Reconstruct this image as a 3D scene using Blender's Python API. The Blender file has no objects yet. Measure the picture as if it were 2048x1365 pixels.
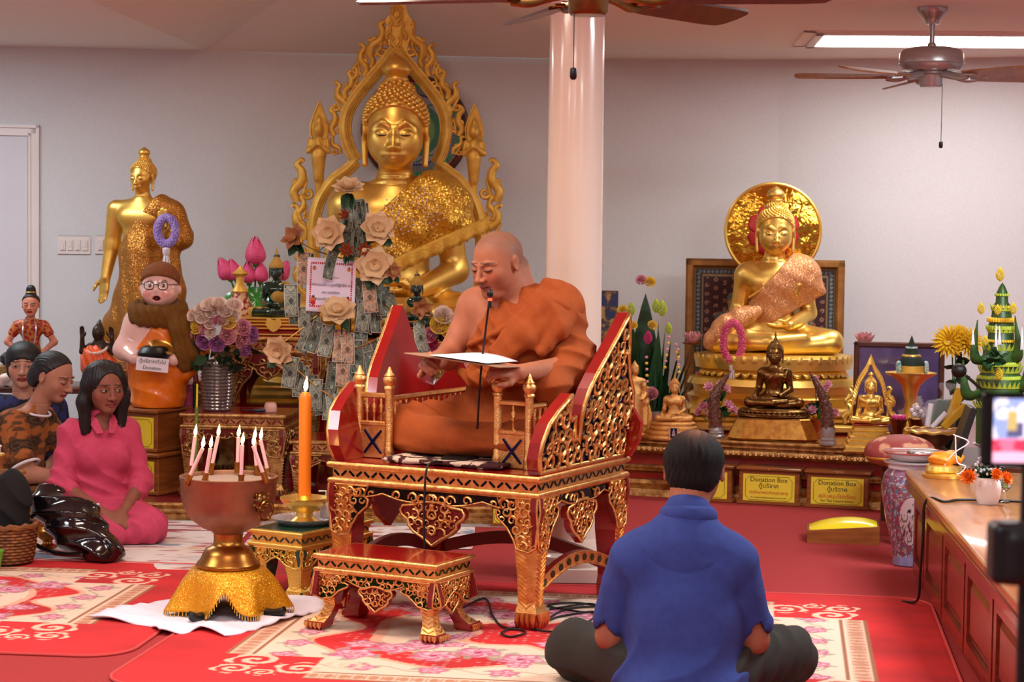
import bpy, bmesh, math, random
import numpy as np
from mathutils import Vector, Matrix, Euler
random.seed(7)
np.random.seed(7)
SC = bpy.context.scene
C = SC.collection
PI = math.pi
# ------------------------------------------------------------------ camera
FPX, CX, CY = 3930.0, 1024.0, 682.5
CAMZ = 1.45
cam_d = bpy.data.cameras.new('camera')
cam = bpy.data.objects.new('camera', cam_d)
C.objects.link(cam)
cam_d.sensor_width = 36.0
cam_d.lens = FPX / 2048 * 36.0
cam_d.clip_start = 0.05
CAM_M = Matrix.Translation((0, 0, CAMZ)) @ Matrix.Rotation(math.radians(90 - 3.08), 4, 'X') @ Matrix.Rotation(math.radians(0.75), 4, 'Z')
cam.matrix_world = CAM_M
cam_d.dof.use_dof = True
cam_d.dof.focus_distance = 7.6
cam_d.dof.aperture_fstop = 8.0
SC.camera = cam
# ------------------------------------------------------------------ world, view, lamps
SC.view_settings.view_transform = 'Standard'
SC.view_settings.look = 'None'
SC.view_settings.gamma = 1.0
SC.view_settings.use_curve_mapping = False
SC.view_settings.exposure = 0.0
world = bpy.data.worlds.new('world')
SC.world = world
world.use_nodes = True
world.node_tree.nodes['Background'].inputs[0].default_value = (0.9, 0.82, 0.76, 1)
world.node_tree.nodes['Background'].inputs[1].default_value = 0.25

def lamp(name, loc, rot, size, size_y, power, col):
 l = bpy.data.lights.new(name, 'AREA')
 l.shape = 'RECTANGLE'
 l.size, l.size_y, l.energy, l.color = size, size_y, power, col
 o = bpy.data.objects.new(name, l)
 o.location, o.rotation_euler = loc, rot
 C.objects.link(o)
 return o
# ceiling troffers of the hall out of view; warm vault lamp added as fill
WARM = (1.0, 0.89, 0.80)
COOL = (0.95, 0.90, 1.0)
COOL = (.84, .95, 1.0)
for x, y, z, w, c in ((2.6, 7.2, 2.585, 140, COOL), (-3.4, 6.6, 2.585, 50, COOL), (-3.4, 10.6, 2.585, 44, COOL), (2.6, 2.2, 2.585, 110, COOL), (-3.4, 2.2, 2.585, 70, COOL), (-.6, 4.2, 2.585, 66, (1, .93, .86)), (-.4, 0.0, 2.585, 90, COOL), (-1.0, 6.9, 2.585, 56, (1, .84, .70)), (-.97, 10.4, 3.10, 20, (1, .80, .62))):
 lamp('hall_light', (x, y, z), (0, 0, 0), 1.2 if z < 3 else .3, .6, w, c)

# ------------------------------------------------------------------ pixel -> place
_r = CAM_M.to_3x3()
def ray(px, py):
 return _r @ Vector(((px - CX) / FPX, (CY - py) / FPX, -1))
def P(px, py, Y):
 d = ray(px, py)
 return Vector((0, 0, CAMZ)) + d * (Y / d.y)
def G(px, py, z=0.0):
 d = ray(px, py)
 return Vector((0, 0, CAMZ)) + d * ((z - CAMZ) / d.z)
def PZ(px, py, Y):
 return P(px, py, Y).z
# ------------------------------------------------------------------ object bookkeeping
def tag(o, label=None, cat=None, group=None, kind=None):
 if label: o['label'] = label
 if cat: o['category'] = cat
 if group: o['group'] = group
 if kind: o['kind'] = kind
 return o
def thing(name, label, cat, loc=(0, 0, 0), rz=0.0, group=None, scale=None):
 o = bpy.data.objects.new(name, None)
 o.empty_display_size = 0.05
 C.objects.link(o)
 o.location = loc
 o.rotation_euler = (0, 0, rz)
 if scale: o.scale = (scale,) * 3
 return tag(o, label, cat, group)
def dup(root, loc=None, rz=None, label=None, group=None, name=None):
 r = root.copy(); C.objects.link(r)
 if loc is not None: r.location = loc
 if rz is not None: r.rotation_euler = (0, 0, rz)
 if label: r['label'] = label
 if group: r['group'] = group
 for ch in list(root.children):
  c = ch.copy(); C.objects.link(c); c.parent = r
  for g in list(ch.children):
   d = g.copy(); C.objects.link(d); d.parent = c
 return r
def setmat(root, mp):
 """give a copied thing its own materials: mp maps old material -> new one"""
 for o in [root] + list(root.children_recursive):
  if o.type != 'MESH': continue
  for s in o.material_slots:
   if s.material in mp:
    m = mp[s.material]
    s.link = 'OBJECT'
    s.material = m
# ------------------------------------------------------------------ materials
def lin(c):
 if isinstance(c, str):
  c = tuple(int(c[i:i + 2], 16) for i in (0, 2, 4))
 return tuple(((v / 255) / 12.92 if v / 255 <= 0.04045 else ((v / 255 + 0.055) / 1.055) ** 2.4) for v in c) + (1.0,)
MATS = {}
def mat(name, col, rough=0.6, metal=0.0, col2=None, nscale=8.0, bump=0.0, bscale=60.0, kind='noise', emit=0.0, trans=0.0, coat=0.0,
  alpha=1.0, attr=False, sheen=0.0, stretch=None, thr=None, spec=None, ior=1.45):
 m = bpy.data.materials.new(name)
 m.use_nodes = True
 nt = m.node_tree
 b = nt.nodes['Principled BSDF']
 N, L = nt.nodes.new, nt.links.new
 c1 = lin(col)
 b.inputs['Base Color'].default_value = c1
 b.inputs['Roughness'].default_value = rough
 b.inputs['Metallic'].default_value = metal
 b.inputs['IOR'].default_value = ior
 if spec is not None: b.inputs['Specular IOR Level'].default_value = spec
 if coat: b.inputs['Coat Weight'].default_value = coat; b.inputs['Coat Roughness'].default_value = 0.08
 if trans: b.inputs['Transmission Weight'].default_value = trans
 if sheen: b.inputs['Sheen Weight'].default_value = sheen; b.inputs['Sheen Roughness'].default_value = 0.5
 if alpha < 1: b.inputs['Alpha'].default_value = alpha
 if emit:
  b.inputs['Emission Color'].default_value = c1
  b.inputs['Emission Strength'].default_value = emit
 tc = N('ShaderNodeTexCoord')
 src = tc.outputs['Object']
 if stretch:
  mp = N('ShaderNodeMapping'); mp.inputs['Scale'].default_value = stretch
  L(src, mp.inputs[0]); src = mp.outputs[0]
 colsock = None
 if attr:
  a = N('ShaderNodeVertexColor'); a.layer_name = 'Col'
  colsock = a.outputs['Color']
 elif col2 is not None:
  if kind == 'voronoi':
   t = N('ShaderNodeTexVoronoi'); t.inputs['Scale'].default_value = nscale; fac = t.outputs['Distance']
  elif kind == 'wave':
   t = N('ShaderNodeTexWave'); t.inputs['Scale'].default_value = nscale; t.inputs['Distortion'].default_value = 6; t.inputs['Detail'].default_value = 3; fac = t.outputs['Fac']
  else:
   t = N('ShaderNodeTexNoise'); t.inputs['Scale'].default_value = nscale; t.inputs['Detail'].default_value = 5; fac = t.outputs['Fac']
  L(src, t.inputs['Vector'])
  r = N('ShaderNodeValToRGB')
  lo, hi = thr or (0.35, 0.65)
  r.color_ramp.elements[0].position = lo; r.color_ramp.elements[1].position = hi
  r.color_ramp.elements[0].color = c1; r.color_ramp.elements[1].color = lin(col2)
  L(fac, r.inputs[0]); colsock = r.outputs[0]
 if colsock is not None:
  L(colsock, b.inputs['Base Color'])
  if emit: L(colsock, b.inputs['Emission Color'])
 if bump:
  t = N('ShaderNodeTexNoise'); t.inputs['Scale'].default_value = bscale; t.inputs['Detail'].default_value = 4
  L(src, t.inputs['Vector'])
  bp = N('ShaderNodeBump'); bp.inputs['Strength'].default_value = bump; bp.inputs['Distance'].default_value = 0.004
  L(t.outputs['Fac'], bp.inputs['Height']); L(bp.outputs[0], b.inputs['Normal'])
 MATS[name] = m
 return m
def sequin(name, col, col2, scale=260.0):
 """sequinned cloth: each little cell a metal disc tipped its own way, over a cloth ground"""
 m = bpy.data.materials.new(name); m.use_nodes = True
 nt = m.node_tree; b = nt.nodes['Principled BSDF']; N, L = nt.nodes.new, nt.links.new
 tc = N('ShaderNodeTexCoord')
 v = N('ShaderNodeTexVoronoi'); v.inputs['Scale'].default_value = scale
 L(tc.outputs['Object'], v.inputs['Vector'])
 r = N('ShaderNodeValToRGB'); r.color_ramp.elements[0].color = lin(col); r.color_ramp.elements[1].color = lin(col2)
 sx = N('ShaderNodeSeparateColor'); L(v.outputs['Color'], sx.inputs[0]); L(sx.outputs[0], r.inputs[0])
 L(r.outputs[0], b.inputs['Base Color'])
 sub = N('ShaderNodeVectorMath'); sub.operation = 'SUBTRACT'; sub.inputs[1].default_value = (.5, .5, .5)
 L(v.outputs['Color'], sub.inputs[0])
 sc = N('ShaderNodeVectorMath'); sc.operation = 'SCALE'; sc.inputs['Scale'].default_value = 0.8
 L(sub.outputs[0], sc.inputs[0])
 g = N('ShaderNodeNewGeometry'); ad = N('ShaderNodeVectorMath'); ad.operation = 'ADD'
 L(g.outputs['Normal'], ad.inputs[0]); L(sc.outputs[0], ad.inputs[1])
 nm = N('ShaderNodeVectorMath'); nm.operation = 'NORMALIZE'; L(ad.outputs[0], nm.inputs[0])
 L(nm.outputs[0], b.inputs['Normal'])
 b.inputs['Metallic'].default_value = 0.75; b.inputs['Roughness'].default_value = 0.32
 MATS[name] = m
 return m
def glass(name, col=(255, 255, 255), rough=0.05, ior=1.45):
 return mat(name, col, rough, trans=1.0, ior=ior)
# ------------------------------------------------------------------ mesh building
class MB:
 def __init__(s):
  s.v = []; s.f = []; s.m = []; s.T = None; s.mi = 0
 def at(s, T=None):
  s.T = T; return s
 def add(s, V, F, mi=None):
  o = len(s.v)
  if s.T is not None:
   V = [s.T @ Vector(p) for p in V]
  s.v += [tuple(p) for p in V]
  s.f += [tuple(i + o for i in f) for f in F]
  s.m += [s.mi if mi is None else mi] * len(F)
  return s
 def box(s, lo, hi, mi=None):
  (a, b, c), (d, e, f) = lo, hi
  V = [(a, b, c), (d, b, c), (d, e, c), (a, e, c), (a, b, f), (d, b, f), (d, e, f), (a, e, f)]
  return s.add(V, [(0, 3, 2, 1), (4, 5, 6, 7), (0, 1, 5, 4), (1, 2, 6, 5), (2, 3, 7, 6), (3, 0, 4, 7)], mi)
 def cbox(s, c, d, mi=None, bev=0.0):
  if bev <= 0:
   return s.box([c[i] - d[i] / 2 for i in range(3)], [c[i] + d[i] / 2 for i in range(3)], mi)
  x, y, z = (d[0] / 2, d[1] / 2, d[2] / 2); b = min(bev, x * .9, y * .9, z * .9)
  def ring(zz, q):
   X, Y = x - q, y - q
   return [(c[0] + sx * (X - (b if k else 0)), c[1] + sy * (Y - (0 if k else b)), c[2] + zz) for sx, sy, k in
     ((-1, -1, 0), (-1, -1, 1), (1, -1, 1), (1, -1, 0), (1, 1, 0), (1, 1, 1), (-1, 1, 1), (-1, 1, 0))]
  return s.loft([ring(-z, b), ring(-z + b, 0), ring(z - b, 0), ring(z, b)], True, True, mi=mi)
 def loft(s, rings, cap0=False, cap1=False, closed=True, mi=None):
  n = len(rings[0]); V = [p for r in rings for p in r]; F = []
  for i in range(len(rings) - 1):
   for j in range(n if closed else n - 1):
    k = (j + 1) % n
    F.append((i * n + j, i * n + k, (i + 1) * n + k, (i + 1) * n + j))
  if cap0: F.append(tuple(range(n))[::-1])
  if cap1: F.append(tuple((len(rings) - 1) * n + j for j in range(n)))
  return s.add(V, F, mi)
 def lathe(s, prof, n=24, c=(0, 0, 0), mi=None, sx=1.0, sy=1.0, flute=None, cap=True):
  rings = []
  for q in prof:
   r, z = q[0], q[1]
   ring = []
   for j in range(n):
    a = 2 * PI * j / n
    rr = r * (1 + (flute(a, z) if flute else 0))
    ring.append((c[0] + rr * math.cos(a) * sx, c[1] + rr * math.sin(a) * sy, c[2] + z))
   rings.append(ring)
  up = prof[-1][1] >= prof[0][1]
  if not up and False: rings = rings[::-1]
  return s.loft(rings, cap and prof[0][0] > 1e-5, cap and prof[-1][0] > 1e-5, mi=mi)
 def cyl(s, a, b, r, r2=None, n=12, mi=None):
  return s.tube([a, b], [r, r if r2 is None else r2], n, mi)
 def tube(s, pts, rad, n=8, mi=None, cap=True, flat=None, up=None):
  pts = [Vector(p) for p in pts]
  if not hasattr(rad, '__len__'): rad = [rad] * len(pts)
  rings = []; prev = None
  for i, p in enumerate(pts):
   t = (pts[min(i + 1, len(pts) - 1)] - pts[max(i - 1, 0)])
   if t.length < 1e-9: t = Vector((0, 0, 1))
   t.normalize()
   if up is not None:
    a = Vector(up) - t * t.dot(Vector(up))
    if a.length < 1e-6: a = t.orthogonal()
   elif prev is None: a = t.orthogonal()
   else:
    a = prev - t * prev.dot(t)
    if a.length < 1e-6: a = t.orthogonal()
   a.normalize(); prev = a; b = t.cross(a)
   fl = flat or 1.0
   rings.append([p + (a * math.cos(2 * PI * j / n) * fl + b * math.sin(2 * PI * j / n)) * rad[i] for j in range(n)])
  return s.loft(rings, cap, cap, mi=mi)
 def sph(s, c, r, n=10, m=7, mi=None, R=None):
  if not hasattr(r, '__len__'): r = (r, r, r)
  V = []; F = []
  for i in range(1, m):
   th = PI * i / m
   for j in range(n):
    a = 2 * PI * j / n
    V.append(Vector((r[0] * math.sin(th) * math.cos(a), r[1] * math.sin(th) * math.sin(a), -r[2] * math.cos(th))))
  V += [Vector((0, 0, -r[2])), Vector((0, 0, r[2]))]
  for i in range(m - 2):
   for j in range(n):
    k = (j + 1) % n
    F.append((i * n + j, i * n + k, (i + 1) * n + k, (i + 1) * n + j))
  b, t = len(V) - 2, len(V) - 1
  for j in range(n):
   k = (j + 1) % n
   F.append((b, k, j)); F.append((t, (m - 2) * n + j, (m - 2) * n + k))
  if R is not None: V = [R @ v for v in V]
  return s.add([v + Vector(c) for v in V], F, mi)
 def prism(s, out, axis, a, b, mi=None, side=None):
  """outline (2-D, counter-clockwise) extruded between a and b along an axis ('x','y','z')"""
  def p3(p, t):
   return {'z': (p[0], p[1], t), 'y': (p[0], t, p[1]), 'x': (t, p[0], p[1])}[axis]
  n = len(out)
  V = [p3(p, a) for p in out] + [p3(p, b) for p in out]
  s.add(V, [tuple(range(n))[::-1], tuple(range(n, 2 * n))], mi)
  s.add(V, [(j, (j + 1) % n, n + (j + 1) % n, n + j) for j in range(n)], side if side is not None else mi)
  return s
 def grid(s, fn, nu, nv, mi=None, closeu=False):
  V = [fn(i / (nu if closeu else nu - 1) if nu > 1 else 0, j / (nv - 1)) for i in range(nu) for j in range(nv)]
  F = []
  for i in range(nu if closeu else nu - 1):
   for j in range(nv - 1):
    k = (i + 1) % nu
    F.append((i * nv + j, k * nv + j, k * nv + j + 1, i * nv + j + 1))
  return s.add(V, F, mi)
 def mesh(s, name, mats, smooth=40):
  me = bpy.data.meshes.new(name)
  me.from_pydata(s.v, [], s.f)
  for m in (mats if isinstance(mats, (list, tuple)) else [mats]): me.materials.append(m)
  if any(s.m): me.polygons.foreach_set('material_index', s.m)
  me.update()
  bm = bmesh.new(); bm.from_mesh(me)
  if len(bm.faces) < 60000: bmesh.ops.recalc_face_normals(bm, faces=bm.faces)
  bm.to_mesh(me); bm.free()
  if smooth:
   me.shade_smooth()
   if smooth < 180: me.set_sharp_from_angle(angle=math.radians(smooth))
  return me
 def build(s, name, mats, parent=None, loc=None, rot=None, smooth=40, solid=0.0, sub=0):
  o = bpy.data.objects.new(name, s.mesh(name, mats, smooth))
  C.objects.link(o)
  if parent: o.parent = parent
  if loc is not None: o.location = loc
  if rot is not None: o.rotation_euler = rot
  if solid:
   md = o.modifiers.new('thick', 'SOLIDIFY'); md.thickness = solid; md.offset = 0
  if sub:
   md = o.modifiers.new('sub', 'SUBSURF'); md.levels = sub; md.render_levels = sub
  return o
def share(me, name, parent=None, loc=None, rot=None, scale=None):
 o = bpy.data.objects.new(name, me); C.objects.link(o)
 if parent: o.parent = parent
 if loc is not None: o.location = loc
 if rot is not None: o.rotation_euler = rot
 if scale is not None: o.scale = scale if hasattr(scale, '__len__') else (scale,) * 3
 return o
def struct(o):
 o['kind'] = 'structure'; return o
def painted(name, fn, colfn, nx, ny, material, parent=None, loc=None, rot=None, solid=0.0, smooth=True):
 """a sheet fn(u,v)->(x,y,z) (numpy arrays) whose print is colfn(u,v)->(n,3) sRGB 0..255"""
 u, v = np.meshgrid(np.linspace(0, 1, nx), np.linspace(0, 1, ny), indexing='ij')
 u, v = u.ravel(), v.ravel()
 X = np.stack([np.broadcast_to(np.asarray(a, float), u.shape) for a in fn(u, v)], 1)
 i = np.arange(nx * ny).reshape(nx, ny)
 q = np.stack([i[:-1, :-1], i[1:, :-1], i[1:, 1:], i[:-1, 1:]], -1).reshape(-1, 4)
 me = bpy.data.meshes.new(name)
 me.vertices.add(len(X)); me.vertices.foreach_set('co', X.astype(np.float32).ravel())
 me.loops.add(q.size); me.loops.foreach_set('vertex_index', q.ravel().astype(np.int32))
 me.polygons.add(len(q)); me.polygons.foreach_set('loop_start', np.arange(0, q.size, 4, dtype=np.int32))
 me.update(calc_edges=True)
 c = np.clip(np.asarray(colfn(u, v), float) / 255, 0, 1)
 l = np.where(c <= 0.04045, c / 12.92, ((c + 0.055) / 1.055) ** 2.4)
 a = me.color_attributes.new('Col', 'FLOAT_COLOR', 'POINT')
 a.data.foreach_set('color', np.concatenate([l, np.ones((len(l), 1))], 1).astype(np.float32).ravel())
 me.materials.append(material)
 if smooth: me.shade_smooth()
 o = share(me, name, parent, loc, rot)
 if solid:
  md = o.modifiers.new('thick', 'SOLIDIFY'); md.thickness = solid; md.offset = -1
 return o
def text(name, body, size, material, parent=None, loc=(0, 0, 0), rot=(PI / 2, 0, 0), align='CENTER', ext=0.0004):
 cu = bpy.data.curves.new(name, 'FONT')
 cu.body = body; cu.size = size; cu.align_x = align; cu.extrude = ext; cu.resolution_u = 3
 o = bpy.data.objects.new(name, cu); C.objects.link(o)
 bpy.context.view_layer.update()
 me = bpy.data.meshes.new_from_object(o.evaluated_get(bpy.context.evaluated_depsgraph_get()))
 bpy.data.objects.remove(o); bpy.data.curves.remove(cu)
 me.name = name; me.materials.clear(); me.materials.append(material)
 return share(me, name, parent, loc, rot)
def fbm(x, y, seed=0, oct=4):
 """value noise in numpy, 0..1"""
 r = np.zeros_like(x, float); amp, tot = 1.0, 0.0
 for o in range(oct):
  f = 2 ** o
  X, Y = x * f + seed * 17.3 + o * 5.1, y * f + seed * 9.7 + o * 3.3
  xi, yi = np.floor(X), np.floor(Y); fx, fy = X - xi, Y - yi
  fx, fy = fx * fx * (3 - 2 * fx), fy * fy * (3 - 2 * fy)
  h = lambda a, b: np.modf(np.abs(np.sin(a * 127.1 + b * 311.7 + seed) * 43758.5453))[0]
  r += amp * ((h(xi, yi) * (1 - fx) + h(xi + 1, yi) * fx) * (1 - fy) + (h(xi, yi + 1) * (1 - fx) + h(xi + 1, yi + 1) * fx) * fy)
  tot += amp; amp *= .5
 return r / tot
def smooth_path(pts, n=8):
 """Catmull-Rom through the points"""
 p = [Vector(q) for q in pts]; p = [p[0] * 2 - p[1]] + p + [p[-1] * 2 - p[-2]]
 out = []
 for i in range(1, len(p) - 2):
  for k in range(n):
   t = k / n
   out.append(0.5 * ((2 * p[i]) + (p[i + 1] - p[i - 1]) * t + (2 * p[i - 1] - 5 * p[i] + 4 * p[i + 1] - p[i + 2]) * t * t + (3 * p[i] - p[i - 1] - 3 * p[i + 1] + p[i + 2]) * t ** 3))
 return out + [p[-2]]
# ------------------------------------------------------------------ bodies: one smooth surface out of blended volumes
class Body:
 def __init__(s): s.ops = []; s.M = Matrix.Identity(4)
 def frame(s, M=None): s.M = M if M is not None else Matrix.Identity(4); return s
 def _put(s, kind, lo, hi, k, op, **kw):
  sc = s.M.to_scale()[0]
  cs = np.array([s.M @ Vector((x, y, z)) for x in (lo[0], hi[0]) for y in (lo[1], hi[1]) for z in (lo[2], hi[2])])
  R = np.array(s.M.to_3x3()) / sc; t = np.array(s.M.translation)
  s.ops.append((kind, cs.min(0), cs.max(0), k * sc, op, R, t, sc, kw)); return s
 def ell(s, c, r, k=0.0, op='u', rot=None):
  if not hasattr(r, '__len__'): r = (r, r, r)
  keep = s.M
  if rot is not None:
   s.M = s.M @ Matrix.Translation(c) @ Euler(rot).to_matrix().to_4x4(); c = (0, 0, 0)
  c = np.array(c, float); r = np.array(r, float)
  s._put('e', c - r, c + r, k, op, c=c, r=r); s.M = keep; return s
 def cap(s, a, b, r1, r2=None, k=0.0, op='u', sq=None):
  a = np.array(a, float); b = np.array(b, float); r2 = r1 if r2 is None else r2; m = max(r1, r2)
  s._put('c', np.minimum(a, b) - m, np.maximum(a, b) + m, k, op, a=a, b=b, r1=r1, r2=r2); return s
 def chain(s, pts, rad, k=0.0, op='u'):
  for i in range(len(pts) - 1): s.cap(pts[i], pts[i + 1], rad[i], rad[i + 1], k, op)
  return s
 def box(s, c, h, r=0.0, k=0.0, op='u', rot=None):
  keep = s.M
  if rot is not None:
   s.M = s.M @ Matrix.Translation(c) @ Euler(rot).to_matrix().to_4x4(); c = (0, 0, 0)
  c = np.array(c, float); h = np.array(h, float)
  s._put('b', c - h, c + h, k, op, c=c, h=h - r, r=r); s.M = keep; return s
 def fn(s, f, lo, hi, k=0.0, op='d'):
  """op 'd': f(p) is added to the distance; 'u','s','i': f is a distance"""
  s._put('f', lo, hi, k, op, f=f); return s
 def eval(s, p, lo, hi, h):
  d = np.full(len(p), 1.0, np.float32)
  for kind, a, b, k, op, R, t, sc, kw in s.ops:
   mg = k + 3 * h
   if op != 'i' and (np.any(a > hi + mg) or np.any(b < lo - mg)): continue
   q = ((p - t) @ R) / sc
   if kind == 'e':
    q = (q - kw['c']) / kw['r']
    k0 = np.sqrt((q * q).sum(1)); k1 = np.sqrt(((q / kw['r']) ** 2).sum(1)) + 1e-9
    e = k0 * (k0 - 1) / k1
   elif kind == 'c':
    ab = kw['b'] - kw['a']; pa = q - kw['a']
    tt = np.clip(pa @ ab / (ab @ ab + 1e-12), 0, 1)
    e = np.sqrt(((pa - tt[:, None] * ab) ** 2).sum(1)) - (kw['r1'] + (kw['r2'] - kw['r1']) * tt)
   elif kind == 'b':
    w = np.abs(q - kw['c']) - kw['h']
    e = np.sqrt((np.maximum(w, 0) ** 2).sum(1)) + np.minimum(w.max(1), 0) - kw['r']
   else: e = kw['f'](q)
   e = e * sc
   if op == 'u':
    if k > 0:
     hh = np.maximum(k - np.abs(d - e), 0) / k; d = np.minimum(d, e) - hh * hh * k * .25
    else: d = np.minimum(d, e)
   elif op == 's':
    if k > 0:
     hh = np.maximum(k - np.abs(d + e), 0) / k; d = np.maximum(d, -e) + hh * hh * k * .25
    else: d = np.maximum(d, -e)
   elif op == 'i': d = np.maximum(d, e)
   else: d = d + e
  return d.astype(np.float32)
 def surf(s, h, lo=None, hi=None, B=14):
  us = [o for o in s.ops if o[4] == 'u']
  L = np.min([o[1] for o in us], 0) - 4 * h; H = np.max([o[2] for o in us], 0) + 4 * h
  if lo is not None: L = np.maximum(L, lo)
  if hi is not None: H = np.minimum(H, hi)
  n = np.ceil((H - L) / h).astype(int) + 1
  D = np.full(n, 1.0, np.float32)
  for i in range(0, n[0], B):
   for j in range(0, n[1], B):
    for k in range(0, n[2], B):
     e = np.minimum(np.array([i, j, k]) + B, n)
     lo_, hi_ = L + np.array([i, j, k]) * h, L + (e - 1) * h
     if not any(np.all(o[1] <= hi_ + o[3] + 3 * h) and np.all(o[2] >= lo_ - o[3] - 3 * h) for o in us): continue
     gx, gy, gz = np.meshgrid(L[0] + np.arange(i, e[0]) * h, L[1] + np.arange(j, e[1]) * h, L[2] + np.arange(k, e[2]) * h, indexing='ij')
     p = np.stack([gx.ravel(), gy.ravel(), gz.ravel()], 1)
     D[i:e[0], j:e[1], k:e[2]] = s.eval(p, lo_, hi_, h).reshape(gx.shape)
  for ax in range(3):   # close the surface where a limit cuts it
   sl = [slice(None)] * 3; sl[ax] = 0; D[tuple(sl)] = np.maximum(D[tuple(sl)], 1e-3)
   sl[ax] = -1; D[tuple(sl)] = np.maximum(D[tuple(sl)], 1e-3)
  S = D < 0
  cnt = np.zeros(n - 1, np.int8)
  for a in (0, 1):
   for b in (0, 1):
    for c in (0, 1):
     cnt += S[a:n[0] - 1 + a, b:n[1] - 1 + b, c:n[2] - 1 + c]
  I = np.argwhere((cnt > 0) & (cnt < 8))
  if len(I) == 0: return np.zeros((0, 3)), np.zeros((0, 4), int)
  vid = np.full(n - 1, -1, np.int64); vid[tuple(I.T)] = np.arange(len(I))
  co = [(a, b, c) for a in (0, 1) for b in (0, 1) for c in (0, 1)]
  val = np.stack([D[I[:, 0] + a, I[:, 1] + b, I[:, 2] + c] for a, b, c in co], 1)
  acc = np.zeros((len(I), 3)); num = np.zeros(len(I))
  for x in range(8):
   for y in range(x + 1, 8):
    df = np.array(co[y]) - np.array(co[x])
    if np.abs(df).sum() != 1: continue
    v0, v1 = val[:, x], val[:, y]; mk = (v0 < 0) != (v1 < 0)
    t = np.where(mk, v0 / np.where(mk, v0 - v1, 1), 0)
    acc += mk[:, None] * (np.array(co[x]) + t[:, None] * df); num += mk
  V = L + (I + acc / num[:, None]) * h
  F = []
  for ax in range(3):
   u, w = (ax + 1) % 3, (ax + 2) % 3
   sa = [slice(0, n[q] - 1) for q in range(3)]; sb = list(sa); sb[ax] = slice(1, n[ax])
   for q in (u, w): sa[q] = slice(1, n[q] - 1); sb[q] = slice(1, n[q] - 1)
   A, Bq = S[tuple(sa)], S[tuple(sb)]
   E = np.argwhere(A != Bq)
   off = np.zeros(3, int); off[u] = 1; off[w] = 1
   E = E + off
   fl = S[tuple(E.T)]
   du, dw = np.zeros(3, int), np.zeros(3, int); du[u] = 1; dw[w] = 1
   q = np.stack([vid[tuple((E - du - dw).T)], vid[tuple((E - dw).T)], vid[tuple(E.T)], vid[tuple((E - du).T)]], 1)
   q[~fl] = q[~fl][:, ::-1]
   F.append(q)
  F = np.concatenate(F); F = F[(F >= 0).all(1)]
  return V, F
def mesh_vf(name, V, F, mats, midx=None, cols=None):
 me = bpy.data.meshes.new(name)
 me.vertices.add(len(V)); me.vertices.foreach_set('co', np.asarray(V, np.float32).ravel())
 me.loops.add(F.size); me.loops.foreach_set('vertex_index', F.ravel().astype(np.int32))
 me.polygons.add(len(F)); me.polygons.foreach_set('loop_start', np.arange(0, F.size, F.shape[1], dtype=np.int32))
 for m in (mats if isinstance(mats, (list, tuple)) else [mats]): me.materials.append(m)
 if midx is not None: me.polygons.foreach_set('material_index', np.asarray(midx, np.int32))
 me.update(calc_edges=True)
 if cols is not None:
  c = np.clip(np.asarray(cols, float) / 255, 0, 1)
  l = np.where(c <= 0.04045, c / 12.92, ((c + 0.055) / 1.055) ** 2.4)
  a = me.color_attributes.new('Col', 'FLOAT_COLOR', 'POINT')
  a.data.foreach_set('color', np.concatenate([l, np.ones((len(l), 1))], 1).astype(np.float32).ravel())
 me.shade_smooth()
 return me
def relax(V, F, it=2, w=0.5):
 n = len(V)
 for _ in range(it):
  A = np.zeros_like(V); c = np.zeros(n)
  for k in range(F.shape[1]):
   a, b = F[:, k], F[:, (k + 1) % F.shape[1]]
   for ax in range(3):
    A[:, ax] += np.bincount(a, V[b, ax], n) + np.bincount(b, V[a, ax], n)
   c += np.bincount(a, minlength=n) + np.bincount(b, minlength=n)
  V = V * (1 - w) + w * A / np.maximum(c, 1)[:, None]
 return V
def body_mesh(name, B, h, mats, paint=None, cols=None, parts=None, it=1):
 """parts: list of (h, lo, hi) boxes meshed at their own fineness and joined; the fields agree where they overlap"""
 Vs, Fs, o = [], [], 0
 for hh, lo, hi in (parts or [(h, None, None)]):
  V, F = B.surf(hh, lo, hi)
  if len(F) == 0: continue
  V = relax(V, F, it, 0.4)
  Vs.append(V); Fs.append(F + o); o += len(V)
 V, F = np.concatenate(Vs), np.concatenate(Fs)
 mi = paint(V[F].mean(1)) if paint else None
 return mesh_vf(name, V, F, mats, mi, cols(V) if cols else None)
# ================================================================== materials of the place
m_wall = mat('wall_paint', (222, 224, 227), 0.75, col2=(217, 218, 221), nscale=90, bump=0.25, bscale=140)
m_ceil = mat('ceiling_paint', (240, 228, 218), 0.85, bump=0.2, bscale=120)
m_white = mat('white_gloss_paint', (236, 226, 222), 0.35, coat=0.3)
m_column = mat('column_paint', (216, 194, 178), 0.22, coat=0.5)
m_carpet = mat('red_carpet', (172, 48, 48), 0.95, col2=(156, 40, 41), nscale=220, bump=0.7, bscale=500)
m_tile = mat('grey_vinyl', (170, 160, 158), 0.5, col2=(150, 142, 142), nscale=30)
m_gold = mat('gilt', (240, 198, 104), 0.40, .92, col2=(228, 182, 86), nscale=14, bump=0.12, bscale=90)
m_goldb = mat('bright_gilt', (248, 214, 118), 0.36, .92, col2=(242, 202, 100), nscale=10)
m_goldleaf = mat('gold_leaf', (238, 190, 120), 0.34, .95, col2=(214, 152, 84), nscale=34, bump=0.5, bscale=180)
m_goldmat = mat('painted_gold', (236, 194, 94), 0.5, 0.55, col2=(214, 168, 72), nscale=18, bump=0.3, bscale=120)
m_palegold = mat('pale_gilt', (204, 164, 104), 0.34, 0.9, col2=(150, 104, 56), nscale=30, bump=0.5, bscale=150)
m_bronze = mat('bronze', (150, 112, 62), 0.3, 1.0, col2=(112, 80, 44), nscale=16)
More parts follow.
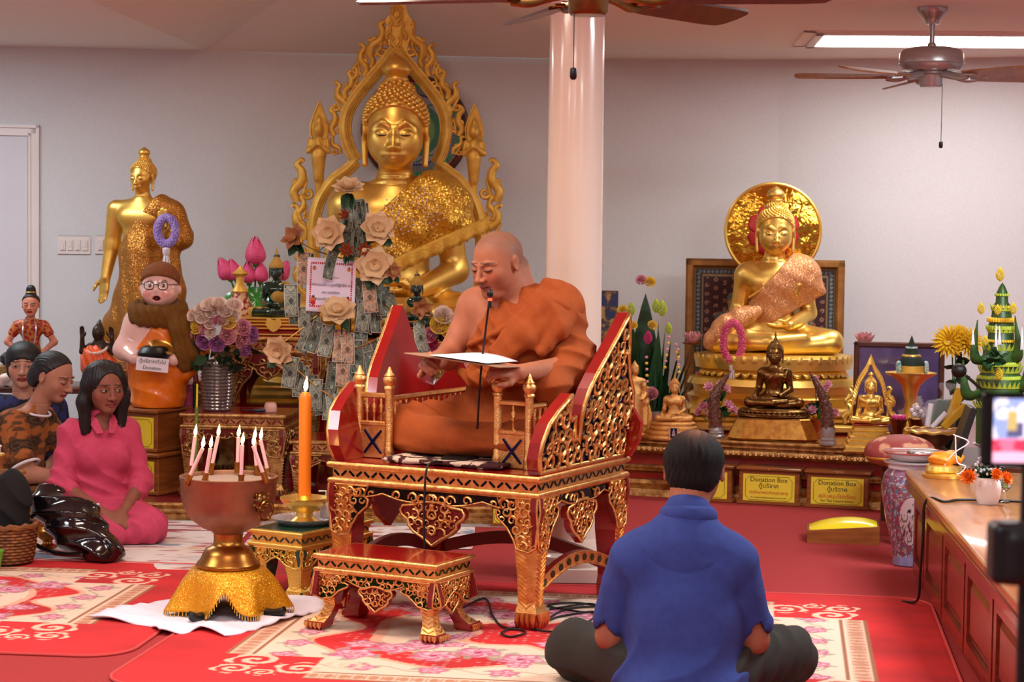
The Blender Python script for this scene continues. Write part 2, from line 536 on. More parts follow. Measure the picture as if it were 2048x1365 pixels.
m_brass = mat('brass', (188, 136, 62), 0.32, 1.0, col2=(160, 104, 48), nscale=12)
m_copper = mat('copper_urn', (164, 116, 88), 0.5, .9, col2=(134, 96, 74), nscale=9, bump=0.15, bscale=40)
m_silver = mat('silver', (208, 204, 204), 0.22, 1.0)
m_steel = mat('brushed_nickel', (176, 172, 170), 0.3, .65)
m_redlac = mat('red_lacquer', (150, 22, 18), 0.22, coat=0.5, col2=(134, 16, 14), nscale=6)
m_reddark = mat('dark_red_paint', (110, 14, 16), 0.4)
m_black = mat('black_plastic', (14, 13, 13), 0.4)
m_blackrub = mat('black_cable', (18, 17, 17), 0.55)
m_mirblue = mat('blue_mirror', (16, 22, 76), 0.1, 0.6)
m_mirgreen = mat('green_mirror', (10, 58, 24), 0.1, 0.6)
m_mirdark = mat('dark_mirror', (20, 24, 26), 0.12, 0.5)
m_wood = mat('honey_wood', (150, 84, 36), 0.38, col2=(120, 62, 24), nscale=5, stretch=(1, 1, 9), coat=0.2)
m_wooddk = mat('dark_wood', (96, 46, 24), 0.36, col2=(72, 32, 16), nscale=5, stretch=(1, 1, 8), coat=0.3)
m_cab = mat('cabinet_wood', (128, 44, 24), 0.3, col2=(104, 32, 18), nscale=5, stretch=(1, 1, 7), coat=0.35)
m_ctop = mat('counter_wood', (176, 112, 62), 0.28, col2=(150, 88, 46), nscale=4, stretch=(7, 1, 1), coat=0.4)
m_yellow = mat('yellow_paper', (232, 204, 52), 0.5)
m_ink = mat('dark_ink', (40, 36, 30), 0.6)
m_inkred = mat('red_ink', (198, 70, 40), 0.6)
m_paper = mat('white_paper', (228, 220, 226), 0.6)
m_leaf = mat('leaf_green', (34, 74, 36), 0.45, col2=(24, 54, 28), nscale=30)
m_leafdk = mat('dark_leaf', (22, 40, 24), 0.5)
m_glow = mat('lit_diffuser', (255, 250, 246), 0.5, emit=15.5)
m_skin_fan = mat('walnut_blade', (92, 42, 26), 0.4, col2=(70, 30, 18), nscale=5, stretch=(8, 1, 1))
m_oak = mat('oak_blade', (168, 122, 86), 0.4, col2=(146, 102, 70), nscale=5, stretch=(8, 1, 1))
# ================================================================== floor, walls, ceiling
fl = MB(); fl.box((-6, -4, -0.05), (6, 13.4, 0.0)); struct(fl.build('floor', m_carpet, smooth=0))
pv = MB(); pv.box((-6, 9.70, 0.0), (0.2, 13.0, 0.003)); struct(pv.build('floor_vinyl', m_tile, smooth=0))
WL = [(-6.0, 12.10), (0.3, 12.88), (1.7, 12.72), (6.0, 11.55)]
def wall_at(x):
 for (a, b), (c, d) in zip(WL, WL[1:]):
  if x <= c: return b + (d - b) * (x - a) / (c - a)
 return WL[-1][1]
for i, nm in enumerate(('wall_back', 'wall_back_middle', 'wall_back_right')):
 (a, b), (c, d) = WL[i], WL[i + 1]
 w = MB(); w.prism([(a, b), (c, d), (c, d + .12), (a, b + .12)], 'z', 0, 2.6)
 struct(w.build(nm, m_wall, smooth=0))
for nm, lo, hi in (('wall_left', (-6.1, -4, 0), (-6, 12.2, 2.6)), ('wall_right', (6, -4, 0), (6.1, 11.7, 2.6)), ('wall_front', (-6, -4.1, 0), (6, -4, 2.6))):
 w = MB(); w.box(lo, hi); struct(w.build(nm, m_wall, smooth=0))
A_, B_, C_, D_ = (-1.97, wall_at(-1.97), 2.6), (0.5, wall_at(.5), 2.6), (-0.08, 8.4, 2.6), (-2.24, 8.4, 2.6)
R1, R2 = (-0.85, 11.3, 3.14), (-1.1, 9.8, 3.14)
ce = MB()
def flat(pts):
 n = len(pts); o = [(p[0], p[1], 2.6) for p in pts]; u = [(p[0], p[1], 2.68) for p in pts]
 ce.add(o, [tuple(range(n))])
flat([(-6, 12.2), A_, D_, (-6, 8.4)]); flat([B_, (1.7, 12.75), (6, 11.6), (6, 8.4), C_]); flat([D_, C_, (6, 8.4), (6, -4), (-6, -4), (-6, 8.4)])
struct(ce.build('ceiling', m_ceil, smooth=0))
va = MB()
va.add([A_, B_, C_, D_, R1, R2], [(0, 1, 4), (1, 2, 5, 4), (2, 3, 5), (3, 0, 4, 5)])
struct(va.build('ceiling_vault', m_ceil, smooth=0))
tr = MB()
for (a, b), (c, d) in zip(WL, WL[1:]):
 tr.prism([(a, b - .012), (c, d - .012), (c, d + .01), (a, b + .01)], 'z', 0, 0.09)
struct(tr.build('baseboard_back', m_white, smooth=0))
# ------------------------------------------------------------------ column
col = thing('column', 'round cream column on a square plinth behind the throne', 'column', (0.257, 8.30, 0)); struct(col)
c = MB(); c.lathe([(.121, .11), (.121, .5), (.1195, 1.3), (.114, 2.6)], 48); c.build('column_shaft', m_column, col)
c = MB(); c.lathe([(.150, .062), (.160, .075), (.163, .09), (.158, .105), (.142, .114), (.134, .12), (.1305, .16), (.124, .175)], 48); c.build('column_base', m_column, col)
c = MB(); c.cbox((0, 0, .031), (.335, .335, .062), bev=.004); c.build('plinth', m_column, col)
# ------------------------------------------------------------------ door with its casing
dx0, dY = (P(52, 400, 12.4).x, wall_at(-3.0))
door = thing('door_1', 'white flush door in a moulded white casing', 'door', (0, 0, 0)); struct(door)
ang = math.atan2(12.88 - 12.10, 6.3)
door.location = (dx0, wall_at(dx0), 0); door.rotation_euler = (0, 0, ang)
dh = PZ(50, 272, wall_at(dx0))
m_door = mat('door_paint', (222, 222, 230), 0.4)
d = MB(); d.box((-.86, -.012, 0.01), (-.004, .01, dh - .004)); d.build('door_panel', m_door, door)
def casing(mb, w=.068):
 for q0, q1, th in ((0, .016, .024), (.016, .05, .016), (.05, w, .03)):
  mb.box((q0, -th, 0), (q1, 0.0, dh + q1)); mb.box((-.95, -th, dh + q0), (q1, 0.0, dh + q1))
d = MB(); casing(d); d.build('door_casing', m_white, door)
# ------------------------------------------------------------------ switch plates
for px, n, lab in ((134, 4, 'wide white four-gang switch plate on the wall'), (201, 3, 'white three-gang switch plate beside the wider one')):
 p = P(px, 491, 12.3); p.y = wall_at(p.x)
 t = thing('switch_plate', lab, 'light switch', p, ang, 'wall switch plates')
 w = .046 * n + .026
 b = MB(); b.cbox((0, -.004, 0), (w, .008, .118), bev=.004); b.build('plate', m_white, t)
 for k in range(n):
  s = MB(); x = (k - (n - 1) / 2) * .046
  s.cbox((x, -.012, 0), (.034, .009, .068), bev=.002); o = s.build('switch', m_white, t)
  r = MB(); r.cbox((x, -.017, .006 if k % 2 else -.012), (.016, .006, .036), bev=.002); r.build('toggle', m_white, o)
# ------------------------------------------------------------------ ceiling light in view
tl = thing('ceiling_light', 'lit recessed fluorescent panel on the ceiling behind the nickel fan', 'ceiling light', (0, 0, 0))
gx = [G(1597, 94, 2.6), G(1610, 70, 2.6)]
tl.location = (2.36, 11.28, 2.6); tl.rotation_euler = (0, 0, math.radians(-4))
b = MB(); b.cbox((0, 0, -.006), (1.25, .66, .008)); b.build('diffuser', m_glow, tl, smooth=0)
b = MB()
for sx in (-1, 1):
 b.cbox((sx * .65, 0, -.01), (.05, .78, .02), bev=.004)
 b.cbox((0, sx * .36, -.01), (1.35, .06, .02), bev=.004)
b.build('frame', m_white, tl)
b = MB(); b.cbox((-.71, 0, -.004), (.07, .86, .008)); b.cbox((.71, 0, -.004), (.07, .86, .008)); b.cbox((0, .41, -.004), (1.49, .04, .008)); b.cbox((0, -.41, -.004), (1.49, .04, .008))
b.build('outer_trim', m_ceil, tl)
# ------------------------------------------------------------------ ceiling fans
def fan(name, label, loc, rz, blade_m, metal, angs, rod, pitch=-13, chain=.28, cx=.05):
 t = thing(name, label, 'ceiling fan', loc, rz, 'ceiling fans')
 z = 2.6 - loc[2]
 b = MB(); b.lathe([(0.075, z), (.075, z - .012), (.068, z - .03), (.045, z - .055), (.034, z - .075), (.033, z - .085), (0.0, z - .085)], 28); b.build('canopy', metal, t)
 b = MB(); b.cyl((0, 0, z - .08), (0, 0, .095), .013, n=12); b.lathe([(.02, .1), (.022, .115), (.016, .125)], 12); b.build('rod', metal, t)
 b = MB(); b.lathe([(0, .1), (.10, .1), (.143, .088), (.156, .07), (.158, .03), (.158, .012), (.150, -.002), (.140, -.012), (.07, -.016), (0, -.016)], 40); b.lathe([(.1585, .022), (.1605, .019), (.1585, .016)], 40); b.build('motor_housing', metal, t)
 b = MB(); b.lathe([(.075, -.014), (.078, -.03), (.062, -.036), (.056, -.05), (.056, -.085), (.05, -.094), (0, -.096)], 28); b.build('switch_housing', metal, t)
 for a in angs:
  R = Matrix.Rotation(math.radians(a), 4, 'Z')
  k = MB().at(R)
  br = smooth_path([(.065, 0, -.03), (.12, 0, -.04), (.17, 0, -.052), (.22, .004, -.047)], 5)
  k.tube(br, [.010] * len(br), 8, flat=1.8, up=(0, 0, 1))
  k.tube([(.2, -.032, -.045), (.235, -.045, -.045), (.27, -.03, -.045), (.275, 0, -.045), (.27, .03, -.045), (.235, .045, -.045), (.2, .032, -.045), (.19, 0, -.045), (.2, -.032, -.045)], .006, 6)
  bk = k.build('blade_bracket', metal, t)
  l = MB().at(R @ Matrix.Translation((0.22, 0, -.043)) @ Matrix.Rotation(math.radians(pitch), 4, 'X'))
  out = [(0, -.05), (.08, -.06), (.36, -.07), (.425, -.066), (.445, -.045), (.45, 0), (.445, .045), (.425, .066), (.36, .07), (.08, .06), (0, .05)]
  l.prism(out, 'z', -.004, .004)
  l.build('blade', blade_m, t)
 b = MB(); b.cyl((cx, -.03, -.08), (cx, -.03, -.08 - chain), .0016, n=6); o = b.build('pull_chain', m_black, t)
 b = MB(); b.lathe([(.0, 0), (.009, -.003), (.010, -.012), (.010, -.028), (.006, -.034), (0, -.035)], 12, (cx, -.03, -.08 - chain)); b.build('chain_pull', m_black, o)
 return t
p = P(1863, 118, 9.75)
fan('ceiling_fan', 'brushed nickel ceiling fan with oak blades before the lit panel', (p.x, p.y, p.z - .045), 0, m_oak, m_steel, [176, 222, 310, 357, 95], .2)
fan('ceiling_fan', 'walnut bladed ceiling fan near the top of the column', (.2, 5.5, 2.157), 0, m_skin_fan, m_bronze, [46, 106, 166, 226, 286, 346], .1, pitch=-14, chain=.16, cx=-.04)
# ------------------------------------------------------------------ rugs
def rose_at(px, py, cx, cy, r):
 dx, dy = px - cx, py - cy; rr = np.sqrt(dx * dx + dy * dy) / r; th = np.arctan2(dy, dx)
 edge = 1 + .16 * np.cos(5 * th + rr * 4)
 return rr / edge, th
RED = np.array((196, 34, 36)); CREAM = np.array((224, 194, 170)); PEACH = np.array((226, 164, 134)); BROWN = np.array((150, 96, 66))
def rug_colours(a, b, seed):
 rng = np.random.RandomState(seed)
 def f(u, v):
  x, y = (u - .5) * 2 * a, (v - .5) * 2 * b
  n = len(x); c = np.tile(RED.astype(float), (n, 1))
  nap = fbm(x * 3, y * 5, seed, 3)
  c *= (0.84 + .34 * nap)[:, None]
  def put(mask, col, w=1.0): c[mask] = c[mask] * (1 - w) + np.asarray(col, float) * w
  dx, dy = a - np.abs(x), b - np.abs(y)
  wob = .03 * (fbm(x * 6, y * 6, seed + 3, 2) - .5)
  inner = (dx > .27) & (dy > .22)
  fleck = np.modf(np.abs(np.sin(np.floor(x / .035) * 12.99 + np.floor(y / .03) * 78.2) * 43758.5))[0]
  fx, fy = np.modf(np.abs(x) / .035)[0] - .5, np.modf(np.abs(y) / .03)[0] - .5
  put(inner & (dx > .6) & (fleck > .5) & ((fx * (.5 + fleck) + fy * .6) ** 2 * 9 + (fy - .4 * fx) ** 2 * 22 < .9), (196, 150, 138), .8)
  # centre medallion
  rr = np.sqrt((x / (a - .62)) ** 2 + (y / (b - .58)) ** 2) + .07 * np.cos(6 * np.arctan2(y, x)) + wob * 2
  put((rr < .95) & (rr > .50), CREAM); put((np.abs(rr - .95) < .03) | (np.abs(rr - .50) < .03), PEACH)
  # side bands
  for t, s, S, per in ((dx, np.abs(y), b - .52, .2), (dy, np.abs(x), a - .62, .24)):
   o = .27 if t is dx else .2
   on = s < S; t = t - o
   inn = .30 + .07 * np.cos(2 * PI * s / (S * .9)) + wob
   put(on & (t > 0) & (t < inn), CREAM)
   put(on & (np.abs(t - inn) < .014), PEACH)
   put(on & (t > 0) & (t < .085), PEACH * .5 + CREAM * .5)
   q = np.modf(s / .05)[0] - .5
   put(on & (np.abs((t - .048) / .028) ** 2 + (q / .36) ** 2 < 1), BROWN * .55 + PEACH * .45)
   put(on & (np.abs(t - .048) < .03) & (np.abs(q) > .42), PEACH * .8)
   put(on & ((np.abs(t - .006) < .006) | (np.abs(t - .098) < .006)), BROWN)
   vine = .2 + .03 * np.sin(s * 2 * PI / per)
   put(on & (np.abs(t - vine) < .007), (150, 146, 120), .7)
   for k in range(-8, 9):
    sg, th = rose_at(s, t, (k + .5) * per, .2, .048)
    put(on & (sg < 1.35) & (sg > 1) & (np.sin(th * 4 + k) > .3), (150, 150, 124), .8)
    put(on & (sg < 1), (190, 98, 124)); put(on & (sg < .75) & (np.sin(th * 5 + sg * 9) > 0), (216, 160, 164))
  # corners: scrolls and flower clusters
  X, Y = np.abs(x), np.abs(y)
  for (cx, cy, r, dr) in ((a - .40, b - .44, .095, 1), (a - .58, b - .34, .085, -1), (a - .36, b - .30, .07, 1), (a - .72, b - .42, .07, -1), (a - .47, b - .26, .05, 1)):
   ddx, ddy = X - cx, Y - cy; r2 = np.sqrt(ddx ** 2 + ddy ** 2); th = np.arctan2(ddy, ddx) * dr
   sp = np.modf(np.abs(r2 / r * 1.6 - th / (2 * PI) + 4))[0]
   put((r2 < r * (1 + .12 * np.sin(5 * th))) & (np.abs(sp - .5) < .24), PEACH * .4 + CREAM * .6)
  for (cx, cy) in ((a - .98, b - .62), (a - .82, b - .72), (a - 1.12, b - .70), (a - .92, b - .80), (a - 1.28, b - .62), (a - .70, b - .60)):
   sg, th = rose_at(X, Y, cx, cy, .075)
   put((sg < 1.3) & (sg >= 1) & (np.sin(th * 5 + cx * 9) > -.1), (158, 146, 128), .85)
   put(sg < 1, (190, 102, 128)); put((sg < .85) & (np.sin(th * 6 + sg * 11) > 0), (220, 166, 172)); put(sg < .2, (170, 50, 96))
  for k in range(26):
   cx, cy, r = rng.uniform(-a + .6, a - .6), rng.uniform(-b + .5, b - .5), rng.uniform(.03, .06)
   sg, th = rose_at(x, y, cx, cy, r)
   put(sg < 1, (188, 96, 122)); put((sg < .8) & (np.sin(th * 5 + sg * 9) > 0), (218, 164, 170))
  return c
 return f
m_rug = mat('rug_pile', (200, 60, 60), 0.9, attr=True, bump=0.8, bscale=260)
m_rugedge = mat('rug_binding', (196, 70, 66), 0.85)
def rug(name, label, cx, cy, rz, a, b, nx, ny, cols, group, edge=True, r=.16):
 t = thing(name, label, 'rug', (cx, cy, .002), rz, group)
 def fn(u, v):
  x, y = (u - .5) * 2 * a, (v - .5) * 2 * b
  # squircle the corners of the sheet so they are rounded
  ex, ey = np.maximum(np.abs(x) - (a - r), 0), np.maximum(np.abs(y) - (b - r), 0)
  m = np.maximum(ex, ey); l = np.sqrt(ex ** 2 + ey ** 2) + 1e-9
  k = np.where(l > 0, m / l, 1)
  x2 = np.sign(x) * (np.minimum(np.abs(x), a - r) + ex * k); y2 = np.sign(y) * (np.minimum(np.abs(y), b - r) + ey * k)
  h = .0045 + .001 * fbm(x * 4, y * 4, 5, 2)
  h = h * np.clip(np.minimum(a - np.abs(x), b - np.abs(y)) / .015, 0.15, 1) ** .5
  return x2, y2, h
 painted('pile', fn, cols, nx, ny, m_rug, t)
 if edge:
  pts = []
  for sx, sy, a0 in ((1, 1, 0), (-1, 1, 90), (-1, -1, 180), (1, -1, 270)):
   for k in range(9):
    an = math.radians(a0 + k * 11.25)
    pts.append((sx * (a - r) + r * math.cos(an), sy * (b - r) + r * math.sin(an), .0035))
  e = MB(); e.tube(pts + [pts[0]], .0055, 6); e.build('binding', m_rugedge, t)
 return t
vu, vv = Vector((.990, -.139)), Vector((.139, .990))
uc, vc = (-2.16 + .615) / 2, (8.03 + 5.95) / 2
o = vu * uc + vv * vc
rug('floral_rug', 'large red and cream floral rug under the throne and small stool', o.x - .012, o.y, math.radians(-8), 1.372, 1.04, 393, 300, rug_colours(1.372, 1.04, 3), 'red floral rugs')
o2 = Vector((math.cos(math.radians(-6)), math.sin(math.radians(-6)))); o3 = Vector((-o2.y, o2.x))
e = Vector((-1.265, 6.95)); uR = e.dot(o2) - .0
c2 = o2 * (uR - 1.2) + o3 * 7.34
rug('floral_rug', 'red and cream floral rug beside the white cloth and wicker basket', c2.x, c2.y, math.radians(-6), 1.2, .93, 343, 266, rug_colours(1.2, .93, 11), 'red floral rugs')
def pale(u, v):
 x, y = u * 3, v * 1.4
 c = np.tile(np.array((222., 208, 200)), (len(u), 1))
 for (fx, fy, sd, th, col) in ((9, 22, 1, .60, (200, 186, 184)), (16, 50, 2, .63, (176, 84, 92)), (10, 24, 4, .68, (120, 132, 158)), (14, 30, 5, .72, (214, 176, 130)), (7, 60, 6, .64, (150, 52, 66)), (20, 20, 8, .66, (235, 226, 220))):
  n = fbm(x * fx / 3, y * fy / 3, sd, 4); w = np.clip((n - th) / .05, 0, 1)[:, None] * .85
  c = c * (1 - w) + np.array(col) * w
 return c
rug('pale_rug', 'pale distressed patterned rug beneath the seated women', -2.62, 9.02, 0, 1.36, .72, 270, 140, pale, 'pale rugs', edge=False, r=.02)
rug('pale_rug', 'small pale patterned mat on the floor behind the throne', -.70, 9.33, 0, .53, .34, 120, 70, lambda u, v: pale(u * .8 + .3, v * .5 + .2), 'pale rugs', edge=False, r=.02)
# ================================================================== parts of bodies shared by statues and people
def head_ops(B, buddha=False, nose=1.0, jaw=1.0, lobes=False):
 """head in its own unit: chin z=-1, crown z=+1, face towards -y"""
 B.ell((0, .12, .26), (.73, .84, .74))
 B.ell((0, -.20, -.26), (.60 * jaw, .60, .66), .25)
 B.ell((0, -.50, -.78), (.24 * jaw, .24, .20), .22)
 e, n_, m = (-.12, -.17, -.13) if lobes else (0, 0, 0)
 for s in (-1, 1):
  B.ell((s * .36, -.47, -.20), (.23, .20, .22), .16)
  B.ell((s * .30, -.85, .015 + e), (.19, .13, .10), .12, 's')
  B.ell((s * .29, -.66, .01 + e), (.17 if lobes else .155, .13, .115), .03)
  B.chain([(s * .50, -.55, .16 + e), (s * .30, -.74, .235 + e * .6), (s * .10, -.76, .16 + e)], (.022, .028, .024) if not lobes else (.035, .045, .04), .10)
 B.chain([(0, -.74, .16 + e), (0, -.83, -.08 + n_), (0, -.96 * (1 if nose == 1 else .97), -.28 + n_)], (.055, .075, .10 * nose), .07)
 for s in (-1, 1): B.ell((s * .115 * nose, -.86, -.30 + n_), (.085 * nose, .10, .075), .05)
 w = .27 if lobes else .22
 B.chain([(-w, -.69, -.535 + m + .03 * (m < 0)), (-.06, -.795, -.50 + m), (.06, -.795, -.50 + m), (w, -.69, -.535 + m + .03 * (m < 0))], (.025, .05, .05, .025), .04)
 B.chain([(-.17, -.72, -.575 + m), (0, -.78, -.60 + m), (.17, -.72, -.575 + m)], (.025, .06, .025), .035)
 for s in (-1, 1):
  if lobes:
   B.ell((s * .78, .06, .02), (.07, .2, .29), .05); B.cap((s * .79, .05, -.2), (s * .76, .0, -.86), .085, .075, .06)
   B.cap((s * .785, .02, -.45), (s * .775, .0, -.75), .022, .02, .02, 's')
  else:
   B.ell((s * .735, .12, -.02), (.06, .17, .26), .06, rot=(0, 0, s * .35)); B.ell((s * .79, .07, .0), (.035, .08, .15), .05, 's')
 return B
def hand_ops(B, M, L=1.0, curl=.5, k=.012, spread=.0, thumb=.6, mirror=1, curls=None):
 """M: wrist frame; +y towards the finger tips, +z out of the back of the hand, thumb on the +x side (mirror=-1: on -x)"""
 keep = B.M; B.frame(keep @ M @ Matrix.Scale(L, 4))
 m = mirror
 B.cap((0, -.05, 0), (0, .1, 0), .13, .13, .04)
 for x0, x1 in ((.13, .14), (.04, .05), (-.05, -.055), (-.13, -.145)):
  B.cap((m * x0 * .8, .08, 0), (m * x1, .46, .0), .085, .072, .05)
 for i, (x, l, r) in enumerate(((.15, .40, .056), (.05, .45, .058), (-.055, .41, .056), (-.15, .32, .048))):
  c = (curls[i] if curls else curl) * (1 + .08 * i)
  p = Vector((m * x, .47, .01)); a = 0.25 * c; dx = m * (x * spread)
  pts, rr = [p], [r * 1.1]
  for j, f in enumerate((.45, .32, .25)):
   a += c * (.8 if j else .55)
   p = p + Vector((dx * .3, math.cos(a), -math.sin(a))) * l * f
   pts.append(p); rr.append(r * (1.0 - .1 * (j + 1)))
  B.chain(pts, rr, k / L * .8 if k else 0)
 t0 = Vector((m * .12, .08, -.03)); d = Vector((m * .75, .65, -.3 * thumb)).normalized()
 t1 = t0 + d * .2; d2 = Vector((m * .35, .9, -.45 * thumb)).normalized(); t2 = t1 + d2 * .17; t3 = t2 + Vector((m * .15, .95, -.4 * thumb)).normalized() * .13
 B.chain([t0, t1, t2, t3], (.085, .075, .06, .045), .04)
 B.frame(keep); return B
def aim(o, fwd, up=(0, 0, 1)):
 """frame at o: +y along fwd, +z as near up as can be"""
 y = Vector(fwd).normalized(); z = Vector(up); z = (z - y * z.dot(y)).normalized(); x = y.cross(z)
 return Matrix.Translation(o) @ Matrix((x, y, z)).transposed().to_4x4()
HEADZ, HEADS = .883, .168
def buddha_body(pose, robe=True):
 B = Body()
 B.ell((0, .07, .13), (.27, .17, .13))
 for s in (-1, 1):
  B.cap((s * .13, .03, .115), (s * .40, -.16, .095), .108, .088, .05)
 B.cap((.40, -.17, .085), (.04, -.27, .055), .080, .055, .03)
 B.cap((-.40, -.17, .09), (-.03, -.32, .09), .080, .052, .03)
 B.cap((-.03, -.32, .095), (.20, -.26, .125), .05, .034, .03)
 B.cap((.04, -.25, .09), (-.2, -.24, .15), .045, .034, .02)
 B.ell((0, .06, .30), (.145, .115, .17), .08); B.ell((0, .05, .49), (.172, .125, .16), .1)
 B.cap((-.14, .05, .575), (.14, .05, .575), .078, None, .09)
 for s in (-1, 1):
  B.ell((s * .082, -.04, .515), (.09, .05, .07), .07)
  B.ell((s * .195, .05, .562), (.085, .085, .088), .07)
  B.cap((s * .212, .05, .555), (s * .258, .075, .29), .070, .054, .04)
 B.cap((0, .045, .58), (0, .03, .76), .082, .070, .06)
 for z in (.655, .68): B.fn(lambda p, z=z: .004 * np.exp(-((p[:, 2] - z) / .005) ** 2) * (np.abs(p[:, 0]) < .12) * (p[:, 1] < .06), (-.15, -.2, z - .02), (.15, .2, z + .02))
 B.cap((.258, .075, .29), (.10, -.20, .205), .055, .040, .03)
 hand_ops(B, aim((.10, -.20, .205), (-1, -.15, -.05), (.1, -.35, -.9)), .19, .18, .01, mirror=1)
 if pose == 'dhyana':
  B.cap((-.258, .075, .29), (-.10, -.22, .235), .055, .040, .03)
  hand_ops(B, aim((-.10, -.22, .235), (1, -.1, -.03), (-.1, -.3, -.9)), .19, .18, .01, mirror=-1)
 else:
  B.cap((-.258, .075, .29), (-.315, -.16, .205), .055, .040, .03)
  hand_ops(B, aim((-.315, -.17, .205), (.04, -.62, -.75), (0, -.75, .6)), .19, .12, .01, mirror=1)
 if robe:   # hem of the robe from the left shoulder under the right arm, and the folded band down the chest
  B.chain([(.13, -.015, .635), (.02, -.088, .56), (-.09, -.11, .47), (-.185, -.07, .40)], (.009,) * 4, .008)
  B.chain([(.20, -.04, .62), (.17, -.09, .5), (.15, -.085, .43)], (.026, .024, .02), .02)
 B.frame(Matrix.Translation((0, .0, HEADZ)) @ Matrix.Scale(HEADS, 4)); head_ops(B, True, lobes=True, nose=.85, jaw=1.16); B.ell((0, -.3, -.42), (.56, .5, .48), .2); B.frame()
 return B
def hair_body():
 B = Body().frame(Matrix.Translation((0, 0, HEADZ)) @ Matrix.Scale(HEADS, 4))
 B.ell((0, .12, .27), (.79, .90, .80))
 B.fn(lambda p: -(p[:, 2] * .75 + p[:, 1] * .65 + .015), (-2, -2, -2), (2, 2, 2), op='i')
 B.ell((0, .22, 1.0), (.43, .44, .27), .2)
 return B
def curl_points(n, r=1.0):
 pts = []
 for i in range(n):
  z = 1 - 2 * (i + .5) / n; a = i * PI * (3 - 5 ** .5)
  q = (1 - z * z) ** .5; pts.append(Vector((q * math.cos(a), q * math.sin(a), z)))
 return pts
def curls_mesh(name, material, n=900, size=.075):
 mb = MB(); F = Matrix.Translation((0, 0, HEADZ)) @ Matrix.Scale(HEADS, 4)
 def put(p, nrm, s):
  q = nrm.to_track_quat('Z', 'Y').to_matrix().to_4x4()
  mb.at(F @ Matrix.Translation(p) @ q); mb.lathe([(s * .92, -.2 * s), (s, .25 * s), (s * .86, .62 * s), (s * .55, .9 * s), (s * .3, 1.08 * s), (0, 1.16 * s)], 8, cap=False)
 for d in curl_points(n):
  p = Vector((d.x * .79, .12 + d.y * .90, .27 + d.z * .80))
  if p.z * .75 + p.y * .65 > .03 and not (p.z > .92 and abs(p.x) < .38 and abs(p.y - .22) < .38): put(p, Vector((d.x / .79, d.y / .9, d.z / .8)).normalized(), size)
 for d in curl_points(n // 4):
  p = Vector((d.x * .44, .22 + d.y * .45, 1.0 + d.z * .28))
  if d.z > -.35: put(p, d, size * .9)
 return mb.mesh(name, material, 60)
def eyes_mesh(name, material, w=.02, sides=(-1, 1)):
 mb = MB().at(Matrix.Translation((0, 0, HEADZ)) @ Matrix.Scale(HEADS, 4))
 for s in sides:
  mb.tube([(s * .13, -.775, -.13), (s * .23, -.80, -.165), (s * .34, -.785, -.165), (s * .45, -.71, -.12)], [.006, w, w, .006], 6)
 return mb.mesh(name, material, 60)
def brow_mesh(name, material, sides=(-1, 1)):
 mb = MB().at(Matrix.Translation((0, 0, HEADZ)) @ Matrix.Scale(HEADS, 4))
 for s in sides:
  mb.tube(smooth_path([(s * .05, -.80, -.02), (s * .12, -.80, .11), (s * .28, -.775, .19), (s * .44, -.66, .13), (s * .54, -.55, .0)], 4), [.012] + [.022] * 15 + [.01], 6)
 return mb.mesh(name, material, 60)
def finial_mesh(name, material, flame=False):
 mb = MB().at(Matrix.Translation((0, .035, HEADZ + .168 * 1.25)) )
 if flame: mb.lathe([(.03, 0), (.034, .02), (.026, .04), (.014, .075), (.02, .09), (.010, .12), (0, .16)], 10, flute=lambda a, z: .15 * math.cos(5 * a))
 else: mb.lathe([(.04, -.01), (.052, .008), (.05, .018), (.045, .022), (.062, .04), (.066, .055), (.058, .075), (.04, .092), (.018, .107), (0, .118)], 24)
 return mb.mesh(name, material, 50)
body_d = body_mesh('body', buddha_body('dhyana', False), .0066, m_gold, parts=[(.0066, (-1, -1, -1), (1, 1, .70)), (.0036, (-.3, -.4, .69), (.3, .4, 1.3))])
body_b = body_mesh('body', buddha_body('bhumi'), .0085, m_gold, parts=[(.0085, (-1, -1, -1), (1, 1, .70)), (.0048, (-.3, -.4, .69), (.3, .4, 1.3))])
hair_m = body_mesh('hair', hair_body(), .008, m_gold)
curl_m = curls_mesh('hair_curls', m_gold, 430, .072)
curl_s = curls_mesh('hair_curls', m_gold, 640, .055)
eye_m = [eyes_mesh('eyelid_line', m_black, .018, (q,)) for q in (-1, 1)]
brow_m = [brow_mesh('brow', m_gold, (q,)) for q in (-1, 1)]
fin_m = finial_mesh('finial', m_gold); finf_m = finial_mesh('finial', m_gold, True)
def buddha(name, label, loc, rz, W, body=body_b, curls=curl_s, mats=None, finial=None, group=None, eyes=True):
 t = thing(name, label, 'statue', loc, rz, group, scale=W)
 share(body, 'body', t); h = share(hair_m, 'hair', t)
 for q in brow_m: share(q, 'brow', t)
 if curls: tag(share(curls, 'hair_curls', h), kind='stuff')
 for q in eye_m if eyes else (): share(q, 'eyelid_line', t)
 share(finial or fin_m, 'finial', t)
 if mats: setmat(t, {m_gold: mats})
 return t
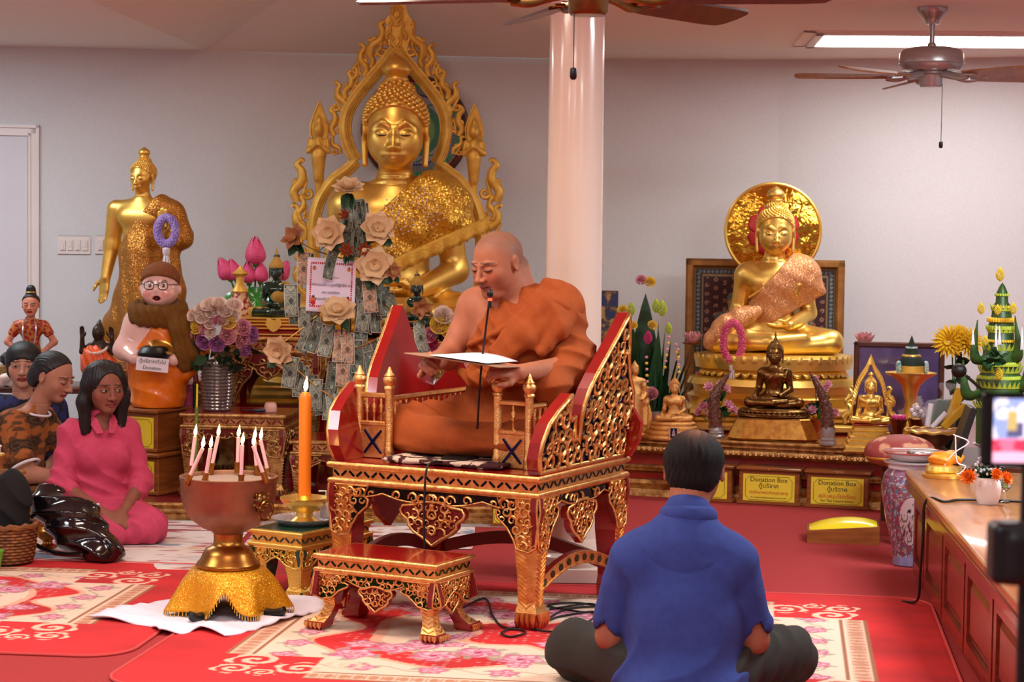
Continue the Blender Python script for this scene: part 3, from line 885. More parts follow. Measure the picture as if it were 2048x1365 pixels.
def pedestal(name, parent, rings, material, n=64, sx=1.0, sy=.72, cy=-.08, petals=None, W=1.0):
 """tiered lotus base under a seated figure; rings: (radius, z); petals: list of (radius, z0, z1, count, flip)"""
 mb = MB(); mb.lathe(rings, n, (0, cy, 0), sx=sx, sy=sy)
 for (r, z0, z1, cnt, flip) in (petals or []):
  for i in range(cnt):
   a = 2 * PI * i / cnt; w = PI * r / cnt * 1.02
   def pt(u, v, a=a, w=w):
    x = (u - .5) * 2; prof = (1 - abs(x) ** 2.2)
    vv_ = v * (.55 + .45 * prof)
    z = z0 + (z1 - z0) * (1 - vv_ if flip else vv_)
    rr = r + .03 * math.sin(v * PI * .75) * (1 - .55 * x * x) + (.012 * v)
    aa = a + x * w / r * (1 - .12 * v)
    return (rr * math.cos(aa) * sx, cy + rr * math.sin(aa) * sy, z)
   mb.grid(pt, 7, 6)
 return mb.build(name, material, parent, smooth=50)
# ------------------------------------------------------------------ the great seated statue behind the throne
m_seq = sequin('gold_sequins', (244, 200, 84), (214, 156, 48), 190)
m_seqp = sequin('peach_sequins', (232, 172, 118), (206, 132, 78), 200)
m_seqp.node_tree.nodes['Principled BSDF'].inputs['Metallic'].default_value = .3
m_seqb = sequin('bronze_sequins', (206, 146, 64), (160, 96, 36), 420)
m_fringe = mat('gold_fringe', (232, 186, 78), 0.5, .5, col2=(206, 150, 50), nscale=60, stretch=(1, 1, 6), bump=.6, bscale=120)
def sash_body(off, up, lo, folds=.006, left=True):
 """cloth over the body: between the line 'up' (upper hem) and the line 'lo' (lower hem), both in x-z"""
 B = Body()
 o = off
 B.ell((0, .05, .30), (.145 + o, .115 + o, .17 + o), .08); B.ell((0, .05, .49), (.172 + o, .125 + o, .16 + o), .12)
 B.cap((-.14, .05, .575), (.14, .05, .575), .078 + o, None, .1)
 for s in (-1, 1): B.ell((s * .082, -.04, .515), (.09 + o, .05 + o, .07 + o), .08)
 B.ell((.195, .05, .562), .088 + o, .09); B.cap((.212, .05, .555), (.258, .075, .34), .07 + o, .06 + o, .12); B.cap((.22, .0, .55), (.34, .0, .45), .07, .03, .08)
 B.cap((.05, .02, .62), (.18, .04, .60), .08 + o, None, .08)
 def ln(a, b, sgn):
  a, b = np.array(a), np.array(b); n = np.array((-(b - a)[1], (b - a)[0])); n = n / np.hypot(*n) * sgn
  return lambda p: (p[:, [0, 2]] - a) @ n
 B.fn(lambda p: folds * (np.sin(p[:, 0] * 28 + p[:, 2] * 46) + .6 * np.sin(p[:, 0] * 60 - p[:, 2] * 34)), (-1, -1, 0), (1, 1, 1))
 B.fn(ln(up[0], up[1], -1), (-1,) * 3, (1,) * 3, op='i'); B.fn(ln(lo[0], lo[1], 1), (-1,) * 3, (1,) * 3, op='i')
 return B
BX, BY = P(787, 660, 11.75).x, 11.75
BZ = PZ(787, 676, BY)
W1 = 1.40
big = buddha('great_buddha_statue', 'huge golden seated statue in sequinned sash under the carved arch', (BX, BY, BZ), 0, W1, body_d, curl_m)
share(body_mesh('sash', sash_body(.014, ((.12, .71), (-.20, .40)), ((.40, .51), (-.13, .262))), .0075, m_seq), 'sash', big)
fr = MB()
lo0, lo1 = Vector((.40, 0, .51)), Vector((-.13, 0, .262))
V = [];
def fringe_pt(u, v):
 p = lo0.lerp(lo1, u); y = -.125 - .03 * math.sin(u * PI) + .10 * max(0, .25 - u) * 2
 return (p.x + .012 * v, y + .012 * math.sin(u * 60) * v, p.z + .014 - .055 * v - (.012 * random.random() if v > .9 else 0))
fr.grid(fringe_pt, 70, 5); fr.build('fringe', m_fringe, big, solid=.006)
rng = random.Random(4); gm = MB()
m_gem = mat('crystal', (222, 214, 240), .05, .3, emit=0)
for (cx, cz) in ((.12, .60), (.05, .49), (-.03, .40), (.17, .52), (.0, .55)):
 for k in range(16):
  a, r = k * 2.4, .012 * (k ** .5)
  gm.sph((cx + r * math.cos(a), -.128 + .05 * abs(cx), cz + r * math.sin(a)), .0042, 6, 4)
tag(gm.build('crystals', m_gem, big, smooth=0), kind='stuff')
base = MB(); base.lathe([(.55, -.22), (.56, -.18), (.53, -.16), (.54, -.12), (.57, -.10), (.55, -.06), (.53, -.04), (.54, 0), (0, 0)], 72, (0, -.05, 0), sy=.66)
base.build('lotus_base', m_goldb, big)
# ------------------------------------------------------------------ carved arch
def kanok(mb, M, s, flip=1, thick=.022):
 """one flame-like scroll: volute at the foot, leaf body, hooked tip"""
 mb.at(M @ Matrix.Scale(s, 4))
 def sp(cx, cz, r, a0, turns, n=14, d=1):
  return [(flip * (cx + r * (1 - .82 * i / n) * math.cos(a0 + d * turns * 2 * PI * i / n)), 0, cz + r * (1 - .82 * i / n) * math.sin(a0 + d * turns * 2 * PI * i / n)) for i in range(n + 1)]
 t = thick / s * 1.0
 v = sp(.20, .16, .15, PI, 1.2); mb.tube(v, [.068 * (1 - .5 * i / len(v)) for i in range(len(v))], 6)
 v = sp(-.08, .42, .13, -.3, 1.1, d=1); mb.tube(v, [.068 * (1 - .5 * i / len(v)) for i in range(len(v))], 6)
 v = smooth_path([(flip * x, 0, z) for x, z in ((-.12, -.05), (-.16, .25), (.06, .5), (.08, .75), (-.02, .92), (.10, 1.04), (.16, .98))], 5)
 mb.tube(v, [.11 + .05 * math.sin(PI * min(1, i / len(v) * 1.3)) * (1 - i / len(v)) - .045 * i / len(v) for i in range(len(v))], 7)
 v = smooth_path([(flip * x, 0, z) for x, z in ((.02, 0), (.12, .3), (.20, .5), (.14, .66), (.22, .72))], 4)
 mb.tube(v, [.06 * (1 - .75 * i / len(v)) for i in range(len(v))], 6)
 mb.at(None)
ar = thing('carved_arch', 'gilded carved flame arch framing the huge golden statue', 'arch', (BX, BY + .24, 0))
AY = BY + .24
def a3(px, py): p = P(px, py, AY); return Vector((p.x - BX, 0, p.z))
L_low = [(634, 700), (630, 560), (626, 470), (636, 410), (662, 366), (695, 340), (713, 322)]
L_up = [(713, 322), (697, 292), (690, 255), (698, 218), (722, 182), (755, 143), (790, 100)]
R_low = [(958, 700), (960, 560), (962, 470), (952, 412), (926, 370), (898, 345), (873, 327)]
R_up = [(873, 327), (886, 296), (892, 258), (886, 222), (866, 188), (832, 146), (794, 100)]
def moulding(mb, pts, w=.037, d=.045):
 path = smooth_path([a3(*p) for p in pts], 6)
 rings = []
 for i, p in enumerate(path):
  t = (path[min(i + 1, len(path) - 1)] - path[max(i - 1, 0)]).normalized(); n = Vector((t.z, 0, -t.x))
  prof = [(-1, .9), (-1, -.35), (-.82, -.35), (-.78, -.75), (-.6, -.8), (-.5, -1), (0, -1.18), (.5, -1), (.6, -.8), (.78, -.75), (.82, -.35), (1, -.35), (1, .9)]
  rings.append([p + n * (w * q[0]) + Vector((0, d * q[1], 0)) for q in prof])
 mb.loft(rings, True, True); return path
for nm, pts in (('lower_rail', L_low), ('upper_rail', L_up), ('lower_rail', R_low), ('upper_rail', R_up)):
 b = MB(); moulding(b, pts); b.build(nm, m_goldmat, ar, smooth=30)
fl_specs = [(600, 640, .44, -.2), (600, 560, .38, -.15), (602, 478, .50, -.12), (602, 400, .58, -.1), (676, 308, .28, -.35), (674, 268, .40, -.25), (683, 222, .42, -.1), (698, 196, .40, .0), (722, 150, .44, .1), (750, 112, .52, .18), (692, 246, .30, -.1), (708, 174, .34, .05), (736, 132, .38, .14), (768, 90, .40, .2), (606, 520, .32, -.1), (606, 438, .36, -.1), (606, 600, .3, -.1)]
for k, (px, py, s, tilt) in enumerate(fl_specs):
 for side in (-1, 1):
  q = px if side < 0 else 2 * 793 - px
  b = MB(); kanok(b, Matrix.Translation(a3(q, py)) @ Matrix.Rotation(-side * tilt, 4, 'Y'), s * .40, flip=-side if k % 2 else side, thick=.03)
  b.build('flame', m_goldmat, ar, smooth=60)
tip = MB(); leaf = [(-.0, -.20), (.045, -.16), (.06, -.09), (.088, -.02), (.075, .04), (.085, .07), (.06, .10), (.045, .16), (.015, .22), (0, .28), (-.015, .22), (-.045, .16), (-.06, .10), (-.085, .07), (-.075, .04), (-.088, -.02), (-.06, -.09), (-.045, -.16)]
leaf = [(x * .95, z * .95) for x, z in leaf]
tc = a3(793, 62); tip.prism([(x, z + tc.z) for x, z in leaf], 'y', -.02, .03)
for sx in (-1, 1):
 for (x, z, s, f) in ((.02, -.12, .08, 1), (.045, -.05, .09, -1), (.02, .03, .10, 1), (.012, .12, .07, -1)):
  kanok(tip, Matrix.Translation((sx * x + tc.x, -.024, z + tc.z)), s, flip=sx * f)
tip.build('top_leaf', m_goldmat, ar, smooth=50)
def angel(parent, px, py):
 o = a3(px, py); B = Body().frame(Matrix.Translation(o))
 B.ell((0, -.02, .02), (.05, .035, .06), .02); B.cap((0, -.02, -.04), (0, -.01, -.17), .045, .03, .03); B.ell((0, -.035, .12), (.032, .035, .042), .01)
 B.chain([(0, -.03, .15), (0, -.03, .18), (0, -.02, .215)], (.026, .014, .004), .01)
 for s in (-1, 1): B.chain([(s * .05, -.02, .055), (s * .06, -.045, -.01), (s * .008, -.075, .03), (s * .006, -.075, .065)], (.018, .016, .012, .006), .008)
 B.chain([(0, 0, -.17), (0, .0, -.27)], (.028, .02), .01)
 share(body_mesh('praying_figure', B, .0055, m_goldmat), 'praying_figure', parent)
 b = MB(); out = [(0, .30), (.035, .22), (.058, .15), (.055, .09), (.03, .05), (-.03, .05), (-.055, .09), (-.058, .15), (-.035, .22)]
 b.prism([(o.x + x, o.z + z) for x, z in out][::-1], 'y', -.004, .02)
 b.tube([(o.x + x * .9, -.006, o.z + z * .97 + .002) for x, z in out + out[:1]], .006, 5)
 b.build('leaf_halo', m_goldmat, parent, smooth=30)
angel(ar, 638, 300); angel(ar, 948, 305)
# ------------------------------------------------------------------ round wall hanging
m_print = mat('printed_colours', (200, 200, 200), 0.6, attr=True)
wc = P(828, 257, 12.55)
wh = thing('round_wall_hanging', 'round rainbow patterned hanging with dark rim on the wall behind the statue head', 'wall hanging', (wc.x, wall_at(wc.x) - .02, wc.z), math.atan2(.78, 6.3))
def hang(u, v):
 r, a = u, v * 2 * PI; n = len(u); c = np.tile(np.array((150., 140, 150)), (n, 1))
 pal = [(.0, (208, 184, 96)), (.22, (120, 150, 90)), (.40, (60, 120, 96)), (.55, (150, 150, 160)), (.70, (70, 50, 110)), (.74, (110, 120, 120)), (.86, (60, 140, 90)), (.94, (190, 80, 120))]
 for r0, col in pal: c[r >= r0] = col
 pet = .52 + .14 * np.abs(np.cos(4 * a)); c[np.abs(r - pet) < .018] = (30, 110, 60)
 c *= (.82 + .3 * (np.abs(np.sin(36 * a)) < .85))[:, None]
 return c
painted('disc', lambda u, v: (u * .315 * np.cos(v * 2 * PI), -.01 + 0 * u, u * .315 * np.sin(v * 2 * PI)), hang, 48, 289, m_print, wh)
b = MB(); b.tube([(.33 * math.cos(a * PI / 30), -.005, .33 * math.sin(a * PI / 30)) for a in range(61)], .024, 8); b.build('rim', m_wooddk, wh)
# ------------------------------------------------------------------ right-hand statue with its mirror-like halo
RY = 11.75
rp = P(1546, 706, RY); W2 = 276 * RY / FPX
rb = buddha('seated_buddha_statue', 'golden seated statue in peach sash before a round brass halo', rp, math.radians(-4), W2, mats=m_goldb)
share(body_mesh('sash', sash_body(.024, ((.12, .72), (-.20, .34)), ((.36, .43), (-.12, .155)), .003), .011, m_seqp), 'sash', rb)
B = Body(); B.chain([(-.14, -.13, .30), (-.25, -.14, .26), (-.36, -.17, .19), (-.44, -.19, .10), (-.48, -.20, .06)], (.05, .07, .075, .06, .03), .05)
B.fn(lambda p: .004 * np.sin(p[:, 0] * 60 + p[:, 2] * 30), (-1,) * 3, (1,) * 3)
share(body_mesh('sash_end', B, .011, m_seqp), 'sash_end', rb)
Wz = W2
pedestal('lotus_base', rb, [(.60, -.36), (.62, -.30), (.57, -.27), (.58, -.22), (.62, -.215), (.60, -.17), (.47, -.155), (.45, -.12), (.56, -.10), (.57, -.02), (.53, 0), (0, 0)], m_goldb, petals=[(.535, -.10, .0, 44, False), (.50, -.155, -.105, 44, True)], sy=.74)
ped = MB()
for (hx, hy, z0, z1) in ((.62, .46, -.42, -.36), (.58, .43, -.47, -.42), (.66, .5, -.53, -.47), (.62, .46, -.58, -.53)):
 ped.cbox((0, -.06, (z0 + z1) / 2), (hx * 2, hy * 2, z1 - z0), bev=.015)
ped.build('gilded_plinth', m_goldb, rb)
hp = P(1546, 462, RY + .30)
ha = thing('brass_halo', 'round mirror-bright brass halo behind the golden statue in peach sash', 'halo', hp, math.radians(-6))
m_mirror = mat('hammered_brass', (222, 172, 60), .12, 1.0, bump=1.0, bscale=5)
m_mirror.node_tree.nodes['Bump'].inputs['Distance'].default_value = .022
R_ = 94 * (RY + .3) / FPX
b = MB(); b.grid(lambda u, v: (u * R_ * math.cos(v * 2 * PI), -.008 * math.cos(u * PI / 2) * 2, u * R_ * math.sin(v * 2 * PI)), 24, 97); b.build('disc', m_mirror, ha, smooth=180)
b = MB(); b.tube([(R_ * math.cos(a * PI / 36), 0, R_ * math.sin(a * PI / 36)) for a in range(73)], .011, 8); b.build('rim', m_goldb, ha)
m_pinkpet = mat('red_enamel', (190, 44, 52), .35)
for k in range(8):
 a = (k + .5) * PI / 4; b = MB().at(Matrix.Translation((0, -.03, 0)) @ Matrix.Rotation(-a, 4, 'Y'))
 b.grid(lambda u, v: ((.06 + .1 * u), -.01 * math.sin(u * PI), (v - .5) * .11 * math.sin(.3 + u * 2.4)), 8, 7); b.build('petal', m_pinkpet, ha, solid=.004)
# ------------------------------------------------------------------ bronze statue on an angular stand, and the small gilded ones
def lump(n): return random.Random(n)
def at_base(px, py, Y): return P(px, py, Y)
q = P(1548, 815, 10.95); W3 = 122 * 10.95 / FPX
bz = buddha('bronze_buddha_statue', 'dark bronze seated statue on an angular brass stand in front of the golden one', q, math.radians(-8), W3, mats=m_bronze, finial=finf_m)
pedestal('lotus_base', bz, [(.56, -.15), (.60, -.13), (.57, -.10), (.55, -.08), (.58, -.05), (.54, -.03), (.52, 0), (0, 0)], m_bronze, petals=[(.55, -.07, -.02, 40, True), (.555, -.12, -.08, 40, False)], sy=.66)
b = MB()
st = [(-.58, -.30), (-.42, -.42), (.42, -.42), (.58, -.30), (.58, .24), (-.58, .24)]
b.loft([[(x * k, y * k - .05, z) for x, y in st] for k, z in ((1.24, -.50), (1.28, -.47), (1.02, -.17), (.98, -.15))], True, True)
for sx, sy in ((-1, -1), (1, -1), (-1, 1), (1, 1)):
 b.loft([[(sx * x, sy * y - .05, z) for x, y in ((.52, .2), (.70, .2), (.70, .32), (.52, .32))] for z in (-.5, -.52)] + [[(sx * x, sy * y - .05, -.66) for x, y in ((.62, .26), (.70, .26), (.70, .32), (.62, .32))]], False, True)
b.build('angular_stand', m_brass, bz, smooth=0)
q = P(1348, 843, 11.0); W4 = 78 * 11.0 / FPX
s1 = buddha('small_buddha_statue', 'small gilded seated statue with blue crest plaque on its base', q, math.radians(-5), W4, mats=m_goldleaf, finial=finf_m)
def tier_base(t, m, zs, rx=.6, sy=.62):
 pr = []
 z = 0
 for (h, r) in zs: pr += [(r * .97, z - h), (r * 1.02, z - h * .6), (r * 1.0, z - h * .25), (r * .94, z)][::-1]; z -= h
 mb = MB(); mb.lathe([(0, 0)] + pr, 40, (0, -.06, 0), sy=sy); return mb.build('tiered_base', m, t, smooth=50)
tier_base(s1, m_goldleaf, [(.10, .56), (.12, .60), (.12, .68), (.12, .78)])
b = MB(); b.cbox((0, -.56, -.26), (.26, .04, .34), bev=.01); o = b.build('plaque', m_goldleaf, s1)
b = MB(); b.cbox((0, -.585, -.25), (.17, .02, .25)); b.build('blue_field', m_mirblue, o)
b = MB(); b.lathe([(.05, -.33), (.05, -.29), (.03, -.26), (.035, -.22), (.012, -.17), (0, -.14)], 10, (0, -.598, 0), sy=.2); b.build('crest', m_silver, o)
q = P(1740, 848, 10.62); W5 = 86 * 10.62 / FPX
s2 = buddha('small_buddha_statue', 'small golden seated statue inside a pointed filigree arch', q, math.radians(-6), W5, mats=m_goldb)
pr = MB()
z = 0
for hgt, w in ((.05, .50), (.10, .53), (.10, .58), (.12, .66), (.12, .72), (.13, .80)):
 pr.cbox((0, -.03, z - hgt / 2), (w * 1.5, w * 1.15, hgt), bev=.02); pr.cbox((0, -.03, z - hgt + .012), (w * 1.56, w * 1.2, .024), bev=.01); z -= hgt
pr.build('stepped_base', m_goldb, s2)
b = MB(); b.cbox((0, -.03, -.012), (.80, .64, .03), bev=.012); b.build('red_mat', m_redlac, s2)
b = MB(); pth = smooth_path([(-.40, .14, 0), (-.42, .14, .35), (-.34, .14, .6), (-.24, .14, .95), (-.1, .14, 1.2), (0, .14, 1.42), (.1, .14, 1.2), (.24, .14, .95), (.34, .14, .6), (.42, .14, .35), (.40, .14, 0)], 6)
b.tube(pth, .03, 8)
for k, p in enumerate(pth[4:-4]):
 d = (p - Vector((0, .14, .6))).normalized(); b.tube([p, p + d * .05 + Vector((0, 0, .05)), p + d * .06 + Vector((0, 0, .10))], [.03, .022, .004], 5)
b.tube([(0, .14, 1.38), (0, .14, 1.48), (0, .14, 1.62)], [.07, .04, .004], 8)
for sx in (-1, 1):
 for (x, z, s) in ((.50, 0, .5), (.47, .42, .42)):
  kanok(b, Matrix.Translation((sx * x, .14, z)), s, flip=-sx)
b.build('filigree_arch', m_goldb, s2)
# a slender standing one beside the leaf cone, with a yellow cloth behind it
def standing(B):
 B.ell((0, 0, .50), (.085, .055, .12), .05); B.ell((0, 0, .70), (.115, .07, .12), .08); B.cap((-.10, 0, .775), (.10, 0, .775), .05, None, .06)
 B.cap((0, 0, .55), (0, .01, .10), .11, .125, .08)
 for s in (-1, 1): B.cap((s * .05, 0, .45), (s * .06, 0, .06), .075, .06, .05); B.cap((s * .06, .0, .05), (s * .065, -.07, .02), .035, .025, .02)
 B.cap((0, .01, .78), (0, 0, .87), .042, .038, .03)
 B.frame(Matrix.Translation((0, 0, .945)) @ Matrix.Scale(.085, 4)); head_ops(B, lobes=True, nose=.85); B.ell((0, .1, .35), (.78, .88, .78)); B.ell((0, .2, 1.1), (.36, .36, .34), .15); B.cap((0, .2, 1.4), (0, .2, 1.9), .16, .02, .1); B.frame()
B = Body(); standing(B)
for s in (-1, 1):
 B.chain([(s * .14, 0, .765), (s * .185, .01, .58), (s * .10, -.09, .50)], (.045, .036, .026), .02); hand_ops(B, aim((s * .10, -.09, .50), (-s, -.3, .05), (0, -1, .2)), .10, .2, .006, mirror=s)
B.chain([(.15, -.03, .70), (.20, .0, .45), (.19, .01, .10)], (.02, .04, .05), .05)
s3 = thing('standing_gilt_figure', 'slender gilded standing figure beside the green leaf cone', 'statue', P(1268, 862, 10.9), math.radians(20), scale=.125 * 10.9 / 11 * .98 / .31)
s3.scale = (.36,) * 3
share(body_mesh('body', B, .010, m_goldleaf), 'body', s3)
b = MB(); b.lathe([(.17, -.07), (.18, -.05), (.14, -.03), (.15, 0), (0, 0)], 28); b.build('round_base', m_goldleaf, s3)
# ------------------------------------------------------------------ tall standing statue at the left, sequinned robe, garland on its hand
SX = P(284, 680, 11.5); SH = 1.0
st = thing('standing_buddha_statue', 'tall golden standing statue in glittering robe, one palm raised', 'statue', (SX.x, 11.5, PZ(284, 690, 11.5)), math.radians(-14))
Hs = (PZ(284, 285, 11.5) - st.location.z); kz = Hs / 1.09
st.scale = (kz,) * 3
def stand_core(B, o=0.0):
 B.ell((0, 0, .50), (.095 + o, .06 + o, .12), .05); B.ell((0, 0, .665), (.120 + o, .075 + o, .115), .08); B.cap((-.105, .01, .735), (.105, .01, .735), .047 + o, None, .06)
 B.cap((0, 0, .50), (0, .01, .08), .105 + o, .125 + o, .06)
B = Body(); stand_core(B)
B.cap((0, .01, .74), (0, 0, .83), .045, .04, .03)
for s in (-1, 1): B.ell((s * .055, -.05, .685), (.06, .03, .04), .04)
B.chain([(-.155, .01, .73), (-.185, .02, .54), (-.205, -.02, .36)], (.052, .043, .028), .02)
hand_ops(B, aim((-.205, -.02, .36), (-.08, -.08, -1), (.3, 1, 0)), .155, .10, .006, mirror=-1)
B.chain([(.155, .01, .73), (.20, .04, .56), (.17, -.11, .60)], (.052, .043, .028), .02)
hand_ops(B, aim((.17, -.12, .60), (0.02, -.05, 1), (0, 1, 0)), .15, .05, .006, mirror=-1)
B.frame(Matrix.Translation((0, 0, .905)) @ Matrix.Rotation(math.radians(-8), 4, 'Z') @ Matrix.Scale(.083, 4)); head_ops(B, lobes=True, nose=.85); B.frame()
share(body_mesh('body', B, .006, m_gold, parts=[(.006, (-1, -1, -1), (1, 1, .80)), (.0034, (-.2, -.3, .795), (.2, .3, 1.2))]), 'body', st)
hm = Matrix.Translation((0, 0, .905)) @ Matrix.Rotation(math.radians(-8), 4, 'Z') @ Matrix.Scale(.083 / HEADS, 4) @ Matrix.Translation((0, 0, -HEADZ))
for me, nm in ((hair_m, 'hair'), (curl_s, 'hair_curls'), (eye_m[0], 'eyelid_line'), (eye_m[1], 'eyelid_line'), (brow_m[0], 'brow'), (brow_m[1], 'brow'), (fin_m, 'finial')):
 o = share(me, nm, st); o.matrix_basis = hm
 if nm == 'hair_curls': o['kind'] = 'stuff'
B = Body(); stand_core(B, .012); B.cap((.10, .0, .74), (.17, .02, .70), .07, .06, .05); B.chain([(.17, .02, .72), (.22, .05, .58)], (.06, .055), .03); B.chain([(.2, .04, .58), (.245, .06, .60)], (.05, .012), .03)
B.chain([(.15, .02, .55), (.19, .03, .3), (.2, .03, .02)], (.05, .04, .05), .06); B.chain([(-.08, .0, .3), (-.15, .01, .12), (-.20, .02, .0)], (.06, .06, .06), .06)
B.fn(lambda p: .004 * np.sin(p[:, 0] * 70 + 12 * p[:, 2]) * (p[:, 2] < .6), (-1, -1, -1), (1, 1, .62))
B.fn(lambda p: ((p[:, 0] - .02) * -.80 + (p[:, 2] - .70) * .6), (-1,) * 3, (1,) * 3, op='i')
share(body_mesh('robe', B, .0075, m_seqb), 'robe', st)
b = MB(); b.lathe([(.20, -.12), (.21, -.08), (.18, -.06), (.19, -.03), (.17, 0), (0, 0)], 32); b.build('base', m_goldleaf, st)
# ================================================================== carved and gilded furniture
def inside_poly(poly):
 def f(x, z):
  c = False; n = len(poly); j = n - 1
  for i in range(n):
   (xi, zi), (xj, zj) = poly[i], poly[j]
   if (zi > z) != (zj > z) and x < (xj - xi) * (z - zi) / (zj - zi) + xi: c = not c
   j = i
  return c
 return f
def shrink(poly, d):
 n = len(poly); A = sum(poly[i][0] * poly[(i + 1) % n][1] - poly[(i + 1) % n][0] * poly[i][1] for i in range(n))
 s = 1 if A > 0 else -1; out = []
 for i in range(n):
  a, b, c = Vector(poly[i - 1]), Vector(poly[i]), Vector(poly[(i + 1) % n])
  t = (b - a).normalized() + (c - b).normalized()
  if t.length < 1e-6: t = (b - a)
  t.normalize(); out.append((b.x - t.y * s * d, b.y + t.x * s * d))
 return out
def scrollwork(mb, poly, pitch, face, seed=1, r=.16, mirror=None):
 """scroll relief laid over a board: face(x, z, lift) gives the place of a point; each scroll stays inside the outline"""
 rng = random.Random(seed); ins = inside_poly(poly)
 xs = [p[0] for p in poly]; zs = [p[1] for p in poly]
 z = min(zs) + pitch * .4; row = 0
 while z < max(zs):
  x = min(xs) + (pitch * .5 if row % 2 else 0) + pitch * .2
  while x < max(xs):
   cx, cz = x + rng.uniform(-.1, .1) * pitch, z + rng.uniform(-.1, .1) * pitch
   if ins(cx, cz) and (mirror is None or cx >= mirror - .1 * pitch):
    d = rng.choice((-1, 1)); a0 = rng.uniform(0, 2 * PI); R0 = pitch * .60; run = []
    sides = ((cx, 1),) if mirror is None else ((cx, 1), (2 * mirror - cx, -1))
    for qx, fl in sides:
     pts = []
     for i in range(13):
      t = i / 12; a = a0 + d * t * 2 * PI * 1.15; rr = R0 * (1 - .80 * t)
      px, pz = qx + fl * rr * math.cos(a), cz + rr * math.sin(a)
      if not ins(px, pz):
       if len(pts) > 2: break
       pts = []; continue
      pts.append((px, pz, t))
     if len(pts) > 3:
      mb.tube([face(px, pz, pitch * .10 * (1 + .8 * t)) for px, pz, t in pts], [pitch * r * (.45 + .55 * math.sin(PI * min(1, t * 1.1 + .15))) for _, _, t in pts], 5)
   x += pitch
  z += pitch * .86; row += 1
def board(name, parent, outline, face_axis, at, thick, m_back, m_rel, m_ground, pitch, outward=1, rim=.010, seed=1, tiltfn=None, mirror=None, relief=True):
 """a carved board: red core, mirror ground, gilt rim and scroll relief on its outward face. outline is (a, z)"""
 def pt(a, t, z):
  p = (a, at + t, z) if face_axis == 'y' else (at + t, a, z)
  return tiltfn(p) if tiltfn else p
 n = len(outline); inn = shrink(outline, rim)
 mb = MB()
 o0 = [pt(a, -outward * thick, z) for a, z in outline]; o1 = [pt(a, 0, z) for a, z in outline]
 mb.add(o0 + o1, [tuple(range(n))] + [(j, (j + 1) % n, n + (j + 1) % n, n + j) for j in range(n)], 0)
 g0 = [pt(a, outward * .001, z) for a, z in inn]
 mb.add(o1 + g0, [(j, (j + 1) % n, n + (j + 1) % n, n + j) for j in range(n)], 1)
 mb.add([pt(a, -outward * .003, z) for a, z in inn], [tuple(range(n))], 2)
 b = mb.build(name, [m_back, m_rel, m_ground], parent, smooth=0)
 r = MB()
 ring = [Vector(pt(a, outward * rim * .25, z)) for a, z in shrink(outline, rim * .5)]
 r.tube(ring + [ring[0]], rim * .62, 6)
 if relief: scrollwork(r, shrink(outline, rim * 1.1), pitch, lambda a, z, l: pt(a, outward * l, z), seed, mirror=mirror)
 o = r.build('carved_relief', m_rel, b, smooth=70)
 return b
def moulding_loop(name, parent, w, d, prof, material, y0=0.0):
 """profile (out, z) swept round the rectangle w x d with mitred corners; the front edge at y0"""
 rings = []
 mb = MB()
 for sx, sy in ((-1, -1), (1, -1), (1, 1), (-1, 1)):
  rings.append([(sx * (w / 2 + o), y0 + d / 2 + sy * (d / 2 + o), z) for o, z in prof])
 rings.append(rings[0])
 mb.loft(rings, closed=True); return mb.build(name, material, parent, smooth=35)
def bead(r, z, n=7):
 return [(r * math.sin(PI * i / (n - 1)), z + r * math.cos(PI * i / (n - 1))) for i in range(n)] + [(-.006, z - r), (-.006, z + r)]
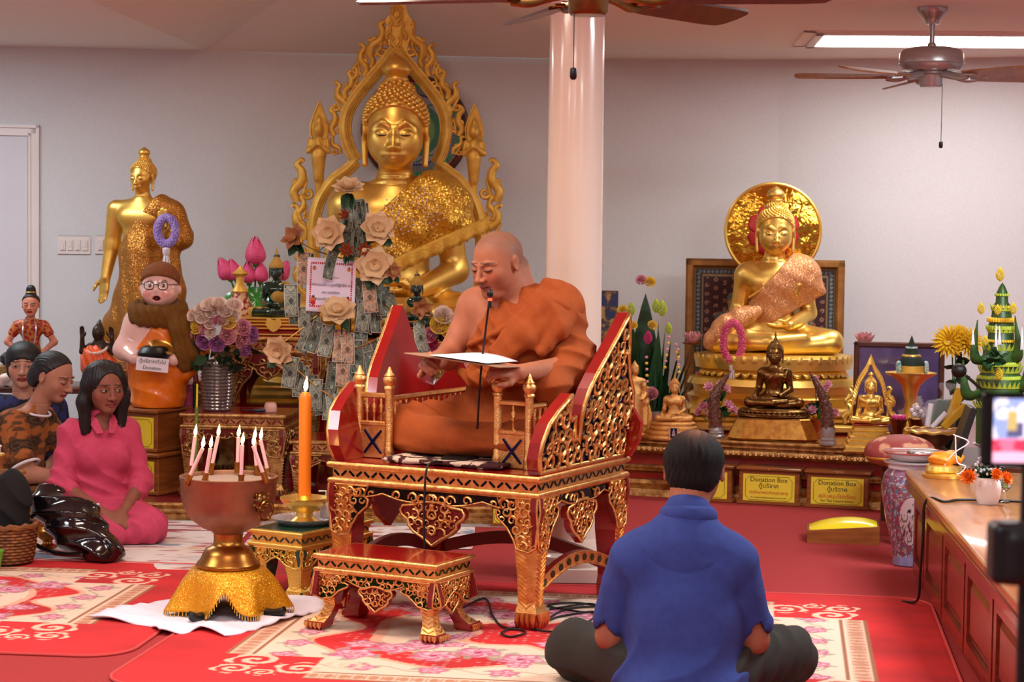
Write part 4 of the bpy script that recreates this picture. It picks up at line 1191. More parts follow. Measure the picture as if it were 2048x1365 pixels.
def carved_table(name, label, loc, rz, w, d, h, cat='table', group=None, mg=None, mtop=None, mins=None, leg='claw', pitch=.03, pend=(.26, .17), side_pend=True, stretch=False, k=1.0, mback=None, open_front=False):
 """front edge along y=0, depth to +y. k scales the mouldings"""
 mg, mtop, mins, mback = mg or m_goldleaf, mtop or m_redlac, mins or m_mirdark, mback or m_reddark
 t = thing(name, label, cat, loc, rz, group)
 b = MB(); b.box((-w / 2 + .004, .004, h - .022 * k), (w / 2 - .004, d - .004, h - .001)); b.build('table_top', mtop, t, smooth=0)
 moulding_loop('top_moulding', t, w - .02 * k, d - .02 * k, bead(.013 * k, h - .014 * k), mg, .01 * k)
 moulding_loop('lower_moulding', t, w - .024 * k, d - .024 * k, bead(.012 * k, h - .075 * k), mg, .012 * k)
 zf0, zf1 = h - .065 * k, h - .026 * k; ins = .016 * k
 f = MB(); f.box((-w / 2 + ins, ins, zf0), (w / 2 - ins, d - ins, zf1)); fz = f.build('frieze', mg, t, smooth=0)
 z_ = MB(); step = .034 * k
 for (axis, L, o) in (('y', w, ins), ('x', d, w / 2 - ins), ('x-', d, -w / 2 + ins)):
  n = max(4, int(L / step)); s = (L - 2 * ins) / n
  for i in range(n):
   c = -L / 2 + ins + (i + .5) * s if axis == 'y' else ins + (i + .5) * s
   a = math.radians(42 if i % 2 else -42); hl, hw = .017 * k, .0045 * k
   q = [(c + math.cos(a) * u * hl - math.sin(a) * v * hw, (zf0 + zf1) / 2 + math.sin(a) * u * hl + math.cos(a) * v * hw) for u, v in ((-1, 0), (-.7, -1), (.7, -1), (1, 0), (.7, 1), (-.7, 1))]
   if axis == 'y': z_.prism(q, 'y', o - .002, o + .002)
   else: z_.prism(q, 'x', o - .002, o + .002)
 tag(z_.build('mirror_lozenges', mins, fz, smooth=0), kind='stuff')
 za = h - .085 * k; ah = .05 * k
 def apron_outline(L):
  n = 4; pts = [(-L / 2, za), ]
  bot = []
  for i in range(n * 8 + 1):
   u = i / (n * 8); bot.append((-L / 2 + u * L, za - ah * (.62 + .38 * abs(math.sin(PI * u * n))) - ah * .25 * math.exp(-((u - .5) / .12) ** 2)))
  return [(L / 2, za)] + [(-L / 2, za)] + bot
 lw = .045 * k
 board('front_apron', t, apron_outline(w - .05 * k), 'y', .016 * k, .02 * k, mback, mg, mins, pitch, -1, .006 * k, 3, mirror=0.0)
 for sx in (-1, 1):
  ol = [(a + d / 2, z) for a, z in apron_outline(d - .05 * k)]
  board('side_apron', t, ol, 'x', sx * (w / 2 - .016 * k), .02 * k, mback, mg, mins, pitch, sx, .006 * k, 5)
 b = MB(); b.box((-w / 2 + .03 * k, d - .035 * k, za - ah), (w / 2 - .03 * k, d - .018 * k, za)); b.build('back_apron', mback, t, smooth=0)
 if pend:
  pw, ph = pend
  def leaf(c, pw=pw, ph=ph):
   zt = za - ah * .8
   half = [(.18, .0), (.28, -.08), (.48, -.12), (.53, -.24), (.50, -.36), (.40, -.46), (.40, -.56), (.30, -.72), (.15, -.84), (.0, -1.0)]
   return [(c - x * pw, zt + z * ph) for x, z in half] + [(c + x * pw, zt + z * ph) for x, z in half[-2::-1]]
  board('front_pendant', t, leaf(0), 'y', .02 * k, .025 * k, m_redlac, mg, mback, pitch * .95, -1, .010 * k, 8, mirror=0.0)
  if side_pend:
   for sx in (-1, 1): board('side_pendant', t, leaf(d / 2, pw * .95, ph), 'x', sx * (w / 2 - .02 * k), .025 * k, m_redlac, mg, mback, pitch * .9, sx, .010 * k, 9)
 # legs
 for sx in (-1, 1):
  for sy in (-1, 1):
   L = MB(); cx, cy = sx * (w / 2 - .058 * k), (d / 2 + sy * (d / 2 - .058 * k))
   hh = za
   if leg == 'claw':      prof = [(0, .040, .008), (.05, .047, .010), (.12, .044, .006), (.20, .034, 0), (.40, .038, 0), (.58, .045, .0), (.72, .046, 0), (1.0, .046, 0)]
   elif leg == 'cabriole': prof = [(0, .034, .036), (.06, .044, .036), (.14, .040, .03), (.26, .028, .006), (.42, .027, -.008), (.55, .034, -.004), (.7, .044, 0), (1.0, .046, 0)]
   else:                  prof = [(0, .044, 0), (.06, .046, 0), (.1, .036, 0), (.6, .038, 0), (1, .046, 0)]
   rings = []
   for f_, hw, out in prof:
    x, y = cx + sx * out * k, cy + sy * out * k; q = hw * k
    rings.append([(x - q, y - q, f_ * hh), (x + q, y - q, f_ * hh), (x + q, y + q, f_ * hh), (x - q, y + q, f_ * hh)])
   n = 4
   V = [p for r_ in rings for p in r_]
   for i in range(len(rings) - 1):
    for j in range(4):
     m = (j + 1) % 4
     outer = (j == 0 and sy < 0) or (j == 2 and sy > 0) or (j == 1 and sx > 0) or (j == 3 and sx < 0)
     claw = prof[i][0] < .1 and leg != 'plain'
     L.add([V[i * 4 + j], V[i * 4 + m], V[i * 4 + 4 + m], V[i * 4 + 4 + j]], [(0, 1, 2, 3)], 0 if outer and not claw else 1)
   L.add(rings[0], [(3, 2, 1, 0)], 1)
   lo = L.build('leg', [mg, m_redlac if mback is m_reddark else mback], t, smooth=0)
   o = MB()
   fx, fy = cx + sx * prof[1][2] * k, cy + sy * prof[1][2] * k; q = .047 * k
   if leg != 'plain':
    for (ax, s_) in (('y', sy), ('x', sx)):
     for c in (-.030, -.010, .010, .030):
      a0 = [(fx + c * k, fy + s_ * (q + .001), hh * .13), (fx + c * k * 1.05, fy + s_ * (q + .006 * k), hh * .075), (fx + c * k * 1.1, fy + s_ * (q + .002), hh * .02)]
      if ax == 'x': a0 = [(fx + s_ * (q + (.001, .006 * k, .002)[i]), fy + c * k * (1, 1.05, 1.1)[i], hh * (.13, .075, .02)[i]) for i in range(3)]
      o.tube(a0, [.010 * k, .009 * k, .001], 5)
   # chevrons down the two outer faces
   def prof_at(f_):
    for (a, b_) in zip(prof, prof[1:]):
     if a[0] <= f_ <= b_[0]:
      u = (f_ - a[0]) / (b_[0] - a[0]); return a[1] + (b_[1] - a[1]) * u, a[2] + (b_[2] - a[2]) * u
    return prof[-1][1], prof[-1][2]
   f_ = .16
   while f_ < .62:
    for ax in ('x', 'y'):
     ps = []
     for c, dz in ((-.85, .045), (0, 0), (.85, .045)):
      hw, out = prof_at(f_ + dz); x, y = cx + sx * out * k, cy + sy * out * k
      ps.append((x + c * hw * k, y + sy * (hw * k + .001), (f_ + dz) * hh) if ax == 'y' else (x + sx * (hw * k + .001), y + c * hw * k, (f_ + dz) * hh))
     o.tube(ps, .0032 * k, 4)
    f_ += .011 / hh * k * 1.5
   o.build('carved_relief', mg, lo, smooth=60)
   # flared brackets on the two outer faces
   bl = .175 * k; bz = hh * .58 if leg == 'claw' else hh * .52
   out0 = [(-.012, hh), (-.018, hh * .9), (-.03 if leg == 'cabriole' else -.006, hh * .75), (-.035 if leg == 'cabriole' else .0, hh * .62), (.03, bz), (.085, bz + .01), (.10, bz + hh * .10), (.125, bz + hh * .18), (.165, bz + hh * .25), (.172, bz + hh * .31), (.15, bz + hh * .34), (.17, hh)]
   out0 = [(a * k, z) for a, z in out0]
   if L:
    if w > bl * 1.6:
     ol = [(sx * (w / 2 - .012 * k - a), z) for a, z in out0]
     board('leg_bracket', t, ol, 'y', .010 * k if sy < 0 else d - .010 * k, .022 * k, mback, mg, mins, pitch * .95, sy, .008 * k, 11 + sx)
    if d > bl * 1.6:
     ol = [((.012 * k + a) if sy < 0 else d - .012 * k - a, z) for a, z in out0]
     board('leg_bracket', t, ol, 'x', sx * (w / 2 - .010 * k), .022 * k, mback, mg, mins, pitch * .95, sx, .008 * k, 17 + sy)
 if stretch:
  for nm, ax, o_, L0, L1 in (('side_stretcher', 'x', w / 2 - .05, .06, d - .06), ('side_stretcher', 'x', -w / 2 + .05, .06, d - .06), ('back_stretcher', 'y', d - .06, -w / 2 + .06, w / 2 - .06)):
   up, dn = [], []
   for i in range(21):
    u = i / 20; z = .135 + .075 * math.sin(PI * u); a = L0 + (L1 - L0) * u
    up.append((a, z + .026)); dn.append((a, z - .026))
   b = MB(); b.prism((dn + up[::-1]), ax, o_ - .013, o_ + .013, 0)
   so = b.build(nm, m_reddark, t, smooth=0)
   if ax == 'x':
    g = MB(); s_ = 1 if o_ > 0 else -1
    V = [(o_ + s_ * .0135, a, z + .001 * 0) for a, z in dn] + [(o_ + s_ * .0135, a, z) for a, z in up]
    g.add(V, [(i, i + 1, 22 + i, 21 + i) for i in range(20)])
    g.tube([(o_ + s_ * .014, a, z - .004) for a, z in up], .004, 5); g.tube([(o_ + s_ * .014, a, z + .004) for a, z in dn], .004, 5)
    g.build('gilt_face', mg, so, smooth=50)
    e = MB()
    for i in range(2, 19, 2):
     a, z = (up[i][0], (up[i][1] + dn[i][1]) / 2)
     e.prism([(a + .017 * math.cos(q * PI / 3), z + .015 * math.sin(q * PI / 3)) for q in range(6)], 'x', o_ + s_ * .0136, o_ + s_ * .016)
    e.build('mirror_lozenges', m_mirgreen, so, smooth=0)['kind'] = 'stuff'
 return t
TH = math.radians(-27.2)
THRONE = Vector((-0.299, 7.307, .0065))
throne = carved_table('throne', 'carved red and gold throne seat carrying the monk', THRONE, TH, .91, .815, .57, 'throne', pitch=.038, mins=m_mirdark, stretch=True, pend=(.27, .175))
def TW(x, y, z): return Matrix.Translation(THRONE) @ Matrix.Rotation(TH, 4, 'Z') @ Vector((x, y, z))
side = [(.03, .0), (.0, .06), (.005, .12), (.04, .19), (.10, .235), (.16, .268), (.205, .29), (.208, .25), (.213, .21), (.235, .195), (.265, .205), (.275, .165), (.29, .13), (.325, .10), (.312, .17), (.318, .24), (.345, .30), (.39, .355), (.45, .415), (.52, .485), (.575, .545), (.61, .58), (.635, .54), (.655, .48), (.68, .40), (.72, .33), (.775, .27), (.80, .20), (.805, .12), (.79, .05), (.775, .0)]
for sx in (-1, 1):
 tilt = lambda p, sx=sx: (p[0] + sx * .16 * (p[2] - .57), p[1], p[2])
 board('side_panel', throne, [(a, z + .57) for a, z in side], 'x', sx * .437, .045, m_redlac, m_goldmat if False else m_goldleaf, m_mirblue if sx > 0 else m_mirgreen, .060, sx, .016, 21 + sx, tiltfn=tilt)
wing = [(.10, 0), (.12, .17), (.20, .2), (.26, .29), (.315, .40), (.345, .335), (.40, .27), (.47, .21), (.515, .14), (.51, .07), (.47, 0)]
bk = MB()
for sx in (-1, 1):
 bk.prism([(sx * x, z + .57) for x, z in wing][::sx], 'y', .775, .80)
bk.box((-.12, .775, .57), (.12, .80, .74)); bk.build('back_panel', m_redlac, throne, smooth=0)
def post(mb, x, y, z0, H):
 mb.lathe([(.020, 0), (.022, .008), (.018, .018), (.022, .03), (.018, .045), (.0165, .05), (.0165, H - .075), (.021, H - .072), (.021, H - .064), (.017, H - .06), (.025, H - .045), (.026, H - .032), (.019, H - .024), (.021, H - .02), (.012, H - .008), (.004, H + .012), (0, H + .016)], 16, (x, y, z0))
for (xa, ya, xb, yb) in ((-.42, .175, -.282, .17), (.192, .172, .33, .16)):
 for x, y in ((xa, ya), (xb, yb)):
  b = MB(); post(b, x, y, .57, .345); b.build('gate_post', m_goldleaf, throne, smooth=50)
 d_ = MB(); mx, my = (xa + xb) / 2, (ya + yb) / 2
 d3 = MB(); d3.cbox((mx, my, .57 + .245), (xb - xa, .018, .02), bev=.004); d3.build('gate_rail', m_goldleaf, throne); d_.cbox((mx, my, .57 + .135), (xb - xa, .018, .02), bev=.004)
 d2 = MB(); d2.cbox((mx, my, .57 + .065), (xb - xa - .02, .012, .125)); g_ = d2.build('gate_panel', m_goldleaf, throne); d_.build('gate_rail', m_goldleaf, throne)
 x_ = MB()
 for s in (-1,): x_.tube([(mx - s * .038, my - .008, .59), (mx, my - .009, .635), (mx + s * .038, my - .008, .68)], [.005, .007, .005], 4)
 x2 = MB(); x2.tube([(mx - .038, my - .008, .59), (mx, my - .0095, .635), (mx + .038, my - .008, .68)], [.005, .007, .005], 4); x2.build('blue_cross', m_mirblue, g_, smooth=0)
 scrollwork(x_, [(mx - .045, .58), (mx + .045, .58), (mx + .045, .69), (mx - .045, .69)], .02, lambda a, z, l, my=my: (a, my - .006 - l * .4, z), 3) if False else None
 x_.build('blue_cross', m_mirblue, g_, smooth=0)
 for q in (-1, 0, 1) if xa < 0 else (0,):
  s_ = MB(); s_.lathe([(.004, 0), (.004, .03), (.009, .038), (.005, .046), (.010, .06), (.004, .072), (.006, .08), (.002, .10), (0, .102)], 10, (mx + q * .032, my, .57 + .145)); s_.build('baluster', m_goldleaf, throne, smooth=60)
for x0, y0, x1, y1 in ((-.282, .17, -.27, .76), (.33, .16, .345, .76)):
 b = MB(); b.tube([(x0, y0, .57 + .235), (x1, y1, .57 + .235)], .011, 6); b.tube([(x0, y0, .57 + .13), (x1, y1, .57 + .13)], .008, 6); b.build('side_rail', m_goldleaf, throne)
 for i in range(1, 14):
  u = i / 14
  b = MB(); b.lathe([(.005, 0), (.008, .025), (.0045, .04), (.009, .058), (.004, .07), (.007, .09), (.005, .10)], 8, (x0 + (x1 - x0) * u, y0 + (y1 - y0) * u, .57 + .13)); b.build('baluster', m_goldleaf, throne, smooth=60)
b = MB(); b.tube([(-.27, .76, .57 + .235), (.345, .76, .57 + .235)], .011, 6); b.build('back_rail', m_goldleaf, throne)
# the little stool before it
FLs, FRs = Vector((-.715, 7.107, 0)), Vector((-.256, 6.872, 0))
stool = carved_table('footstool', 'small red topped gilded footstool in front of the throne', (FLs + FRs) / 2 + Vector((0, 0, .0065)), TH, .516, .285, .28, 'stool', pitch=.026, mins=m_mirgreen, leg='cabriole', pend=(.14, .10), side_pend=True, k=.82)
# green-topped table with the orange candle
m_greenlac = mat('green_lacquer', (16, 52, 34), 0.25, coat=.4)
gt = Vector((-.82, 7.68, .0065)); r32 = math.radians(-30)
gc = gt + Vector((-.13 * math.cos(r32), -.13 * math.sin(r32), 0))
green = carved_table('green_table', 'green and gold carved table under the orange candle', gc, r32, .27, .50, .262, 'table', pitch=.03, mg=m_gold, mtop=m_greenlac, mins=m_greenlac, mback=m_greenlac, leg='claw', pend=None, k=.85)
# altar platform on the left and its carved tables
plat = thing('altar_platform', 'low gold edged red platform under the left altar', 'platform', (-.98, 9.80, 0), 0); plat['kind'] = 'structure'
b = MB(); b.box((-1.6, .02, .0), (.86, 2.85, .085)); b.build('platform_deck', m_reddark, plat, smooth=0)
moulding_loop('platform_moulding', plat, 2.46, 2.83, [(.0, .086), (.012, .086), (.02, .074), (.012, .066), (.03, .05), (.03, .04), (.022, .034), (.034, .02), (.034, .0), (0, 0)], m_palegold, .02)
tA = carved_table('altar_table', 'pale gilded carved altar table bearing the ribbed flower vase', (-1.425, 10.02, .085), math.radians(-5), .55, .40, .435, 'altar table', 'left altar tables', mg=m_palegold, mins=m_reddark, leg='claw', pend=None, pitch=.036, k=.95)
tB = carved_table('altar_table', 'tall gilded carved altar table with open arch behind the white candle jar', (-1.33, 10.66, .085), math.radians(-3), .58, .44, .80, 'altar table', 'left altar tables', mg=m_palegold, mins=m_reddark, leg='claw', pend=(.17, .10), side_pend=False, pitch=.040, k=1.15)
tC = carved_table('altar_table', 'low gilded carved altar table below the hanging banknotes', (-.83, 9.98, .085), math.radians(-4), .60, .42, .305, 'altar table', 'left altar tables', mg=m_palegold, mins=m_reddark, leg='claw', pend=None, pitch=.036, k=.9)
tD = carved_table('altar_table', 'narrow gilded carved altar table between flower vase and tall table', (-1.83, 10.75, .085), 0, .36, .34, .55, 'altar table', 'left altar tables', mg=m_palegold, mins=m_reddark, leg='claw', pend=None, pitch=.036, k=1.0)
# tall gilded plinth of the great statue
pl = thing('statue_plinth', 'stepped red and gold plinth beneath the huge golden statue', 'plinth', (BX, BY - .65, 0.085))
zt = BZ - .22 * W1 - .085
def tier(name, hw, z0, z1, m, d0=0.0):
 b = MB(); b.box((-hw, d0, z0), (hw, 1.28 - d0 * .3, z1)); return b.build(name, m, pl, smooth=0)
for i, (z0, z1, hw) in enumerate(((0, .25, .98), (.25, .44, .90), (.44, zt, .84))):
 tier('tier', hw, z0, z1, m_redlac, i * .04)
 moulding_loop('tier_moulding', pl, hw * 2, 1.26 - i * .05, [(0, z1), (.02, z1), (.03, z1 - .02), (.012, z1 - .035), (.02, z1 - .05), (0, z1 - .06)], m_goldb, i * .04)
 moulding_loop('tier_moulding', pl, hw * 2, 1.26 - i * .05, [(0, z0 + .05), (.02, z0 + .04), (.03, z0 + .02), (.03, z0), (0, z0)], m_gold, i * .04)
# right-hand altar platform
AR = math.radians(-20)
ap = thing('altar_platform', 'gold moulded red platform under the right altar', 'platform', (1.40, 10.74, 0), AR); ap['kind'] = 'structure'
b = MB(); b.box((-1.0, .03, 0), (1.9, 1.9, .325)); b.build('platform_deck', m_redlac, ap, smooth=0)
def rail(name, prof, x0=-1.0, x1=1.9):
 b = MB(); b.loft([[(x, .03 - o, z) for o, z in prof] for x in (x0, x1)], True, True); return b.build(name, m_palegold, ap, smooth=35)
rail('top_moulding', [(0, .335), (.05, .335), (.055, .325), (.045, .318), (.06, .308), (.06, .30), (.05, .294), (.075, .282), (.08, .262), (.06, .245), (.03, .238), (0, .236)])
rail('middle_moulding', [(0, .175), (.02, .172), (.028, .16), (.02, .148), (.03, .14), (0, .13)])
rail('base_moulding', [(0, .095), (.025, .09), (.04, .07), (.03, .05), (.05, .04), (.055, .0), (0, 0)])
eg = MB()
for i in range(90): eg.sph((-.98 + i * .0318, -.048, .270), (.012, .006, .012), 6, 4)
tag(eg.build('egg_beading', m_palegold, ap), kind='stuff')
# ================================================================== people
m_skin = mat('skin', (150, 96, 70), 0.58, spec=.3, attr=True, bump=.12, bscale=260)
def cloth(name, col, rough=.85, col2=None, bump=.35, bscale=420, **k):
 return mat(name, col, rough, col2=col2 or tuple(int(v * .94) for v in col), nscale=40, bump=bump, bscale=bscale, **k)
m_robe = cloth('saffron_robe', (156, 71, 14), .85, (148, 66, 12))
m_polo = cloth('blue_polo', (50, 68, 138), .9, (46, 62, 130), bump=.6, bscale=700)
m_trou = cloth('dark_olive_trousers', (44, 40, 34), .9)
m_pink = cloth('pink_cotton', (196, 66, 96), .85, (188, 60, 90))
m_hair = mat('black_hair', (16, 12, 12), .42, bump=.6, bscale=60, stretch=(4, 4, .6))
m_hairline = mat('grey_black_hair', (30, 25, 24), .5, bump=.9, bscale=120, stretch=(4, 4, 1), col2=(44, 36, 34), nscale=30)
def local(V, M):
 Mi = np.array(M.inverted()); return V @ Mi[:3, :3].T + Mi[:3, 3]
def skin_cols(base, HM, lips=(150, 66, 60), brow=(40, 28, 24), eyes='open', scalp=None, look=0.0, extra=None, browt=.028):
 base = np.array(base, float)
 def f(V):
  n = fbm(V[:, 0] * 30 + V[:, 2] * 19, V[:, 1] * 30 + V[:, 2] * 11, 3, 3)
  c = base[None] * (.93 + .14 * n)[:, None]
  q = local(V, HM); x, y, z = q.T; hd = (np.abs(x) < 1) & (np.abs(z) < 1.2) & (np.abs(y) < 1.3); fr = hd & (y < -.35)
  def put(m, col, w=1.0):
   w = np.clip(m, 0, 1)[:, None] * w if m.dtype != bool else m[:, None] * w
   c[:] = c * (1 - w) + np.array(col, float) * w
  ch = np.exp(-(((np.abs(x) - .38) / .2) ** 2 + ((z + .2) / .22) ** 2)) * fr; put(ch, base * np.array((1.06, .9, .88)), .6)
  put(np.exp(-(((np.abs(x) - .29) / .2) ** 2 + ((z + .0) / .12) ** 2)) * fr, base * .78, .55)
  mouth = fr & (np.abs(x) < .24) & (y < -.6)
  up = mouth & (z > -.55) & (z < -.455 - .22 * np.abs(x) ** 1.3); dn = mouth & (z <= -.55) & (z > -.66 + .35 * x * x)
  put(up | dn, lips); put(mouth & (np.abs(z + .55) < .016 + .0 * x), np.array(lips) * .35)
  for s in (-1, 1):
   u = (x * s - .29)
   bz = .235 - .45 * u * u - .06 * u; put(fr & (np.abs(u) < .24) & (np.abs(z - bz) < browt * (1.1 - np.abs(u) * 2.2)), brow, .7)
   if eyes == 'open':
    e = (u / .135) ** 2 + ((z - .012) / .036) ** 2; put(fr & (e < 1), (150, 134, 126))
    i = ((u - look * s) / .05) ** 2 + ((z - .012) / .05) ** 2; put(fr & (e < 1) & (i < 1), (22, 14, 12))
    put(fr & (e < 1.75) & (e >= 1) & (z > .012), (26, 18, 16)); put(fr & (e < 1.5) & (e >= 1) & (z <= .012), base * .6)
   else:
    zl = -.030 + .5 * u * u; put(fr & (np.abs(u) < .16) & (np.abs(z - zl) < .018), base * .22)
  for s in (-1, 1): put(np.exp(-(((x - s * .1) / .05) ** 2 + ((z + .37) / .03) ** 2)) * fr * (y < -.8), base * .35, .8)
  if scalp is not None:
   m = np.clip((z * .8 + y * .62 - .02) / .4, 0, 1) * hd * (np.abs(x) < .74) * (z > -.35); put(m.astype(float), scalp, .5)
  if extra: extra(c, V, q)
  return np.clip(c, 0, 255)
 return f
def person(name, label, loc, rz, group=None):
 return thing(name, label, 'person', loc, rz, group)
def wr(amp, fr, ax, seed=0, sharp=True, lo=None, hi=None):
 """cloth folds: ridges running across direction ax, bent by slow noise"""
 ax = np.array(ax, float)
 def f(p):
  ph = p @ ax * fr + 2.2 * np.sin(p[:, 0] * 9 + seed) + 1.7 * np.sin(p[:, 2] * 11 + seed * 2.1) + 1.3 * np.sin(p[:, 1] * 13 + seed * .7)
  s = np.sin(ph)
  w = (1 if lo is None else np.clip((p[:, 2] - lo) / .07, 0, 1)) * (1 if hi is None else np.clip((hi - p[:, 2]) / .07, 0, 1))
  return amp * ((np.abs(s) * 2 - 1) if sharp else s) * w
 return f
# ------------------------------------------------------------------ the monk on the throne
mk = person('person', 'monk in saffron robe reading aloud on the carved throne', Vector((.02, 7.74, .604)), math.radians(-30))
HM = Matrix.Translation((-.045, -.085, .735)) @ Matrix.Rotation(math.radians(-16), 4, 'Z') @ Matrix.Rotation(math.radians(17), 4, 'X') @ Matrix.Scale(.124, 4)
def monk_skin():
 B = Body()
 B.ell((0, 0, .28), (.17, .12, .2), .1); B.ell((0, -.005, .46), (.185, .12, .16), .1)
 B.cap((-.16, .01, .565), (.16, .01, .565), .065, None, .08)
 B.cap((0, .01, .58), (-.025, -.03, .67), .066, .062, .05); B.cap((.0, .03, .58), (-.03, .02, .72), .06, .06, .05)
 B.ell((-.19, .0, .56), (.066, .07, .07), .06)
 B.chain([(-.205, .0, .55), (-.255, -.10, .36)], (.058, .046), .04); B.chain([(-.255, -.10, .36), (-.15, -.40, .36)], (.048, .031), .03)
 hand_ops(B, aim((-.15, -.40, .36), (.35, -.9, .12), (-.75, -.2, .55)), .18, .75, .008, mirror=1, thumb=.3)
 B.ell((.19, .0, .56), (.066, .07, .07), .06); B.chain([(.19, .0, .55), (.25, -.08, .34)], (.05, .042), .04); B.chain([(.25, -.08, .34), (.225, -.38, .335)], (.044, .031), .03)
 hand_ops(B, aim((.225, -.38, .335), (-.55, -.8, .16), (.7, -.3, .5)), .17, .9, .008, mirror=-1, thumb=.3)
 B.frame(HM); head_ops(B, nose=1.15, jaw=1.12); B.ell((0, -.45, -.85), (.3, .3, .16), .15); B.frame()
 return B
face_box = lambda c, r: (np.array(c) - r, np.array(c) + r)
sm = monk_skin(); hc = np.array(HM.translation)
share(body_mesh('body', sm, .005, m_skin, cols=skin_cols((168, 104, 76), HM, eyes='closed', lips=(146, 82, 72), brow=(70, 52, 44), scalp=(96, 74, 64)),
      parts=[(.0034, (-1, -1, .2), (1, 1, 1))]), 'body', mk)
B = Body()   # the robe
o = .016
B.ell((0, .0, .26), (.185 + o, .135 + o, .2), .1); B.ell((0, -.005, .45), (.185 + o, .12 + o, .16), .1)
B.cap((-.05, .02, .575), (.17, .01, .570), .070 + o, None, .08); B.cap((.05, .03, .60), (.02, .05, .63), .045, .035, .05)
B.ell((.19, .0, .55), (.085, .09, .085), .08)
B.chain([(.195, .02, .54), (.265, -.04, .34)], (.078, .08), .05); B.chain([(.265, -.04, .34), (.25, -.2, .28)], (.08, .066), .05)   # left sleeve
B.chain([(.265, .0, .36), (.28, .0, .12)], (.085, .07), .06); B.chain([(.27, -.18, .28), (.27, -.14, .12)], (.05, .045), .05)
B.ell((0, .06, .09), (.24, .19, .12), .08)
B.chain([(-.13, -.02, .10), (-.36, -.26, .085)], (.115, .095), .08); B.chain([(.12, -.0, .10), (.255, -.20, .082)], (.10, .08), .07)
B.chain([(-.36, -.26, .08), (-.05, -.36, .07)], (.09, .062), .05); B.chain([(.255, -.20, .075), (.0, -.30, .06)], (.08, .06), .05)
B.ell((0, -.22, .05), (.32, .17, .05), .06); B.ell((-.25, -.22, .035), (.2, .16, .035), .04)
B.fn(wr(.0065, 34, (.55, .1, .85), 1, lo=.18), (-1,) * 3, (1,) * 3); B.fn(wr(.006, 30, (.3, .9, .5), 4, hi=.26), (-1,) * 3, (1,) * 3)
B.fn(lambda p: (-(p[:, 0] + .075) * .86 + (p[:, 2] - .56) * .52) * (p[:, 2] > .27) - .05 * (p[:, 2] <= .27), (-1,) * 3, (1,) * 3, op='i')
B.fn(lambda p: -p[:, 2] + .004, (-1,) * 3, (1,) * 3, op='i')
B.chain([(-.215, -.02, .40), (-.13, -.135, .42), (.0, -.15, .47), (.10, -.10, .555), (.13, -.03, .62)], (.012,) * 5, .012)
share(body_mesh('robe', B, .0056, m_robe), 'robe', mk)
B = Body()   # broad folded band over the left shoulder
B.chain([(.115, .09, .60), (.13, .01, .645), (.13, -.08, .60), (.07, -.14, .50), (-.01, -.165, .40)], (.03, .03, .028, .026, .02), .03)
B.chain([(.20, .09, .56), (.225, .0, .615), (.22, -.085, .55), (.15, -.15, .45), (.05, -.175, .36)], (.03, .03, .028, .026, .02), .03)
B.chain([(.16, .09, .585), (.18, .0, .635), (.175, -.085, .58), (.11, -.15, .475), (.02, -.172, .38)], (.032, .032, .03, .028, .02), .04)
B.chain([(.22, .09, .52), (.255, .0, .565), (.25, -.09, .49), (.2, -.15, .40)], (.03, .03, .026, .02), .05)
B.fn(wr(.003, 60, (.8, .2, .55), 2), (-1,) * 3, (1,) * 3)
share(body_mesh('shoulder_band', B, .0056, m_robe), 'shoulder_band', mk)
B = Body(); B.chain([(-.19, -.10, .30), (-.08, -.175, .285), (.06, -.18, .29), (.17, -.13, .30)], (.026, .03, .03, .026), .03); B.fn(wr(.006, 60, (.4, .3, .9), 7), (-1,) * 3, (1,) * 3)
m_robed = cloth('brown_sash', (166, 82, 24), .85)
share(body_mesh('waist_sash', B, .006, m_robed), 'waist_sash', mk)
# ------------------------------------------------------------------ the man seen from behind
mn = person('person', 'man in blue polo shirt seated cross-legged with back turned', Vector((.545, 6.10, .0065)), PI - math.radians(4))
HM = Matrix.Translation((-.03, -.05, .712)) @ Matrix.Rotation(math.radians(6), 4, 'X') @ Matrix.Rotation(math.radians(-8), 4, 'Z') @ Matrix.Scale(.122, 4)
B = Body(); B.cap((0, .05, .50), (-.02, -.01, .68), .068, .062, .05); B.cap((-.06, .03, .50), (.06, .03, .50), .04, None, .04)
for s in (-1, 1):
 B.chain([(s * .165, .04, .44), (s * .222, -.005, .19), (s * .19, -.20, .12)], (.052, .045, .032), .03)
 hand_ops(B, aim((s * .18, -.20, .12), (-s * .6, -.8, -.1), (0, -.2, 1)), .18, .35, .008, mirror=s)
B.frame(HM); head_ops(B); B.frame()
share(body_mesh('body', B, .005, m_skin, cols=skin_cols((150, 90, 66), HM), parts=[(.006, (-1, -1, 0), (1, 1, .56)), (.0034, (-.25, -.3, .555), (.25, .3, 1))]), 'body', mn)
B = Body().frame(HM); B.ell((0, .13, .27), (.79, .90, .79)); B.ell((0, .35, -.2), (.64, .62, .5), .2)
B.fn(lambda p: -(p[:, 2] * .62 + p[:, 1] * .78 - .0), (-2,) * 3, (2,) * 3, op='i'); B.fn(lambda p: -(p[:, 2] + .62), (-2,) * 3, (2,) * 3, op='i')
B.fn(lambda p: .006 * np.sin(p[:, 0] * 42 + 5 * np.sin(p[:, 2] * 4)) + .006 * np.sin(p[:, 0] * 90 + p[:, 1] * 30), (-2,) * 3, (2,) * 3)
B.frame()
